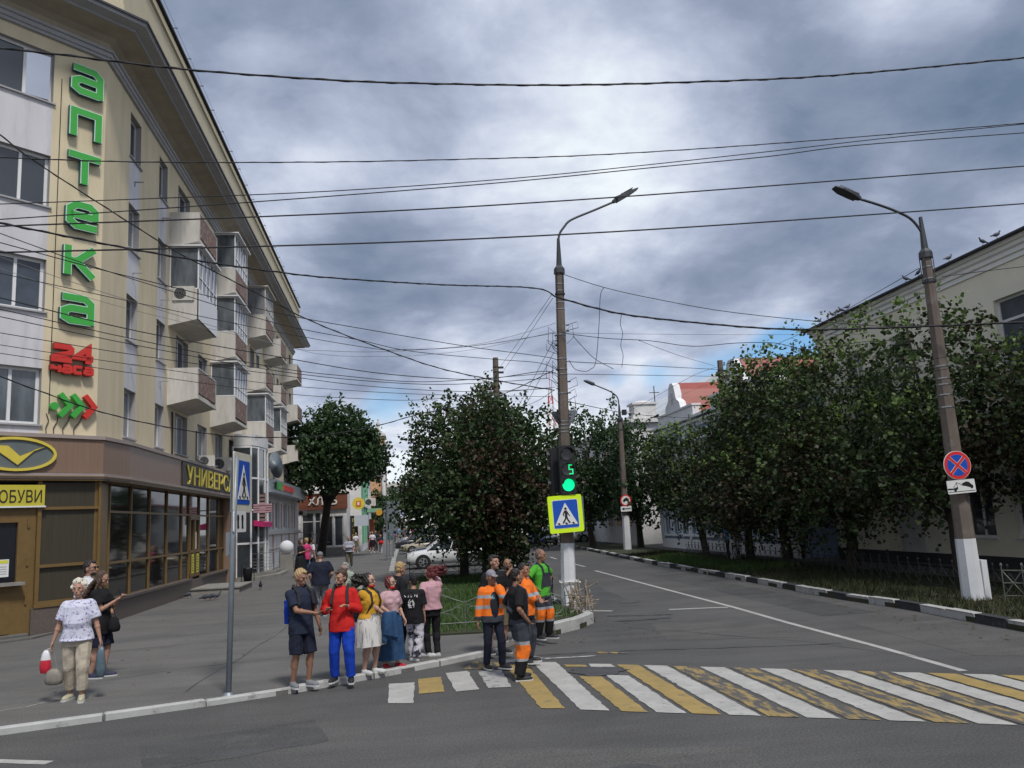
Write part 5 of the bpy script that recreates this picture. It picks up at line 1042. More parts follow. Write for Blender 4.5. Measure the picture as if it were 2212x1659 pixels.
ga = thing('shop_awning', 'pale green awning with an orange round sign further down the street', 'awning', (-2.6, 95, 3.9)); MB().box((-3.6, 94, 3.95), (-1.95, 97, 4.35)).build('awning_cover', mat('awning_green', (.20, .38, .26), .7, .1, 3), ga); fy = Fr((-2.2, 93.9, 3.9), (1, 0, 0), (0, -1, 0)); MB().poly(fy, disc(.36, 24), -.05, .05).build('disc', mat('disc_orange', (.55, .28, .03), .5, .1, 3), ga)
aircon((-3.1, 92, 4.6), 0, 'white air conditioner above the pale green awning', 1.5)
tag(MB().box((-3.4, 96, .2), (-2.9, 96.3, 3.2)).build('shop_sign', mat('panel_orange', (.35, .10, .05), .8, .1, 3)), 'orange red door panel below the pale green awning', 'sign')
ot = thing('orange_tower_house', 'orange corner tower with white column, gable and a statue on top', 'building', (-5, 150, 0)); M_or = mat('orange_plaster', (.52, .30, .16), .85, .08, 1)
MB().box((-12, 150, 0), (-2.35, 175, 16.2)).build('wall', M_or, ot); MB().box((-4.1, 149.6, 16.2), (-2.2, 153, 18.2)).build('tower_top', M_or, ot)
mb = MB().box((-12, 149.7, 15.9), (-2.1, 175, 16.4)).box((-4.3, 149.3, 18.2), (-2.0, 153.2, 18.5)).box((-4.2, 149.5, 16.4), (-2.1, 153.1, 16.7)); mb.add([(-4.3, 149.3, 18.5), (-2.0, 149.3, 18.5), (-3.15, 149.3, 19.2), (-4.3, 153, 18.5), (-2.0, 153, 18.5), (-3.15, 153, 19.2)], [(0, 1, 2), (1, 4, 5, 2), (3, 0, 2, 5), (4, 3, 5)]); mb.build('cornice', M_wh2, ot)
mb = MB().tube([(-2.6, 149.7, 0), (-2.6, 149.7, 15.9)], .35, 12).tube([(-3.4, 149.6, 12.2), (-3.4, 149.6, 15.9)], .2, 8); mb.build('column', M_wh2, ot); MB().poly(Fr((-3.15, 149.3, 17.5), (1, 0, 0), (0, -1, 0)), disc(.25, 14), 0, .03).box((-3.9, 149.9, 10), (-3.2, 150.01, 11.5)).build('window', M_gls, ot)
MB().lathe((-3.3, 150, 19.1), [(.35, 0), (.35, .4), (.22, .45), (.26, .9), (.3, 1.3), (.24, 1.7), (.12, 1.85), (.17, 2.0), (.16, 2.2), (.05, 2.35)], 10).build('statue', M_bal, ot, smooth=True)
MB().box((-2.3, 150, 16.1), (-1.6, 150.2, 16.3)).tube([(-1.9, 150, 16.2), (-2.1, 150, 15.0), (-2.25, 150, 14.6), (-2.25, 150, 1)], .08, 6).build('drainpipe', M_galv, ot)
fg = thing('far_apartment_building', 'pale grey apartment block far down the left street', 'building', (0, 300, 0)); f = Fr((-14, 300, 0), (1, 0, 0), (0, -1, 0)); oo = [(1.5+i*2.6, 3.0+i*2.6, 2+j*3, 3.6+j*3) for i in range(10) for j in range(5)]
mb = MB(); wall_grid(mb, f, 0, 28, 0, 17, oo, .2); mb.box((-14, 300.3, 0), (14, 312, 17)); mb.build('wall', M_bal, fg)
for a, b, c, d in oo: MB().quad(f.P(a, c, -.15), f.P(b, c, -.15), f.P(b, d, -.15), f.P(a, d, -.15)).build('window', M_gls, fg)
aw2 = thing('market_awning', 'long pale market awning far behind the parked cars', 'awning', (2, 150, 0)); MB().box((.4, 148, 2.8), (5.5, 152, 3.15)).add([(.4, 148, 3.15), (5.5, 148, 3.15), (5.5, 150, 3.9), (.9, 150, 3.9)], [(0, 1, 2, 3)]).build('cover', M_pvc, aw2); MB().tube([(.6, 148.2, 0), (.6, 148.2, 2.8)], .06, 6).tube([(5.3, 148.2, 0), (5.3, 148.2, 2.8)], .06, 6).build('posts', M_steel, aw2)
# ================================================================ right side: cream building
M_cr = mat('cream_wall', (.78, .73, .60), .9, .05, 1, .12, 25, col2=(.64, .59, .48), c2scale=.45, c2th=(.5, .8))
M_cor = mat('cornice_white', (.80, .79, .76), .85, .06, 2)
M_pl = mat('plinth_dark', (.045, .045, .05), .85, .15, 2)
crb = thing('cream_building', 'cream two storey building with white cornice behind the right hand trees', 'building', (18.2, 33, 0))
fR = Fr((18.2, 33.2, 0), (0, -1, 0), (-1, 0, 0)); U = lambda Y: 33.2-Y
rw = [(U(22.45), U(22.45)+4.2, 5.9, 8.33), (U(22.45)+6.5, U(22.45)+10.5, 5.9, 8.33), (U(31.1), U(29.9), 5.2, 8.4), (U(27.9), U(26.7), 5.2, 8.4), (U(25.0), U(23.7), 1.15, 3.2), (U(22.8), U(21.2), 1.15, 3.2), (U(28.5), U(27.3), 1.15, 3.2), (U(19), U(17.4), 1.15, 3.2), (U(15), U(13.4), 1.15, 3.2)]
mb = MB(); wall_grid(mb, fR, 0, 42, .6, 9.4, rw, .22); fN = Fr((18.2, 33.2, 0), (1, 0, 0), (0, 1, 0)); mb.quad(fN.P(0, 0), fN.P(16, 0), fN.P(16, 9.4), fN.P(0, 9.4)); mb.build('wall', M_cr, crb)
MB().fbox(fR, -.05, 42, .0, .6, -.2, .06).build('plinth', M_pl, crb)
prR = lambda *p: [(d, z) for d, z in p]
mb = MB(); pR = [(34, 33.2), (18.2, 33.2), (18.2, -8)]; sweep(mb, pR, [(0, 9.3), (.05, 9.31), (.05, 9.45), (.11, 9.48), (.11, 9.60), (.18, 9.66), (.18, 9.76), (.26, 9.79), (.26, 9.9), (.0, 9.92)]); mb.build('cornice', M_cor, crb)
mb = MB(); sweep(mb, pR, [(.26, 9.905), (.45, 9.905), (.45, 9.955), (-.5, 10.3), (-6, 12.0)]); mb.build('roof', M_roof, crb)
for i, (a, b, c, d) in enumerate(rw): window(fR, a, b, c, d, crb, M_pvc, M_gld if i < 4 else M_gls, 3 if b-a > 2 else 2, .08, .14, sill=M_wh2, trans=.72 if b-a > 2 else 0)
MB().fbox(fR, U(28.7), U(27.25), .4, 3.4, -.15, .02).build('white_door', M_wh2, crb)
aircon((17.95, 21.75, 5.2), -90, 'white air conditioner below the upper window of the cream building', 1.1)
# blue house with red roof
M_blu = mat('blue_plaster', (.24, .32, .42), .88, .08, 1.5, .1, 20); M_bwt = mat('blue_white_trim', (.70, .72, .73), .85, .08, 2); M_rdr = mat('roof_red', (.27, .065, .05), .5, .1, 1.5)
bh = thing('blue_house', 'ornate blue and white two storey house with red metal roof', 'building', (17.4, 46, 0))
fB2 = Fr((17.4, 54.4, 0), (0, -1, 0), (-1, 0, 0)); V_ = lambda Y: 54.4-Y
wins = [(V_(Y)-.55, V_(Y)+.55, a, b) for Y in (53.0, 51.3, 49.6, 47.9, 45.4, 43.4, 41.6, 39.8, 38, 36.3) for a, b in ((1.1, 2.9), (4.2, 6.4))]
mb = MB(); wall_grid(mb, fB2, 0, 19.4, .7, 8, wins, .22); fN = Fr((17.4, 54.4, 0), (1, 0, 0), (0, 1, 0)); mb.quad(fN.P(0, 0), fN.P(12, 0), fN.P(12, 8), fN.P(0, 8)); fN2 = Fr((17.4, 35, 0), (1, 0, 0), (0, -1, 0)); mb.quad(fN2.P(0, 0), fN2.P(12, 0), fN2.P(12, 8), fN2.P(0, 8)); mb.build('wall', M_blu, bh)
MB().fbox(fB2, 0, 19.4, 0, .7, -.2, .05).build('plinth', M_bwt, bh)
for a, b, c, d in wins:
    w_ = window(fB2, a, b, c, d, bh, M_bwt, M_gls, 2, .07, .15)
    s = MB().fbox(fB2, a-.15, a-.002, c-.1, d+.12, .001, .08).fbox(fB2, b+.002, b+.15, c-.1, d+.12, .001, .08).fbox(fB2, a-.22, b+.22, d+.12, d+.3, .001, .14).fbox(fB2, a-.2, b+.2, c-.22, c-.1, .001, .12); s.build('surround', M_bwt, w_)
mb = MB()
for z0, z1, p in ((3.5, 3.65, .12), (7.0, 7.1, .08), (7.55, 7.7, .16), (7.8, 7.95, .3)): mb.fbox(fB2, -.1, 19.5, z0, z1, 0, p)
for k in range(48): mb.fbox(fB2, .2+k*.4, .4+k*.4, 7.3, 7.54, .001, .1)
for Y in (54.2, 48.7, 46.6, 40.6, 35.3): mb.fbox(fB2, V_(Y)-.18, V_(Y)+.18, .7, 7.8, .0, .10)
mb.build('cornice', M_bwt, bh)
mb = MB()
for (y0, y1) in ((53.2, 46.6), (43.8, 35.2)):      # attic walls
    mb.fbox(fB2, V_(y0), V_(y1), 7.96, 8.55, -.4, .1); mb.fbox(fB2, V_(y0)-.05, V_(y1)+.05, 8.56, 8.68, -.42, .16)
cg = V_(50.2); mb.poly(fB2, [(cg-1.5, 8.69), (cg+1.5, 8.69), (cg+1.3, 9.1), (cg+.8, 9.35), (cg+.6, 9.9), (cg+.45, 10.25), (cg+.2, 10.45), (cg-.2, 10.45), (cg-.45, 10.25), (cg-.6, 9.9), (cg-.8, 9.35), (cg-1.3, 9.1)], -.35, .08)
c2 = V_(40.6); mb.poly(fB2, [(c2-1.5, 8.69), (c2+1.5, 8.69), (c2+1.3, 9.1), (c2+.8, 9.35), (c2+.6, 9.7), (c2+.3, 10.1), (c2-.3, 10.1), (c2-.6, 9.7), (c2-.8, 9.35), (c2-1.3, 9.1)], -.35, .08)
mb.build('attic', M_bwt, bh); MB().fbox(fB2, cg-.18, cg+.18, 9.1, 9.8, .081, .09).build('attic_window', M_gls, bh)
mb = MB().quad((17.35, 54.4, 7.97), (17.35, 35, 7.97), (21.5, 35, 9.75), (21.5, 54.4, 9.75)).quad((21.5, 54.4, 9.75), (21.5, 35, 9.75), (29, 35, 8), (29, 54.4, 8))
for Yc, top in ((50.2, 10.4), (40.6, 10.1)):
    pr = [(-1.0, 8.9), (-.75, 9.5), (-.5, 10.0), (0, top+.08), (.5, 10.0), (.75, 9.5), (1.0, 8.9)]
    mb.add([(x, Yc+a, b) for x in (17.7, 22.5) for a, b in pr], [(i, i+1, 8+i, 7+i) for i in range(6)])
mb.build('roof', M_rdr, bh)
mb = MB()
for k in range(30): y = 35.3+k*.66; mb.tube([(17.4, y, 8.0), (21.5, y, 9.77)], .025, 4)
mb.build('roof_seams', M_rdr, bh)
MB().tube([(16.9, 46.2, 8.0), (17.0, 46.2, 7.3), (17.25, 46.2, 6.9), (17.25, 46.2, .3)], .07, 8).build('drainpipe', M_galv, bh)
# white house with pale roof and chimney block behind
wb = thing('white_house', 'white building with pale metal roof and stone parapet block beyond the blue house', 'building', (20, 66, 0))
MB().box((17.3, 60, 0), (30, 84, 9.3)).build('wall', M_wh2, wb); MB().box((17.0, 59.7, 9.1), (30, 84, 9.4)).box((17.6, 60.0, 9.4), (19.6, 61.6, 9.7)).box((17.75, 60.1, 9.7), (19.45, 61.5, 10.5)).box((17.6, 60.0, 10.5), (19.6, 61.6, 10.65)).ell((18.6, 60.8, 10.62), (.8, .7, .25), 14, 6).build('cornice', M_wh2, wb)
MB().quad((19.0, 60, 9.41), (19, 84, 9.41), (25, 84, 13.0), (25, 60, 13.0)).quad((25, 60, 13), (25, 84, 13), (30, 84, 9.4), (30, 60, 9.4)).add([(19, 60, 9.41), (25, 60, 13), (30, 60, 9.4)], [(0, 1, 2)]).build('roof', mat('roof_pale', (.50, .53, .55), .45, .05, 1), wb)
mb = MB().tube([(19.7, 61, 10), (19.7, 61, 12)], .04, 5).tube([(19.3, 61, 11.5), (20.1, 61, 11.5)], .03, 5); mb.build('roof_antenna', M_blk, wb)
fw = Fr((17.3, 84, 0), (0, -1, 0), (-1, 0, 0))
for u in range(8): MB().fbox(fw, 1.5+u*2.8, 2.9+u*2.8, 1.5, 3.5, .0, .02).build('window', M_gls, wb); MB().fbox(fw, 1.5+u*2.8, 2.9+u*2.8, 5.2, 7.6, .0, .02).build('window', M_gls, wb)
# low building closing the right street
ct = thing('pale_low_house', 'pale low house glimpsed behind the trees at the end of the right road', 'building', (20, 100, 0)); MB().box((12, 104, 0), (34, 120, 6)).build('wall', M_wh2, ct); MB().box((11.7, 103.7, 6.001), (34.3, 120.3, 6.3)).build('roof', M_rdr, ct)
# red and white lattice tower
lt = thing('lattice_tower', 'slender red and white lattice mast far behind the centre post', 'tower', (38, 200, 0)); Zs = [0, 6, 12, 17, 21, 24.5, 27.5, 30, 32, 33.8]; 
hw = lambda z: 2.2*(1-z/36)+.18
for i in range(len(Zs)-1):
    m_ = MB()
    for a, b in ((-1, -1), (1, -1), (1, 1), (-1, 1)):
        m_.tube([(37.9+a*hw(Zs[i]), 200+b*hw(Zs[i]), Zs[i]), (37.9+a*hw(Zs[i+1]), 200+b*hw(Zs[i+1]), Zs[i+1])], .09, 4)
    for a in (-1, 1): m_.tube([(37.9-a*hw(Zs[i]), 200-hw(Zs[i]), Zs[i]), (37.9+a*hw(Zs[i+1]), 200-hw(Zs[i+1]), Zs[i+1])], .06, 4); 
    m_.tube([(37.9-hw(Zs[i]), 200-hw(Zs[i]), Zs[i]), (37.9+hw(Zs[i]), 200-hw(Zs[i]), Zs[i])], .06, 4)
    m_.build('mast_section', M_red if i % 2 else M_swh, lt)
MB().tube([(37.9, 200, 33.8), (37.9, 200, 38)], .07, 4).build('aerial', M_red, lt)
# ================================================================ cars
M_tyre = mat('tyre', (.018, .018, .018), .85, .1, 5); M_rim = mat('rim', (.42, .43, .44), .3, .05, 5, metal=.7); M_cgl = mat('car_glass', (.02, .025, .03), .04, 0, spec=.9)
M_hl = mat('headlight', (.5, .52, .55), .1, .1, 20, spec=.9)
def car(label, loc, rz, paint, L_=4.5, W_=1.8, H_=1.6, suv=True, group='cars parked side by side along the left street'):
    t = thing('parked_car', label, 'car', loc, rz, group); hw_ = W_/2; g0 = .24 if suv else .18; R_ = .36 if suv else .31
    hood = .98 if suv else .80; belt = 1.05 if suv else .90; L2 = L_/2
    st = [(-L2, .35, .62*hood+.12, .72), (-L2+.06, g0+.04, .80*hood, .84), (-L2+.3, g0, .92*hood, .95), (-L2+.8, g0, .98*hood, 1), (-L2+1.25, g0, hood+.04, 1), (-.2, g0, belt, 1), (L2-1.1, g0, belt+.04, 1), (L2-.4, g0, belt+.02, .98), (L2-.08, g0+.05, belt-.06, .9), (L2, .4, belt-.25, .8)]
    mb = MB(); ring = lambda x, zb, zt, k: [(x, s*hw_*k*a, zb+(zt-zb)*b) for s, a, b in ((-1, .80, 0), (-1, .97, .18), (-1, 1, .5), (-1, .97, .8), (-1, .86, .97), (-1, .5, 1.03), (1, .5, 1.03), (1, .86, .97), (1, .97, .8), (1, 1, .5), (1, .97, .18), (1, .80, 0))]
    vs = [p for s in st for p in ring(*s)]; n = 12; fs = [(i*n+j, i*n+(j+1) % n, (i+1)*n+(j+1) % n, (i+1)*n+j) for i in range(len(st)-1) for j in range(n)]+[tuple(range(n-1, -1, -1)), tuple((len(st)-1)*n+j for j in range(n))]
    mb.add(vs, fs); body = mb.build('body', paint, t, smooth=True, local=True)
    # cabin
    xb0, xb1 = -L2+1.15, L2-(.25 if suv else .75); xt0, xt1 = xb0+.78, xb1-(.55 if suv else .8); tb_, tt = hw_*.93, hw_*.72
    cab = [(xb0, -tb_, belt-.03), (xb1, -tb_, belt-.02), (xb1, tb_, belt-.02), (xb0, tb_, belt-.03), (xt0, -tt, H_-.05), (xt1, -tt, H_-.07), (xt1, tt, H_-.07), (xt0, tt, H_-.05)]
    MB().add(cab, [(0, 1, 5, 4), (2, 3, 7, 6), (3, 0, 4, 7), (1, 2, 6, 5)]).build('windows', M_cgl, t, local=True)
    mb = MB(); P = [Vector(c) for c in cab]
    mb.add([(xt0-.05, -tt-.02, H_-.06), (xt0+.3, -tt*.9, H_), (xt1-.2, -tt*.9, H_-.01), (xt1+.05, -tt-.02, H_-.09), (xt1+.05, tt+.02, H_-.09), (xt1-.2, tt*.9, H_-.01), (xt0+.3, tt*.9, H_), (xt0-.05, tt+.02, H_-.06)], [(1, 2, 5, 6), (0, 3, 2, 1), (7, 6, 5, 4), (0, 1, 6, 7), (2, 3, 4, 5)])
    for s, (a, b) in ((-1, (0, 4)), (-1, (1, 5)), (1, (3, 7)), (1, (2, 6))): mb.tube([P[a]+Vector((0, s*.012, 0)), P[b]+Vector((0, s*.012, 0))], .045, 6)
    for f_ in (.40, .72):
        for s in (-1, 1): a = P[0].lerp(P[1], f_) if s < 0 else P[3].lerp(P[2], f_); b = P[4].lerp(P[5], f_*.95) if s < 0 else P[7].lerp(P[6], f_*.95); mb.tube([a+Vector((0, s*.01, 0)), b+Vector((0, s*.01, 0))], .035, 5)
    mb.build('roof', paint, t, local=True)
    for x in (-L2+.88, L2-.88):
        for s in (-1, 1):
            y = s*(hw_-.10); f = Fr((x, s*(hw_+.012), R_), (1, 0, 0), (0, s, 0))
            MB().poly(f, disc(R_*1.17, 24), -.25, -.01).build('wheel_arch', M_tl, t, local=True)
            wh_ = MB().poly(f, disc(R_, 28), -.22, .0).poly(f, disc(R_*.93, 28), .001, .02).build('wheel', M_tyre, t, local=True)
            mb = MB().poly(f, disc(R_*.16, 12), .021, .04).stroke(f, disc(R_*.62, 24), .03, .021, .03, 0, True)
            for k in range(5):
                a = k*1.2566; mb.stroke(f, [(R_*.12*math.cos(a), R_*.12*math.sin(a)), (R_*.62*math.cos(a-.13), R_*.62*math.sin(a-.13))], .035, .022, .034); mb.stroke(f, [(R_*.12*math.cos(a), R_*.12*math.sin(a)), (R_*.62*math.cos(a+.16), R_*.62*math.sin(a+.16))], .035, .022, .0345)
            mb.build('rim', M_rim, wh_, local=True)
    fF = Fr((-L2-.0, 0, 0), (0, -1, 0), (-1, 0, 0))
    for s in (-1, 1):
        MB().add([(-L2+.02, s*.36*W_/1.8, .70*hood), (-L2+.03, s*.36*W_/1.8, .86*hood), (-L2+.42, s*.845*W_/1.8, .93*hood), (-L2+.3, s*.862*W_/1.8, .76*hood)], [(0, 1, 2, 3)]).build('headlight', M_hl, t, local=True)
        MB().ell((-.55 if suv else -.7, s*(hw_+.09), belt+.06), (.09, .10, .075), 10, 6).build('wing_mirror', paint, t, smooth=True, local=True)
    MB().fbox(fF, -.30, .30, .62*hood, .80*hood, -.02, .045).build('grille', M_blk, t, local=True); MB().fbox(fF, -.26, .26, .45*hood, .56*hood, -.0, .055).build('number_plate', M_swh, t, local=True); MB().fbox(fF, -.75, .75, .30, .42*hood, -.1, .03).build('lower_grille', M_tl, t, local=True)
    for x in (-.35, .75): MB().box((x, -hw_-.006, g0+.12), (x+.012, -hw_+.01, belt-.05)).build('door_seam', M_trim, t, local=True); MB().box((x-.25, -hw_-.012, belt-.2), (x-.07, -hw_+.01, belt-.17)).build('door_handle', M_trim, t, local=True)
    return t
P_w = mat('paint_white', (.62, .63, .64), .15, 0, spec=.7); P_b = mat('paint_beige', (.34, .30, .22), .2, 0, spec=.7); P_k = mat('paint_black', (.02, .022, .026), .15, 0, spec=.8); P_s = mat('paint_silver', (.38, .39, .40), .2, 0, metal=.4, spec=.7); P_u = mat('paint_blue', (.01, .03, .16), .2, 0, spec=.7)
car('white SUV parked behind the centre linden trees, nose to the pavement', (2.62, 47.6, 0), 0, P_w, 4.55, 1.86, 1.66)
car('beige saloon parked directly behind the white SUV', (2.3, 71.8, 0), 3, P_b, 4.5, 1.75, 1.45, False)
car('black SUV with shiny grille behind the beige saloon', (2.0, 80.5, 0), 5, P_k, 4.9, 1.95, 1.95)
car('silver car half hidden behind the black SUV', (2.4, 92, 0), 3, P_s, 4.4, 1.75, 1.5, False)
car('white van like car at the far end of the parked row', (2.8, 102, 0), 3, P_w, 4.6, 1.8, 1.9)
car('dark saloon in the parked row between the white SUV and the beige car', (2.8, 58.5, 0), 2, P_k, 4.3, 1.7, 1.4, False)
car('white SUV behind the tree trunks on the right', (17.6, 74.5, 0), 183, P_w, 4.6, 1.8, 1.7, group='cars on the right road')
car('dark blue car partly hidden by the centre post on the right road', (12.6, 74.5, 0), 100, P_u, 4.3, 1.75, 1.5, False, group='cars on the right road')
# ================================================================ fences
M_fw = mat('fence_silver', (.13, .15, .125), .55, .2, 6, metal=.2, col2=(.14, .10, .06), c2scale=5, c2th=(.55, .7)); M_fk = mat('fence_black', (.02, .02, .02), .6, .2, 5); M_fr = mat('fence_rusty', (.30, .25, .19), .8, .3, 6, col2=(.12, .07, .04), c2scale=7)
def arc(c, r, a0, a1, f, n=10): return [f.P(c[0]+r*math.cos(R(a0+(a1-a0)*k/n)), c[1]+r*math.sin(R(a0+(a1-a0)*k/n))) for k in range(n+1)]
sf = thing('scroll_fence', 'low silver scrollwork fence along the front of the lawn', 'fence', (1.7, 19.3, .1)); f = Fr((.3, 19.42, .1), (1, .0, 0), (0, -1, 0)); mb = MB()
for k in range(3):
    u = .0+k*1.12
    mb.tube([f.P(u, 0), f.P(u, .62)], .014, 5); mb.tube([f.P(u, .56), f.P(u+.28, .66), f.P(u+.56, .78), f.P(u+.84, .66), f.P(u+1.12, .56)], .011, 5); mb.tube([f.P(u, .12), f.P(u+1.12, .12)], .011, 5)
    for s in (-1, 1):
        c = u+.56+s*.14; mb.tube(arc((c, .80), .10, 0, 330, f), .009, 5); mb.tube([f.P(u+.56+s*.5, .1), f.P(u+.56+s*.25, .32), f.P(u+.56, .36), f.P(u+.56-s*.25, .42), f.P(u+.56-s*.5, .52)], .009, 5); mb.tube(arc((u+.56+s*.38, .34), .13, -60, 240, f), .009, 5)
mb.build('panel', M_fw, sf)
f = Fr((3.35, 19.0, .1), (1, .25, 0), (.2, -1, 0)); sf2 = thing('scroll_fence', 'short silver scroll fence end beside the green shirted worker', 'fence', (3.6, 19, .1)); mb = MB()
for s in (0, .35): mb.tube(arc((.1+s, .42), .2, -90, 200, f), .012, 5); mb.tube([f.P(s, 0), f.P(s, .7)], .014, 5)
mb.build('panel', M_fw, sf2)
# rusty bent ornament round the post foot
ru = thing('rusty_fence', 'bent rusty fence spikes crowded around the foot of the centre post', 'fence', (4.5, 20.3, .1)); r_ = random.Random(9); mb = MB()
for k in range(22):
    x, y = r_.uniform(4.15, 4.75), r_.uniform(20.6, 21.6); a = r_.uniform(-.45, .45); h = r_.uniform(.25, .75)
    mb.tube([(x, y, .1), (x+a*h*.5, y, .1+h*.6), (x+a*h, y+.02, .1+h)], [.014, .014, .02], 5); mb.ell((x+a*h, y+.02, .12+h), (.025, .02, .05), 6, 4)
for k in range(8): z = r_.uniform(.2, .6); mb.tube([(4.1, r_.uniform(20.6, 21.6), z), (4.85, r_.uniform(20.6, 21.6), z+r_.uniform(-.3, .3))], .012, 4)
mb.build('spikes', M_fr, ru)
def lattice(name, label, path, h, step, m, group=None, z0=.1):
    t = thing(name, label, 'fence', (*path[0], z0), 0, group); mb = MB(); mp_ = MB()
    for i in range(len(path)-1):
        a, b = Vector((*path[i], z0)), Vector((*path[i+1], z0)); l = (b-a).length; n = max(1, round(l/step)); up = Vector((0, 0, 1))
        for k in range(n):
            p, q = a.lerp(b, k/n), a.lerp(b, (k+1)/n); mb.tube([p+up*.12, q+up*h*.85], .010, 4); mb.tube([q+up*.12, p+up*h*.85], .010, 4); mp_.tube([p, p+up*h], .014, 4); mp_.ell(p+up*h, (.03, .03, .05), 6, 4)
            for z in (.12, .5*h, h*.85): mb.tube([p+up*z, q+up*z], .010, 4)
    mb.add(mp_.v, mp_.f); mb.build('lattice', m, t); return t
lattice('lattice_fence', 'low black lattice fence between the lawn and the white SUV', [(.4, 39.2), (4.9, 39.0)], .62, .8, M_fk)
lattice('lattice_fence', 'low black lattice fence along the right edge of the lawn', [(4.15, 23.2), (4.2, 27), (4.5, 31), (5.1, 37.5)], .7, .55, M_fk)
lattice('lattice_fence', 'tangled low black fence on the right verge by the leaning lamp post', [(13.6, 11), (13.8, 17.3), (14.0, 20.5), (14.3, 28.5), (14.6, 42)], .75, .5, M_fk)
lattice('lattice_fence', 'pale bent scroll fence right of the leaning lamp post', [(13.5, 17.6), (14.6, 16.4), (15.0, 14.2)], .8, .45, M_fw)
# ================================================================ people
REM = []
M_skin = mat('skin', (.36, .20, .14), .55, .06, 9, spec=.35); M_skt = mat('skin_tan', (.27, .14, .09), .55, .06, 9, spec=.35); M_skl = mat('skin_light', (.44, .27, .20), .55, .05, 9, spec=.35)
def cloth(name, c, var=.10, **k): return mat(name, c, .85, var, 3.0, .9, k.pop('bscale', 7), spec=.2, **k)
def banded(name, stops, base_rough=.8):     # colour bands by height (object z)
    if name in MATS: return MATS[name]
    m = mat(name, (1, 1, 1), base_rough, 0, spec=.2, bump=.6, scale=1, bscale=8); t = m.node_tree; c = t.nodes.new('ShaderNodeTexCoord'); s = t.nodes.new('ShaderNodeSeparateXYZ'); t.links.new(c.outputs['Object'], s.inputs[0])
    r = t.nodes.new('ShaderNodeValToRGB'); r.color_ramp.interpolation = 'CONSTANT'; mr = t.nodes.new('ShaderNodeMath'); mr.operation = 'DIVIDE'; mr.inputs[1].default_value = 2; t.links.new(s.outputs[2], mr.inputs[0]); t.links.new(mr.outputs[0], r.inputs[0])
    e = r.color_ramp.elements
    for i, (z, col) in enumerate(stops):
        x = e[0] if i == 0 else (e[1] if i == 1 else e.new(z/2)); x.position = z/2; x.color = (*col, 1)
    t.links.new(r.outputs[0], t.nodes['Principled BSDF'].inputs['Base Color']); return m
def ik(a, c, l1, l2, hint):
    a, c = Vector(a), Vector(c); d = c-a; L_ = min(d.length, (l1+l2)*.998); dn = d.normalized(); c = a+dn*L_
    x = (l1*l1-l2*l2+L_*L_)/(2*L_); h = math.sqrt(max(0, l1*l1-x*x)); hv = Vector(hint); hv = (hv-dn*hv.dot(dn)); hv.normalize(); return a+dn*x+hv*h, c
def cap(mb, a, b, ra, rb, seg=12, m=0):      # capsule-like tapered limb with joint balls
    mb.tube([a, b], [ra, rb], seg, m); mb.ell(a, (ra,)*3, 10, 6, m); mb.ell(b, (rb,)*3, 10, 6, m)
def ering(mb, secs, m=0, seg=18):      # stack of horizontal ellipses [(centre, rx, ry)]
    vs = [(c[0]+rx*math.cos(2*math.pi*k/seg), c[1]+ry*math.sin(2*math.pi*k/seg), c[2]) for c, rx, ry in secs for k in range(seg)]; n = len(secs)
    mb.add(vs, [(i*seg+k, i*seg+(k+1) % seg, (i+1)*seg+(k+1) % seg, (i+1)*seg+k) for i in range(n-1) for k in range(seg)]+[tuple(range(seg-1, -1, -1)), tuple((n-1)*seg+k for k in range(seg))], m)
def remesh(o, vox, sm=3):
    md = o.modifiers.new('r', 'REMESH'); md.mode = 'VOXEL'; md.voxel_size = vox; md.use_smooth_shade = True
    if sm: s = o.modifiers.new('s', 'SMOOTH'); s.factor = .5; s.iterations = sm
    REM.append(o); return o
SHOES = mat('shoe_white', (.50, .50, .50), .6, .08, 8)
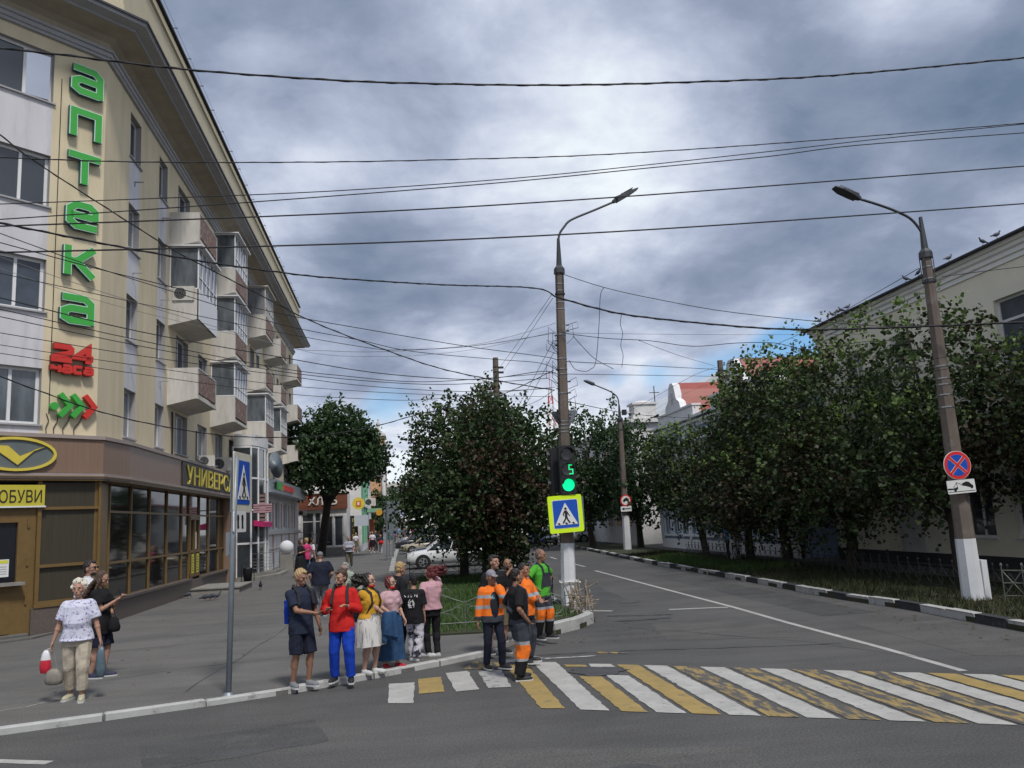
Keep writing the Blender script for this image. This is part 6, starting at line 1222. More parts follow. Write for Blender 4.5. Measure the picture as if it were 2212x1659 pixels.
def person(label, foot, head, face, top, bottom, shoes=None, hair='short', hairm=None, skin=None, feet=None, hands=None, elbow=None, look=(0, 0), lean=0, tilt=0, build=1.0, vox=.008, Y=None, z0=.07, group=None, top2=None, sleeve=.42, hem=.84, loose=.018, bot='trousers', blen=.10, bloose=.02, fem=False, collar=False, belly=0, H=None, footyaw=(12, -12), cap_m=None, apron=None):
    if Y is None: p = G(foot[0], foot[1], z0)
    else: p = AY(foot[0], foot[1], Y); p.z = z0
    if H is None: H = AY(head[0], head[1], p.y).z-z0
    k = H/1.75; skin = skin or M_skin; t = thing('person', label, 'person', p, face, group); hairm = hairm or mat('hair_brown', (.05, .03, .02), .6, .2, 20)
    S = lambda *a: Vector(a)*k; b = build
    feet = feet or ((.10, 0), (-.10, .02)); hands = hands or ((.30, -.02, .88), (-.30, -.02, .88)); elbow = elbow or ((.4, .8, 0), (-.4, .8, 0))
    pelvis = Vector((sum(f[0] for f in feet)/2, sum(f[1] for f in feet)/2, .93)); rl = Matrix.Rotation(-R(lean), 3, 'X') @ Matrix.Identity(3); rt = Matrix.Rotation(R(tilt), 3, 'Y')
    rl = Matrix.Rotation(R(lean), 3, 'X')
    def T(x, y, z): return ((rt @ rl @ Vector((x, y, z-.93)))+pelvis)*k
    hipw = .095 if fem else .09; shw = (.165 if fem else .19)*b; chest = (.155 if fem else .175)*b; waist = (.125 if fem else .15)*b+belly*.4; hipr = (.175 if fem else .165)*b
    MBb = MB(); legs = []; foots = []
    for i, s in enumerate((1, -1)):
        hp = T(s*hipw, 0, .90); an = S(feet[i][0], feet[i][1]+.02, .085 if len(feet[i]) < 3 else feet[i][2]); kn, an = ik(hp, an, .42*k, .41*k, (s*.15, -1, 0)); legs.append((hp, kn, an))
        cap(MBb, hp, kn, .083*b*k, .056*b*k); cap(MBb, kn, an, .053*b*k, .036*k); MBb.ell(kn.lerp(an, .32)+Vector((0, .018*k, 0)), (.056*b*k, .060*b*k, .12*k), 10, 8)
        fy = R(footyaw[i]); fd = Vector((math.sin(fy), -math.cos(fy), 0)); MBb.ell(an+fd*.07*k-Vector((0, 0, .045*k)), (.042*k, .12*k, .035*k), 10, 6, rot=Matrix.Rotation(fy, 3, 'Z')); foots.append((an, fy, fd))
    sec = [(T(0, 0, .84), hipr*.8*k, .10*k), (T(0, 0, .92), hipr*k, .118*b*k), (T(0, 0, 1.06), waist*k, (.10*b+belly*.6)*k), (T(0, -belly*.5, 1.14), (waist+.01)*k, (.102*b+belly)*k), (T(0, 0, 1.27), chest*k, .115*b*k), (T(0, .005, 1.38), (chest+.01)*k, .105*b*k), (T(0, .012, 1.435), chest*.62*k, .078*k), (T(0, .018, 1.475), .075*k, .06*k)]
    ering(MBb, sec)
    if fem: [MBb.ell(T(s*.07, -.085, 1.27), (.062*k, .06*k, .06*k), 10, 7) for s in (1, -1)]
    hy, hpi = look; hr = Matrix.Rotation(R(hy), 3, 'Z') @ Matrix.Rotation(R(hpi), 3, 'X'); hc = T(0, -.02, 1.635); HS = 1.08; Hd = lambda x, y, z: hc+hr @ S(x*HS, y*HS, z*HS)
    MBb.tube([T(0, .02, 1.44), Hd(0, .02, -.07)], [.060*k*(.85 if fem else 1), .052*k*(.85 if fem else 1)], 12)
    MBb.ell(Hd(0, .008, .018), (.073*k*1.08, .092*k*1.08, .095*k*1.08), 16, 12, rot=hr); MBb.ell(Hd(0, -.028, -.052), (.052*k*1.08, .055*k*1.08, .058*k*1.08), 12, 8, rot=hr); MBb.ell(Hd(0, -.05, -.095), (.026*k*1.08, .026*k*1.08, .018*k*1.08), 8, 6, rot=hr)
    MBb.tube([Hd(0, -.083, .012), Hd(0, -.108, -.028), Hd(0, -.085, -.034)], [.008*k*1.08, .014*k*1.08, .010*k], 8); MBb.ell(Hd(0, -.083, -.060), (.022*k*1.08, .010*k*1.08, .009*k*1.08), 8, 5, rot=hr)
    for s in (1, -1): MBb.ell(Hd(s*.075, .012, -.01), (.010*k*1.08, .022*k*1.08, .032*k*1.08), 8, 6, rot=hr); MBb.ell(Hd(s*.03, -.078, .032), (.024*k*1.08, .012*k*1.08, .007*k*1.08), 8, 5, rot=hr); MBb.ell(Hd(s*.040, -.050, -.018), (.024*k*1.08, .025*k*1.08, .022*k*1.08), 8, 5, rot=hr)
    arms = []
    for i, s in enumerate((1, -1)):
        sp_ = T(s*(shw-.015), .01, 1.395); el, wr = ik(sp_, Vector(hands[i])*k, .285*k, .255*k, elbow[i]); arms.append((sp_, el, wr)); a_ = .9 if fem else 1
        cap(MBb, sp_, el, .050*b*k*a_, .040*b*k*a_); cap(MBb, el, wr, .040*b*k*a_, .026*k*a_); MBb.ell(sp_, (.062*b*k*a_,)*3, 10, 8); MBb.ell(el.lerp(wr, .28), (.043*b*k*a_,)*3, 10, 6)
        d = (wr-el).normalized(); n = d.cross(Vector((0, 0, 1))); n = (n if n.length > .1 else Vector((1, 0, 0))).normalized(); n = Vector((0, -1, 0))-d*Vector((0, -1, 0)).dot(d) if abs(d.z) > .8 else n; n.normalize(); o_ = d.cross(n).normalized(); q = wr+d*.045*k
        MBb.ell(q, (.020*k, .041*k, .052*k), 10, 7, rot=Matrix((o_, n, d)).transposed())
        for j, (off, ln) in enumerate(((-.030, .062), (-.010, .074), (.010, .070), (.030, .055))):
            a0 = q+n*off*k+d*.035*k; a1 = a0+(d*.7*ln+o_*.02*s)*k; a2 = a1+(d*.35*ln+o_*.028*s)*k; MBb.tube([a0, a1, a2], [.0095*k, .009*k, .0075*k], 6)
        MBb.tube([q-n*.03*k-d*.015*k, q-n*.06*k+d*.02*k, q-n*.062*k+d*.05*k], [.012*k, .011*k, .009*k], 6)
    bo = MBb.build('body', skin, t, local=True); remesh(bo, vox*k, 2)
    far = vox > .014
    if not far:
        mb = MB()
        for s in (1, -1): mb.ell(Hd(s*.030, -.084, .016), (.007*k, .004*k, .0035*k), 8, 5, rot=hr)
        mb.build('eyes', M_blk, t, local=True)
        mb = MB()
        for s in (1, -1): mb.ell(Hd(s*.032, -.090, .037), (.015*k, .004*k, .0025*k), 8, 4, rot=hr)
        mb.build('eyebrows', hairm, t, local=True)
        MB().ell(Hd(0, -.092, -.062), (.020*k, .004*k, .005*k), 8, 4, rot=hr).build('mouth', mat('lips', (.25, .09, .075), .5, 0), t, local=True)
    # top
    if top:
        mb = MB(); l = loose; ss = [(c, rx+(l*(1 if i < 4 else .45)+(.010 if i == 3 else .004))*k, ry+(l+.008)*k) for i, (c, rx, ry) in enumerate(sec[1:7])]
        ss = [(T(0, -belly*.25, hem), (hipr+l+.012)*k, (.125*b+l+belly*.6)*k)]+[(c, rx, ry) for c, rx, ry in ss if c.z > T(0, 0, hem).z+.03*k]+[(T(0, .016, 1.478), .085*k, .072*k)]; ering(mb, ss)
        if fem: [mb.ell(T(s*.07, -.088, 1.27), (.072*k, .07*k, .07*k), 10, 7) for s in (1, -1)]
        if collar: mb.tube([T(0, .02, 1.455), T(0, .018, 1.51)], [.078*k, .066*k], 12)
        for sp_, el, wr in arms:
            tot = .285+.255; f_ = sleeve*tot/.285; w_ = .010+l*.55; mb.ell(sp_, ((.053*b+w_*.7)*k,)*3, 10, 8); mb.tube([sp_+(T(0, 0, 1.42)-sp_)*.6, sp_], [.058*b*k, (.053*b+w_*.6)*k], 12)
            e2 = sp_.lerp(el, min(1, f_)); mb.tube([sp_, e2], [(.053*b+w_*.8)*k, ((.043*b+w_)+(.010 if f_ < 1 else 0))*k], 12)
            if f_ > 1: mb.ell(el, ((.043*b+w_)*k,)*3, 10, 8); mb.tube([el, el.lerp(wr, min(1, (f_*.285-.285)/.255))], [(.043*b+w_)*k, (.032+w_)*k], 12)
        remesh(mb.build('shirt', top, t, local=True), vox*k*1.1, 3)
    # bottom
    if bot in ('trousers', 'shorts'):
        mb = MB(); l = bloose; ering(mb, [(T(0, 0, .80), (hipr*.93+l)*k, (.11+l)*k), (T(0, 0, .92), (hipr+l*.6)*k, (.122*b+l*.6)*k), (T(0, 0, 1.05), (waist+.016)*k, (.112*b+belly*.4)*k)])
        for hp, kn, an in legs:
            kz = kn.z/k; cap(mb, hp, hp.lerp(kn, .3), (.086*b+l*.6)*k, (.076*b+l*.7)*k)
            if blen < kz-.02: mb.tube([hp, kn], [(.085*b+l)*k, (.060*b+l)*k]); mb.ell(kn, ((.060*b+l)*k,)*3, 10, 8); f_ = (kz-blen)/(kz-an.z/k); mb.tube([kn, kn.lerp(an, min(1.0, f_))], [(.060*b+l)*k, (.048+l)*k]); mb.ell(kn.lerp(an, .3)+Vector((0, .015*k, 0)), ((.055*b+l*.8)*k, (.06*b+l*.8)*k, .12*k), 10, 7)
            else: f_ = (hp.z/k-blen)/(hp.z/k-kz); mb.tube([hp, hp.lerp(kn, f_)], [(.086*b+l*.6)*k, (.070*b+l)*k])
        remesh(mb.build('trousers' if bot == 'trousers' else 'shorts', bottom, t, local=True), vox*k*1.1, 3)
    elif bot == 'skirt':
        mb = MB(); n = 40; secs = []; zs = [1.06, .98, .90, .75, .6, .45, .3, .18, .12]; zs = [z for z in zs if z > blen]+[blen]
        for z in zs:
            f_ = (1.06-z)/(1.06-blen); rx = waist+.02+(hipr+bloose-waist)*min(1, (1.06-z)/.14)+bloose*1.5*f_; ry = .115*b+bloose*.8+bloose*1.6*f_+.02; secs.append((z, rx, ry, f_))
        vs = [( (pelvis.x+rx*math.cos(a)*(1+.07*f_*math.sin(7*a+2)+.03*f_*math.sin(13*a)))*k, (pelvis.y+ry*math.sin(a)*(1+.07*f_*math.sin(7*a+2)+.03*f_*math.sin(13*a)))*k, z*k) for z, rx, ry, f_ in secs for a in [2*math.pi*j/n for j in range(n)]]
        mb.add(vs, [(i*n+j, i*n+(j+1) % n, (i+1)*n+(j+1) % n, (i+1)*n+j) for i in range(len(secs)-1) for j in range(n)]+[tuple(range(n))]); mb.build('skirt', bottom, t, smooth=True, local=True)
    if top2:  # bib of dungarees: panel + straps
        mb = MB(); mb.add([T(x, y, z) for x, y, z in ((-.15, -.135, 1.02), (.15, -.135, 1.02), (.10, -.150, 1.30), (-.10, -.150, 1.30), (-.15, -.11, 1.02), (.15, -.11, 1.02), (.1, -.12, 1.30), (-.1, -.12, 1.30))], [(0, 1, 2, 3), (4, 7, 6, 5), (0, 4, 5, 1), (1, 5, 6, 2), (2, 6, 7, 3), (3, 7, 4, 0)])
        for s in (1, -1): mb.tube([T(s*.09, -.150, 1.28), T(s*.10, -.115, 1.42), T(s*.09, .01, 1.505), T(s*.06, .115, 1.38), T(0, .15, 1.2), T(0, .14, 1.0)], .022*k, 6); mb.tube([T(s*.13, .12, 1.08), T(0, .155, 1.15)], .04*k, 6)
        mb.build('bib', top2, t, local=True)
    shoes = shoes or SHOES
    for an, fy, fd in foots:
        mb = MB(); rz = Matrix.Rotation(fy, 3, 'Z'); c = Vector((an.x, an.y, an.z-.085*k)); mb.ell(c+fd*.075*k+Vector((0, 0, .042*k)), (.052*k, .145*k, .045*k), 12, 8, rot=rz); mb.tube([c+Vector((0, 0, .03*k)), c+Vector((0, 0, .095*k))], [.05*k, .046*k], 10)
        mb.ell(c+fd*.13*k+Vector((0, 0, .03*k)), (.050*k, .085*k, .034*k), 10, 6, rot=rz)
        so2 = MB().prism([(c.x+(rz @ Vector((x*k, y*k, 0))).x, c.y+(rz @ Vector((x*k, y*k, 0))).y) for x, y in ((-.045, .065), (.045, .065), (.052, -.05), (.055, -.14), (.038, -.205), (0, -.225), (-.038, -.205), (-.055, -.14), (-.052, -.05))], c.z+.001, c.z+.024*k)
        s_ = mb.build('shoe', shoes, t, local=True); remesh(s_, .009*k if not far else .02, 2); so2.build('sole', SHOES if shoes is not SHOES else M_conc, s_, local=True)
    # hair
    mb = MB(); g = random.Random(int(H*1000)+len(label))
    if hair in ('short', 'buzz'):
        e_ = .006 if hair == 'buzz' else .012; mb.ell(Hd(0, .030, .040), ((.079+e_)*k, (.086+e_)*k, (.089+e_*1.2)*k), 16, 12, rot=hr)
        mb.ell(Hd(0, .055, -.015), ((.067+e_)*k, .052*k, .065*k), 12, 8, rot=hr)
        if hair == 'short': mb.ell(Hd(0, -.045, .095), (.05*k, .04*k, .025*k), 10, 6, rot=hr)
    elif hair == 'curly':
        for j in range(46):
            a, c = g.uniform(0, 6.28), g.uniform(-.35, 1); rr_ = math.sqrt(1-min(1, c*c)); y = math.sin(a)*rr_
            if y < -.35 and c < .55: continue
            mb.ell(Hd(math.cos(a)*rr_*.086, .03+y*.095, .04+c*.100), (.030*k,)*3, 7, 5)
        mb.ell(Hd(0, .032, .040), (.090*k, .095*k, .102*k), 14, 10, rot=hr)
    elif hair in ('long', 'blown', 'bob'):
        mb.ell(Hd(0, .032, .040), (.092*k, .098*k, .102*k), 16, 12, rot=hr); mb.ell(Hd(0, .05, -.03), (.090*k, .074*k, .094*k), 14, 10, rot=hr)
        for s in (1, -1): mb.ell(Hd(s*.073, .0, -.02), (.022*k, .05*k, .075*k), 10, 8, rot=hr)
        if hair == 'long':
            for j in range(14): x = g.uniform(-.09, .09); mb.tube([Hd(x*.8, .06, 0), Hd(x, .10+g.uniform(-.02, .03), -.15), Hd(x*1.15, .13+g.uniform(-.03, .04), -.30), Hd(x*1.1+g.uniform(-.03, .03), .12+g.uniform(-.04, .06), -.42)], [.03*k, .03*k, .022*k, .008*k], 7)
            for s in (1, -1): mb.tube([Hd(s*.08, .0, -.03), Hd(s*.10, -.01, -.16), Hd(s*.10, .01, -.30)], [.024*k, .026*k, .01*k], 7)
        if hair == 'blown':
            for j in range(16): z = g.uniform(-.06, .09); mb.tube([Hd(g.uniform(-.04, .06), .05, z), Hd(-.02+g.uniform(-.03, .03), .15, z+g.uniform(-.02, .05)), Hd(-.06+g.uniform(-.05, .05), .24, z+g.uniform(-.06, .06)), Hd(-.08+g.uniform(-.08, .08), .30+g.uniform(-.04, .07), z+g.uniform(-.12, .08))], [.034*k, .028*k, .016*k, .005*k], 7)
    if hair != 'none' and mb.v: remesh(mb.build('hair', hairm, t, local=True), .0075*k if not far else .018, 1)
    if cap_m:
        mb = MB(); mb.ell(Hd(0, .016, .052), (.092*k, .106*k, .086*k), 16, 10, rot=hr); mb.ell(Hd(0, -.125, .042), (.065*k, .065*k, .012*k), 12, 6, rot=hr @ Matrix.Rotation(R(12), 3, 'X')); remesh(mb.build('cap', cap_m, t, local=True), .008*k, 2)
    return t, dict(T=T, Hd=Hd, k=k, arms=arms, legs=legs, hr=hr, p=p, face=face, S=S)
def W2(info, v):      # person-local point to world
    return info['p']+Matrix.Rotation(R(info['face']), 3, 'Z') @ Vector(v)
def glasses(t, i, m=None, dark=False):
    Hd, k = i['Hd'], i['k']; mb = MB()
    for s in (1, -1): mb.ell(Hd(s*.034, -.098, .014), (.026*k, .005*k, .019*k), 12, 6, rot=i['hr']); mb.tube([Hd(s*.06, -.095, .018), Hd(s*.078, .01, .01)], .003*k, 4)
    mb.tube([Hd(-.01, -.1, .018), Hd(.01, -.1, .018)], .003*k, 4); mb.build('glasses', m or M_blk, t, local=True)
def backpack(i, label, m, side=0, sz=(.16, .09, .24), z=1.18, y=.235):
    k = i['k']; c = W2(i, i['T'](side, y, z)); t = thing('backpack', label, 'backpack', c, i['face']); mb = MB()
    mb.ell((0, 0, 0), (sz[0]*k, sz[1]*k, sz[2]*k), 14, 10); mb.ell((0, .05*k, -.08*k), (sz[0]*.8*k, sz[1]*.7*k, sz[2]*.45*k), 12, 8); mb.box((-sz[0]*.8*k, -sz[1]*.6*k, -sz[2]*.85*k), (sz[0]*.8*k, sz[1]*.6*k, sz[2]*.8*k)); remesh(mb.build('bag', m, t, local=True), .01, 3)
    mb = MB(); inv = Matrix.Rotation(-R(i['face']), 3, 'Z'); L_ = lambda v: inv @ (W2(i, v)-c)
    for s in (1, -1): mb.tube([L_(i['T'](s*.08+side*.3, .16, 1.38)), L_(i['T'](s*.105, .03, 1.52)), L_(i['T'](s*.115, -.12, 1.42)), L_(i['T'](s*.13, -.165, 1.25)), L_(i['T'](s*.17, -.05, 1.05)), L_(i['T'](s*.13, .17, 1.02))], [.012*k, .026*k, .026*k, .024*k, .012*k, .012*k], 6)
    mb.build('strap', M_blk, t, local=True); return t
# ---- outfits
C = cloth
navy = C('cloth_navy', (.018, .024, .045)); navy2 = C('cloth_navy_dark', (.012, .015, .028)); black = C('cloth_black', (.012, .012, .014)); red = C('cloth_red', (.50, .020, .018)); blue = C('cloth_blue', (.008, .045, .36))
white = C('cloth_white', (.55, .55, .58)); beige = C('cloth_beige', (.40, .35, .28)); yellow = C('cloth_yellow', (.52, .28, .03)); pink = C('cloth_pink', (.48, .28, .32)); denim = C('cloth_denim', (.026, .066, .145), .3); denimd = C('cloth_denim_dark', (.02, .035, .07), .25)
floral = mat('cloth_floral', (.55, .56, .66), .85, .05, 3, .6, 9, spec=.2, col2=(.16, .12, .34), c2scale=26, c2th=(.56, .60)); dstr = mat('cloth_stripes', (.55, .54, .52), .85, .05, 3, .6, 9, spec=.2, col2=(.26, .25, .25), c2scale=5, c2th=(.55, .58), stretch=(6, 6, .25))
camo = mat('cloth_camo', (.52, .50, .56), .85, .05, 3, .6, 9, spec=.2, col2=(.02, .02, .03), c2scale=7, c2th=(.50, .54)); pinkp = mat('cloth_pink_print', (.46, .30, .33), .85, .05, 3, .6, 9, spec=.2, col2=(.5, .5, .25), c2scale=16, c2th=(.66, .70))
grey = C('cloth_grey', (.16, .16, .17)); dgrey = C('cloth_slate', (.040, .045, .058)); green = C('cloth_green', (.075, .36, .035), .15); khaki = C('cloth_khaki', (.11, .09, .055), .3); pgreen = C('cloth_pale_green', (.30, .34, .28)); olive = C('cloth_olive', (.10, .09, .06)); hotp = C('cloth_hot_pink', (.52, .05, .16)); purp = C('cloth_purple', (.12, .07, .28)); teal = C('cloth_teal', (.03, .12, .13)); lblue = C('cloth_light_blue', (.12, .22, .42)); orangec = (.72, .16, .02); rg = (.30, .31, .33); sl = (.040, .045, .058); bk_ = (.010, .010, .012)
hv = banded('hi_vis_jacket', [(0, sl), (.88, orangec), (1.0, rg), (1.05, orangec), (1.17, rg), (1.22, orangec), (1.40, sl)])
hv2 = banded('hi_vis_orange', [(0, orangec), (1.10, rg), (1.15, orangec)])
dung = banded('dungaree_bands', [(0, bk_), (.30, rg), (.34, orangec), (.54, rg), (.60, sl)]); dung2 = banded('dungaree_bands_high', [(0, bk_), (.22, bk_), (.34, rg), (.38, orangec), (.58, rg), (.63, sl)])
h_bl = mat('hair_blond', (.36, .25, .12), .6, .2, 25); h_wh = mat('hair_white', (.58, .54, .46), .6, .15, 25, .5, 40); h_dk = mat('hair_dark', (.018, .014, .012), .5, .2, 25); h_br = mat('hair_brown_long', (.07, .042, .028), .55, .3, 18, stretch=(3, 3, .4)); h_rd = mat('hair_red', (.10, .018, .018), .5, .3, 20); h_gr = mat('hair_grey', (.28, .27, .25), .6, .2, 25); h_st = mat('hair_stubble', (.16, .10, .08), .7, .2, 30)
sh_grey = mat('shoe_grey', (.17, .18, .19), .7, .15, 9); sh_blk = mat('shoe_black', (.018, .018, .02), .6, .1, 9); sh_red = mat('shoe_red', (.42, .015, .03), .6, .1, 9); sh_navy = mat('shoe_navy', (.025, .028, .06), .7, .1, 9); sh_gold = mat('shoe_pale_gold', (.42, .39, .28), .5, .1, 9)
# ---- left trio
t, i1 = person('elderly woman with curly white hair, floral blouse and beige trousers carrying bags', (160, 1513), (152, 1257), 4, floral, beige, sh_gold, 'curly', h_wh, feet=((.13, -.12), (-.09, .10)), hands=((.36, -.04, .84), (-.33, -.06, .80)), build=1.12, fem=True, hem=.88, loose=.035, sleeve=.40, blen=.16, bloose=.028, belly=.03, vox=.007)
t, i2 = person('man in white shirt and sunglasses standing behind the long haired woman', (188, 1452), (205, 1212), 75, white, denimd, SHOES, 'short', h_dk, hands=((.28, -.15, 1.0), (-.25, -.1, .9)), bot='shorts', blen=.50, collar=True, bloose=.03, loose=.028); glasses(t, i2)
MB().ell(i2['Hd'](0, -.045, -.075), (.055*i2['k'], .05*i2['k'], .04*i2['k']), 10, 8, rot=i2['hr']).build('beard', h_dk, t, local=True)
t, i3 = person('woman with long brown hair in black top and shorts looking at her phone', (214, 1464), (226, 1236), 82, black, navy2, sh_navy, 'long', h_br, fem=True, feet=((.08, -.05), (-.08, .08)), hands=((.05, -.30, 1.30), (-.06, -.28, 1.27)), elbow=((.4, .3, -1), (-.4, .3, -1)), look=(0, 22), bot='shorts', blen=.52, hem=.72, loose=.04, bloose=.045, sleeve=.36, vox=.007, build=1.06)
ph_ = W2(i3, Vector((.0, -.37, 1.40))*i3['k']); tag(MB().box(ph_-Vector((.045, .02, .07)), ph_+Vector((.035, .02, .06))).build('phone', M_blk), 'dark phone held up by the long haired woman', 'phone')
def bag(label, c, sx, sy, sz, m, hand, m2=None, band=None, rz=0):
    t = thing('bag', label, 'bag', c, rz); mb = MB(); n = 14; secs = []
    for z, f_ in ((0, .55), (.06, .9), (.3, 1), (.6, .92), (.85, .7), (1, .35)): secs.append((z, f_))
    vs = [(sx*f_*math.cos(a)*(1+.10*math.sin(5*a+z*6)), sy*f_*math.sin(a)*(1+.14*math.sin(4*a+z*5)), (z-1)*sz) for z, f_ in secs for a in [2*math.pi*j/n for j in range(n)]]
    mb.v = vs; mb.f = [(i*n+j, i*n+(j+1) % n, (i+1)*n+(j+1) % n, (i+1)*n+j) for i in range(5) for j in range(n)]+[tuple(range(n-1, -1, -1)), tuple(5*n+j for j in range(n))]
    mb.m = [(1 if band and band[0] <= (f // n) < band[1] else 0) for f in range(5*n)]+[0, 0]; mb.build('sack', [m, m2 or m], t, smooth=True, local=True)
    im = Matrix.Rotation(-R(rz), 3, 'Z'); h = im @ (hand-Vector(c)); MB().tube([(-sx*.3, 0, -.02), h*.5+Vector((-.03, 0, 0)), h, h*.5+Vector((.03, 0, 0)), (sx*.3, 0, -.02)], .006, 5).build('handle', m, t, local=True)
hL = W2(i1, i1['arms'][1][2]+Vector((0, -.01, -.09))); hR_ = W2(i1, i1['arms'][0][2]+Vector((0, -.01, -.09)))
bag('white and red plastic bag in the elderly woman\'s hand', hL+Vector((-.10, .03, -.03)), .085, .06, .36, mat('plastic_white', (.60, .60, .62), .35, .08, 4, .5, 20), hL, mat('plastic_red', (.50, .02, .04), .35, .1, 4), (1, 3))
bag('beige grey leather handbag hanging below the elderly woman\'s hand', hL+Vector((.05, -.05, -.30)), .13, .07, .24, mat('leather_beige', (.20, .18, .15), .5, .15, 6, .3, 20), hL)
bag('slim dark blue grey bag held by the elderly woman', hR_+Vector((.03, -.02, -.03)), .075, .05, .46, mat('bag_slate', (.09, .13, .16), .35, .25, 5, .3, 20), hR_)
c = W2(i3, i3['T'](-.02, -.22, .86)); bag('black shoulder bag at the hip of the long haired woman', c+Vector((.03, 0, .14)), .11, .08, .26, black, W2(i3, i3['T'](.12, -.04, 1.42)))
# ---- kerb group
t, i4 = person('blond man in navy short sleeved shirt and navy shorts at the kerb', (653, 1484), (660, 1231), 38, navy, navy2, sh_grey, 'short', h_bl, skin=M_skt, hands=((.30, -.03, .88), (-.02, -.34, 1.12)), elbow=((.4, .8, 0), (-.6, .6, -.2)), look=(12, 14), bot='shorts', blen=.50, bloose=.035, collar=True, loose=.022, sleeve=.38, hem=.80, vox=.0065, build=1.03, feet=((.10, -.04), (-.12, .05)))
backpack(i4, 'blue backpack on the back of the blond man', blue, sz=(.15, .10, .22), z=1.12)
t, i5 = person('man in red jacket and bright blue trousers holding his rucksack straps', (738, 1474), (722, 1233), -8, red, blue, sh_blk, 'short', mat('hair_brown', (.05, .03, .02), .6, .2, 20), hands=((.15, -.19, 1.20), (-.17, -.20, 1.15)), elbow=((.5, .3, -1), (-.5, .3, -1)), look=(-32, 12), collar=True, loose=.030, sleeve=.95, hem=.80, bloose=.026, vox=.0065, feet=((.16, -.06), (-.12, .05)), build=1.02)
MB().ell(i5['Hd'](0, -.04, -.072), (.055*i5['k'], .05*i5['k'], .042*i5['k']), 10, 8, rot=i5['hr']).build('beard', mat('hair_brown', (.05, .03, .02)), t, local=True)
backpack(i5, 'black rucksack worn by the man in the red jacket', black)
t, i6 = person('woman in yellow blouse and white striped skirt with hair blown back', (800, 1456), (797, 1240), 58, yellow, dstr, SHOES, 'blown', h_dk, skin=M_skl, fem=True, build=1.16, hands=((.20, -.28, 1.06), (.10, -.28, 1.02)), elbow=((.6, .5, -.5), (-.6, .5, -.5)), bot='skirt', blen=.50, bloose=.04, sleeve=.42, hem=.98, loose=.03, collar=True, vox=.0065, feet=((.08, -.06), (-.09, .05))); glasses(t, i6, M_steel)
MB().ell(i6['Hd'](0, -.045, -.088), (.058*i6['k'], .055*i6['k'], .028*i6['k']), 12, 8, rot=i6['hr']).build('face_mask', red, t, local=True)
backpack(i6, 'navy backpack of the woman in the yellow blouse', navy, sz=(.14, .10, .2), z=1.08)
c = W2(i6, Vector((.12, -.36, .92))*i6['k']); jk = MB(); g_ = random.Random(4)
for _ in range(13): x_ = g_.uniform(-.10, .10); y_ = g_.uniform(-.05, .05); z_ = g_.uniform(.25, .50); jk.tube([c+Vector((x_*.8, y_*.6, .14)), c+Vector((x_, y_, 0)), c+Vector((x_*1.2+g_.uniform(-.03, .03), y_*1.3, .12-z_))], [.05, .05, .035], 8)
tag(remesh(jk.build('denim_jacket', denim), .012, 3), 'blue denim jacket draped over the forearm of the yellow bloused woman', 'jacket')
t, i7 = person('woman with red hair in pale pink top and long denim skirt', (846, 1443), (833, 1246), 40, pinkp, denim, sh_red, 'bob', h_rd, skin=M_skl, fem=True, build=1.08, hands=((.28, -.08, .92), (-.22, -.16, 1.0)), bot='skirt', blen=.17, bloose=.035, sleeve=.40, hem=.98, loose=.022, vox=.0065, look=(15, 0), feet=((.10, -.08), (-.10, .05))); glasses(t, i7, M_steel)
MB().ell(i7['Hd'](0, -.045, -.088), (.056*i7['k'], .055*i7['k'], .028*i7['k']), 12, 8, rot=i7['hr']).build('face_mask', red, t, local=True)
t, i8 = person('young man in black behind the person in the black cap', (862, 1420), (873, 1216), 118, black, black, mat('shoe_sand', (.30, .27, .24), .7, .1, 8), 'short', h_bl, collar=True, sleeve=.9, look=(0, 15), lean=6)
t, i9 = person('person in black cap, black printed T shirt and black and white camouflage trousers', (890, 1428), (882, 1244), 160, black, camo, SHOES, 'buzz', h_dk, look=(35, 0), cap_m=black, loose=.045, hem=.78, sleeve=.45, bloose=.04, vox=.0065, feet=((-.02, -.06), (-.16, .12)), hands=((.24, .02, .90), (-.30, -.02, .86)), footyaw=(40, 60))
k = i9['k']; pr = MB(); fk = Fr(i9['T'](.0, .165, 1.30), (-1, 0, 0), (0, 1, 0), (0, 0, 1)); g_ = random.Random(3)
for j, u in enumerate((-.11, -.055, .0, .06, .11)):
    for s in range(4): a = [(u+g_.uniform(-.02, .02), .04+g_.uniform(-.025, .025)), (u+g_.uniform(-.02, .02), .04+g_.uniform(-.025, .025))]; pr.stroke(fk, a, .008, .0, .004+.0004*s)
for s in range(20): a = g_.uniform(0, 6.28); r0 = g_.uniform(.02, .06); pr.stroke(fk, [(r0*math.cos(a), -.10+1.5*r0*math.sin(a)), (r0*math.cos(a+.9), -.10+1.5*r0*math.sin(a+.9))], .010, 0, .004+.0002*s)
pr.build('back_print', M_swh, t, local=True)
t, i10 = person('woman in pale pink hoodie and black trousers holding her blown dark red hair', (934, 1420), (918, 1226), 200, pink, black, SHOES, 'blown', h_rd, skin=M_skl, fem=True, build=1.05, hands=((.20, -.06, 1.0), (-.11, -.06, 1.52)), elbow=((.4, .6, -.3), (-.9, -.2, -1)), look=(40, 10), loose=.04, sleeve=.92, hem=.93, bloose=.012, vox=.0065, feet=((.06, -.05), (-.09, .05)), footyaw=(30, 60))
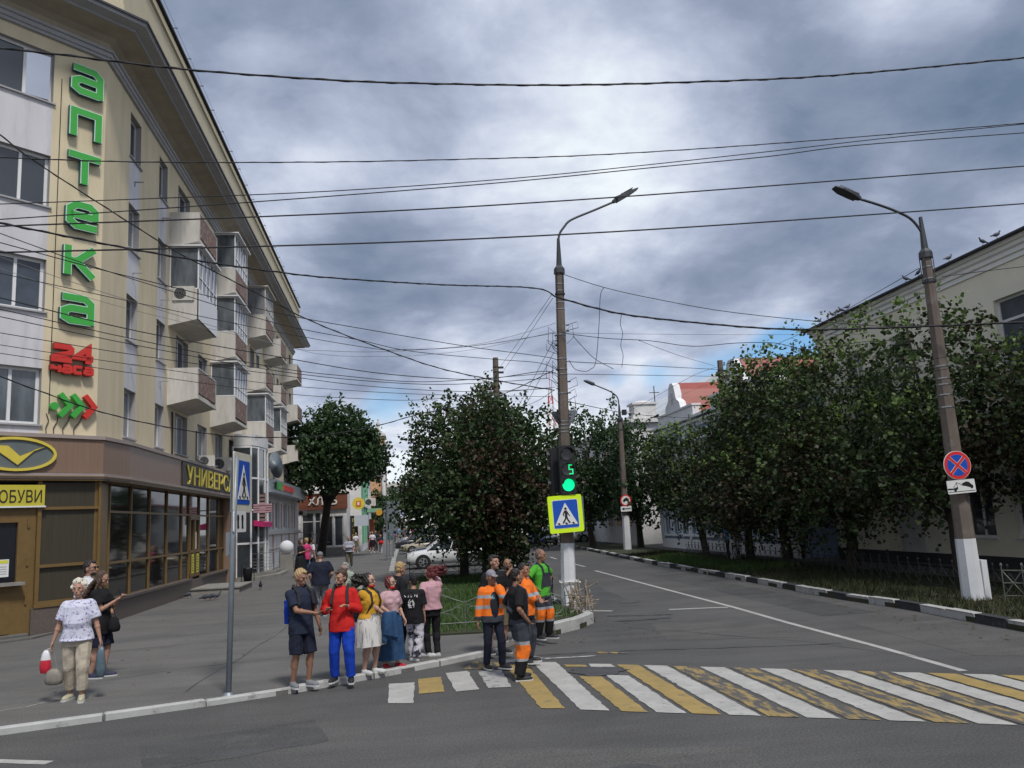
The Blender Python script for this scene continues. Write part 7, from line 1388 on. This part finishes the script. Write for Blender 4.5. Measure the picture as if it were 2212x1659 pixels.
# ---- street behind
t, i11 = person('stooping elderly person in pale green jacket behind the yellow bloused woman', (770, 1336), (768, 1238), -60, pgreen, denimd, sh_blk, 'curly', h_gr, lean=32, hands=((.15, -.5, .75), (-.15, -.5, .75)), collar=True, sleeve=.9, loose=.045, vox=.012, H=1.55)
t, i12 = person('man in navy T shirt and cap seen from behind, bending forward', (694, 1331), (712, 1200), 190, navy2, grey, sh_blk, 'none', h_dk, lean=16, cap_m=grey, hands=((.25, -.15, .9), (-.25, -.2, .95)), loose=.05, build=1.18, vox=.011, H=1.78)
t, i13 = person('portly old man in light checked shirt walking toward the camera', (754, 1226), (752, 1159), -4, C('cloth_check', (.30, .31, .36), .2), olive, sh_blk, 'buzz', h_st, belly=.10, build=1.12, feet=((.12, .22), (-.10, -.14)), hands=((.28, -.1, .95), (-.22, -.2, 1.05)), loose=.03, hem=.88, vox=.014)
t, i21 = person('man in hot pink T shirt and jeans standing by the ball bollard', (662, 1245), (659, 1163), 235, hotp, denim, SHOES, 'short', h_bl, vox=.014, hands=((.15, -.3, 1.15), (-.32, 0, .9)), hem=.78)
t, i22 = person('man in white T shirt with a brown backpack beside the pink shirt', (675, 1242), (673, 1163), 120, white, navy, sh_blk, 'short', h_dk, vox=.014)
backpack(i22, 'brown grey backpack worn by the man in white', khaki)
t, i23 = person('woman in long black dress facing the man in pink', (650, 1247), (648, 1166), 70, black, black, SHOES, 'bob', h_br, fem=True, bot='skirt', blen=.25, bloose=.07, vox=.014, hands=((.12, -.28, 1.25), (-.1, -.25, 1.2)))
def M_(x, y): return ((1050+x*.42194)*.5486, (2050+y*.42194)*.5486)
FAR = [('woman in white top and patterned skirt near the poster board', 838, 112, 835, 300, 20, white, khaki, 'long', h_br, 'skirt', .55, 1), ('woman in white top and black skirt in the approaching family', 990, 100, 990, 300, 5, white, black, 'bob', h_br, 'skirt', .5, 1),
 ('dark dressed man just behind the woman in the black skirt', 1022, 92, 1020, 288, 0, navy, navy2, 'short', h_dk, 'trousers', .1, 0), ('woman in dark red at the left of the family', 962, 104, 970, 285, 10, C('cloth_wine', (.15, .03, .04)), C('cloth_wine', (.15, .03, .04)), 'bob', h_dk, 'trousers', .1, 1),
 ('small girl carrying a red ball in front of the sign posts', 1070, 132, 1066, 305, -10, navy, white, 'short', h_bl, 'trousers', .1, 1), ('woman in teal dress between the sign posts', 1143, 75, 1150, 216, 180, teal, teal, 'bob', h_br, 'skirt', .5, 1),
 ('man in purple shirt beside the dark parked SUV', 1194, 78, 1195, 210, 175, purp, black, 'short', h_dk, 'trousers', .1, 0), ('man in light blue shirt and shorts farther up the pavement', 1228, 62, 1228, 165, 0, lblue, khaki, 'short', h_dk, 'shorts', .5, 0),
 ('person in blue top farthest right on the pavement', 1268, 68, 1268, 150, 170, lblue, denimd, 'short', h_dk, 'trousers', .1, 0), ('woman in pink behind the purple shirt', 1164, 78, 1166, 190, 0, pink, khaki, 'bob', h_br, 'trousers', .1, 1)]
for l, hx, hy_, fx_, fy_, fc_, tp, bt, ha, hm, bo_, bl_, fe_ in FAR:
    a, b = M_(fx_, fy_), M_(hx, hy_); person(l, a, b, fc_, tp, bt, SHOES if fe_ else sh_blk, ha, hm, bot=bo_, blen=bl_, fem=bool(fe_), vox=.02, group='people far up the left pavement', feet=((.09, -.1), (-.09, .12)))
rbp = G(*M_(1070, 305), .07); tag(MB().ell((rbp.x, rbp.y-.25, 1.0), (.2, .2, .2), 16, 10).build('ball', red, smooth=True), 'red ball carried by the small girl far up the pavement', 'ball')
for j, (x, y_, m_, l) in enumerate(((1288, 58, white, 'pale speck of a pedestrian first in the far crowd'), (1306, 52, lblue, 'bluish pedestrian second in the far crowd'), (1322, 55, navy, 'dark pedestrian third in the far crowd'), (1338, 50, white, 'white shirted pedestrian fourth in the far crowd'), (1352, 53, hotp, 'reddish pedestrian last in the far crowd'))):
    q = AY(*M_(x, 80), 130+4*j); person(l, M_(x, 120), (0, 0), 0, m_, navy, sh_blk, 'short', h_dk, vox=.03, Y=130+4*j, H=1.72, group='far crowd')
# ---- road workers
def Wp(x, y): return ((1700+x*.42194)*.5486, (2050+y*.42194)*.5486)
wg = 'road workers waiting at the crossing'
t, w6 = person('worker in bright green T shirt and slate dungarees with hand on hip', Wp(1055, 1105), Wp(1092, 268), 42, green, dung2, sh_blk, 'buzz', h_st, skin=M_skt, top2=dgrey, hands=((.27, .03, 1.02), (-.22, -.02, 1.02)), elbow=((1, .3, 0), (-1, .35, 0)), look=(20, 5), sleeve=.42, vox=.007, group=wg, feet=((.10, -.05), (-.10, .06)), z0=.1, loose=.02, bloose=.03)
t, w3 = person('bald bearded man in dark clothes with a hand at his mouth', Wp(738, 1120), Wp(745, 355), 5, black, olive, sh_blk, 'none', h_dk, skin=M_skt, hands=((.3, -.02, .9), (.0, -.20, 1.50)), elbow=((.4, .8, 0), (-.7, -.1, -.8)), vox=.008, group=wg, bot='shorts', blen=.5)
MB().ell(w3['Hd'](0, -.045, -.07), (.058*w3['k'], .055*w3['k'], .05*w3['k']), 12, 8, rot=w3['hr']).build('beard', h_dk, t, local=True)
t, w2 = person('tall man in black vest and khaki shorts with sunglasses on his head', Wp(618, 1240), Wp(592, 330), 22, black, khaki, sh_blk, 'short', h_dk, skin=M_skin, collar=True, loose=.035, look=(15, 0), bot='shorts', blen=.48, bloose=.04, vox=.007, group=wg, feet=((.12, -.04), (-.10, .08)))
MB().ell(w2['Hd'](.03, -.055, .105), (.03*w2['k'], .02*w2['k'], .015*w2['k']), 8, 5).ell(w2['Hd'](-.03, -.055, .105), (.03*w2['k'], .02*w2['k'], .015*w2['k']), 8, 5).build('sunglasses', M_cgl, t, local=True)
t, w4 = person('worker in orange high visibility jacket half hidden behind the black T shirt', Wp(905, 1325), Wp(832, 407), 55, hv2, dgrey, sh_blk, 'short', h_dk, skin=M_skt, hands=((.02, -.28, 1.12), (.10, -.26, 1.08)), elbow=((.8, .2, -.6), (-.8, .2, -.6)), loose=.04, sleeve=.75, vox=.0075, group=wg, collar=True)
t, w1 = person('worker in grey cap and orange jacket with a hand raised to his cheek', Wp(575, 1385), Wp(520, 470), 12, hv, navy2, sh_blk, 'buzz', h_gr, skin=M_skt, cap_m=C('cloth_cap_grey', (.22, .21, .24)), hands=((.085, -.13, 1.50), (-.27, -.03, .84)), elbow=((.5, -.4, -1), (-.4, .8, 0)), look=(10, 5), loose=.042, sleeve=.93, hem=.84, bloose=.018, vox=.0065, group=wg, feet=((.15, -.10), (-.10, .05)), footyaw=(35, 5), z0=.02)
MB().ell(w1['T'](0, -.155, 1.2), (.09*w1['k'], .02*w1['k'], .19*w1['k']), 14, 10).build('undershirt', mat('cloth_print_dark', (.02, .022, .03), .85, .1, 3, spec=.2, col2=(.05, .28, .34), c2scale=13, c2th=(.60, .64)), t, local=True)
MB().ell(w1['T'](0, -.145, 1.02), (.07*w1['k'], .025*w1['k'], .17*w1['k']), 12, 8).build('apron', navy2, t, local=True)
t, w5 = person('worker in black T shirt and slate dungarees with orange bands, standing on the crossing', Wp(835, 1487), Wp(818, 455), 100, black, dung, sh_blk, 'buzz', h_dk, skin=M_skt, top2=dgrey, hands=((.24, -.05, .98), (-.23, -.08, .96)), elbow=((.5, .7, 0), (-.5, .6, 0)), look=(8, 4), sleeve=.46, loose=.024, bloose=.045, vox=.0062, group=wg, feet=((.10, -.04), (-.10, .04)), build=1.06, belly=.02, z0=.0)
t, r1_ = person('man in blue shirt walking behind the whitewashed plain pole on the right', (1578, 1196), (1577, 1146), 160, lblue, navy2, sh_blk, 'short', h_dk, vox=.016, Y=38.8, H=1.75, z0=.125)
# ================================================================ pigeons
M_pig = mat('pigeon_grey', (.06, .065, .08), .6, .3, 20)
def pigeon(loc, rz, label, s=1.0, peck=False):
    t = thing('pigeon', label, 'pigeon', loc, rz, 'pigeons'); mb = MB(); r_ = Matrix.Rotation(R(-18), 3, 'X')
    mb.ell((0, 0, .13*s), (.055*s, .12*s, .06*s), 12, 8, rot=r_); mb.tube([(0, -.07*s, .16*s), (0, -.10*s, .21*s if not peck else .10*s)], [.04*s, .024*s], 8); h = (0, -.115*s, .235*s if not peck else .07*s); mb.ell(h, (.024*s, .030*s, .025*s), 10, 6); mb.tube([h, (h[0], h[1]-.05*s, h[2]-.006)], [.01*s, .003*s], 6); mb.tube([(0, .09*s, .11*s), (0, .20*s, .08*s)], [.035*s, .018*s], 6)
    remesh(mb.build('body', M_pig, t, local=True), .008, 1); mb = MB()
    for x in (-.02*s, .02*s): mb.tube([(x, 0, .09*s), (x, -.01*s, .004)], .005*s, 4); mb.tube([(x, .0, .004), (x, -.035*s, .004)], .004*s, 4)
    mb.build('legs', mat('pigeon_leg', (.25, .08, .06), .7, 0), t, local=True)
def z3(x, y): return (x*.6027*.5486, (1650+y*.6027)*.5486)
pigeon(G(*z3(1345, 1190), .07), 80, 'left pecking pigeon on the pavement by the shop step', 1.3, True); pigeon(G(*z3(1380, 1185), .07), 70, 'middle pigeon of the three on the pavement', 1.3, True); pigeon(G(*z3(1415, 1180), .07), 100, 'right pigeon with head up on the pavement', 1.2)
pigeon(G(*z3(1702, 1115), .07), 10, 'lone pigeon on the pavement beyond the grey sign post', 1.5); pigeon(G(*z3(1225, 1172), .07), 80, 'pale pigeon crouching against the shop plinth', 1.2, True)
for j, (x, y, l) in enumerate(((603, 715, 'pigeon at the far left corner of the cream roof'), (700, 672, 'second pigeon from the left end of the cream roof'), (745, 652, 'pigeon with raised tail left of the tight pair'), (768, 645, 'right one of the tight pair on the cream roof'), (812, 628, 'pigeon just right of the tight pair'), (1238, 430, 'pigeon on the cream roof left of the lamp post'), (1327, 388, 'upright pigeon beside the lamp post on the roof'), (1550, 292, 'pigeon just right of the lamp post on the roof'), (1800, 182, 'large pigeon with raised head toward the right edge'), (1900, 135, 'rightmost pigeon on the cream roof'))):
    p = AX((2900+x*.5424)*.5486, (900+y*.5424)*.5486, 17.75); pigeon((17.75, p.y, 9.955), (90, -80, 80, -90, 85, -95, 0, 90, -85, 80)[j], l, .95)
# ================================================================ bake the remeshed bodies
dg = bpy.context.evaluated_depsgraph_get(); dg.update()
baked = [(o, bpy.data.meshes.new_from_object(o.evaluated_get(dg))) for o in REM]
for o, me in baked:
    old = o.data; o.modifiers.clear(); o.data = me; me.name = o.name
    if o.name.split('.')[0] == 'hair':      # strands and tufts
        n_ = len(me.vertices); co = np.empty(n_*3, np.float32); no = np.empty(n_*3, np.float32); me.vertices.foreach_get('co', co); me.vertices.foreach_get('normal', no); co = co.reshape(-1, 3); no = no.reshape(-1, 3)
        f_ = np.sin(190*co[:, 0]+60*co[:, 2])*np.sin(150*co[:, 1]-70*co[:, 2]+1)+.8*np.sin(90*co[:, 0]-110*co[:, 1]+80*co[:, 2]); co += no*(.0045*f_-.001)[:, None]; me.vertices.foreach_set('co', co.ravel()); me.update()
    if o.name.split('.')[0] in ('shirt', 'trousers', 'shorts'):      # cloth folds
        n_ = len(me.vertices); co = np.empty(n_*3, np.float32); no = np.empty(n_*3, np.float32); me.vertices.foreach_get('co', co); me.vertices.foreach_get('normal', no); co = co.reshape(-1, 3); no = no.reshape(-1, 3); ph = rng.uniform(0, 6.28, 6)
        x, y, z = co[:, 0], co[:, 1], co[:, 2]; A = .0034
        f_ = 1.2+np.sin(26*z+5*np.sin(6*x+ph[0])+5*y+ph[1])*.8+np.sin(40*x+10*z+3*np.sin(7*z+ph[2])+ph[3])*.6+np.sin(60*z-30*x+25*y+ph[4])*.25
        g_ = .5+.5*np.sin(5*z+6*x+ph[5]); co += no*(A*f_*(.45+g_))[:, None]; me.vertices.foreach_set('co', co.ravel()); me.update()
    if len(me.polygons): me.polygons.foreach_set('use_smooth', [True]*len(me.polygons))
    bpy.data.meshes.remove(old)
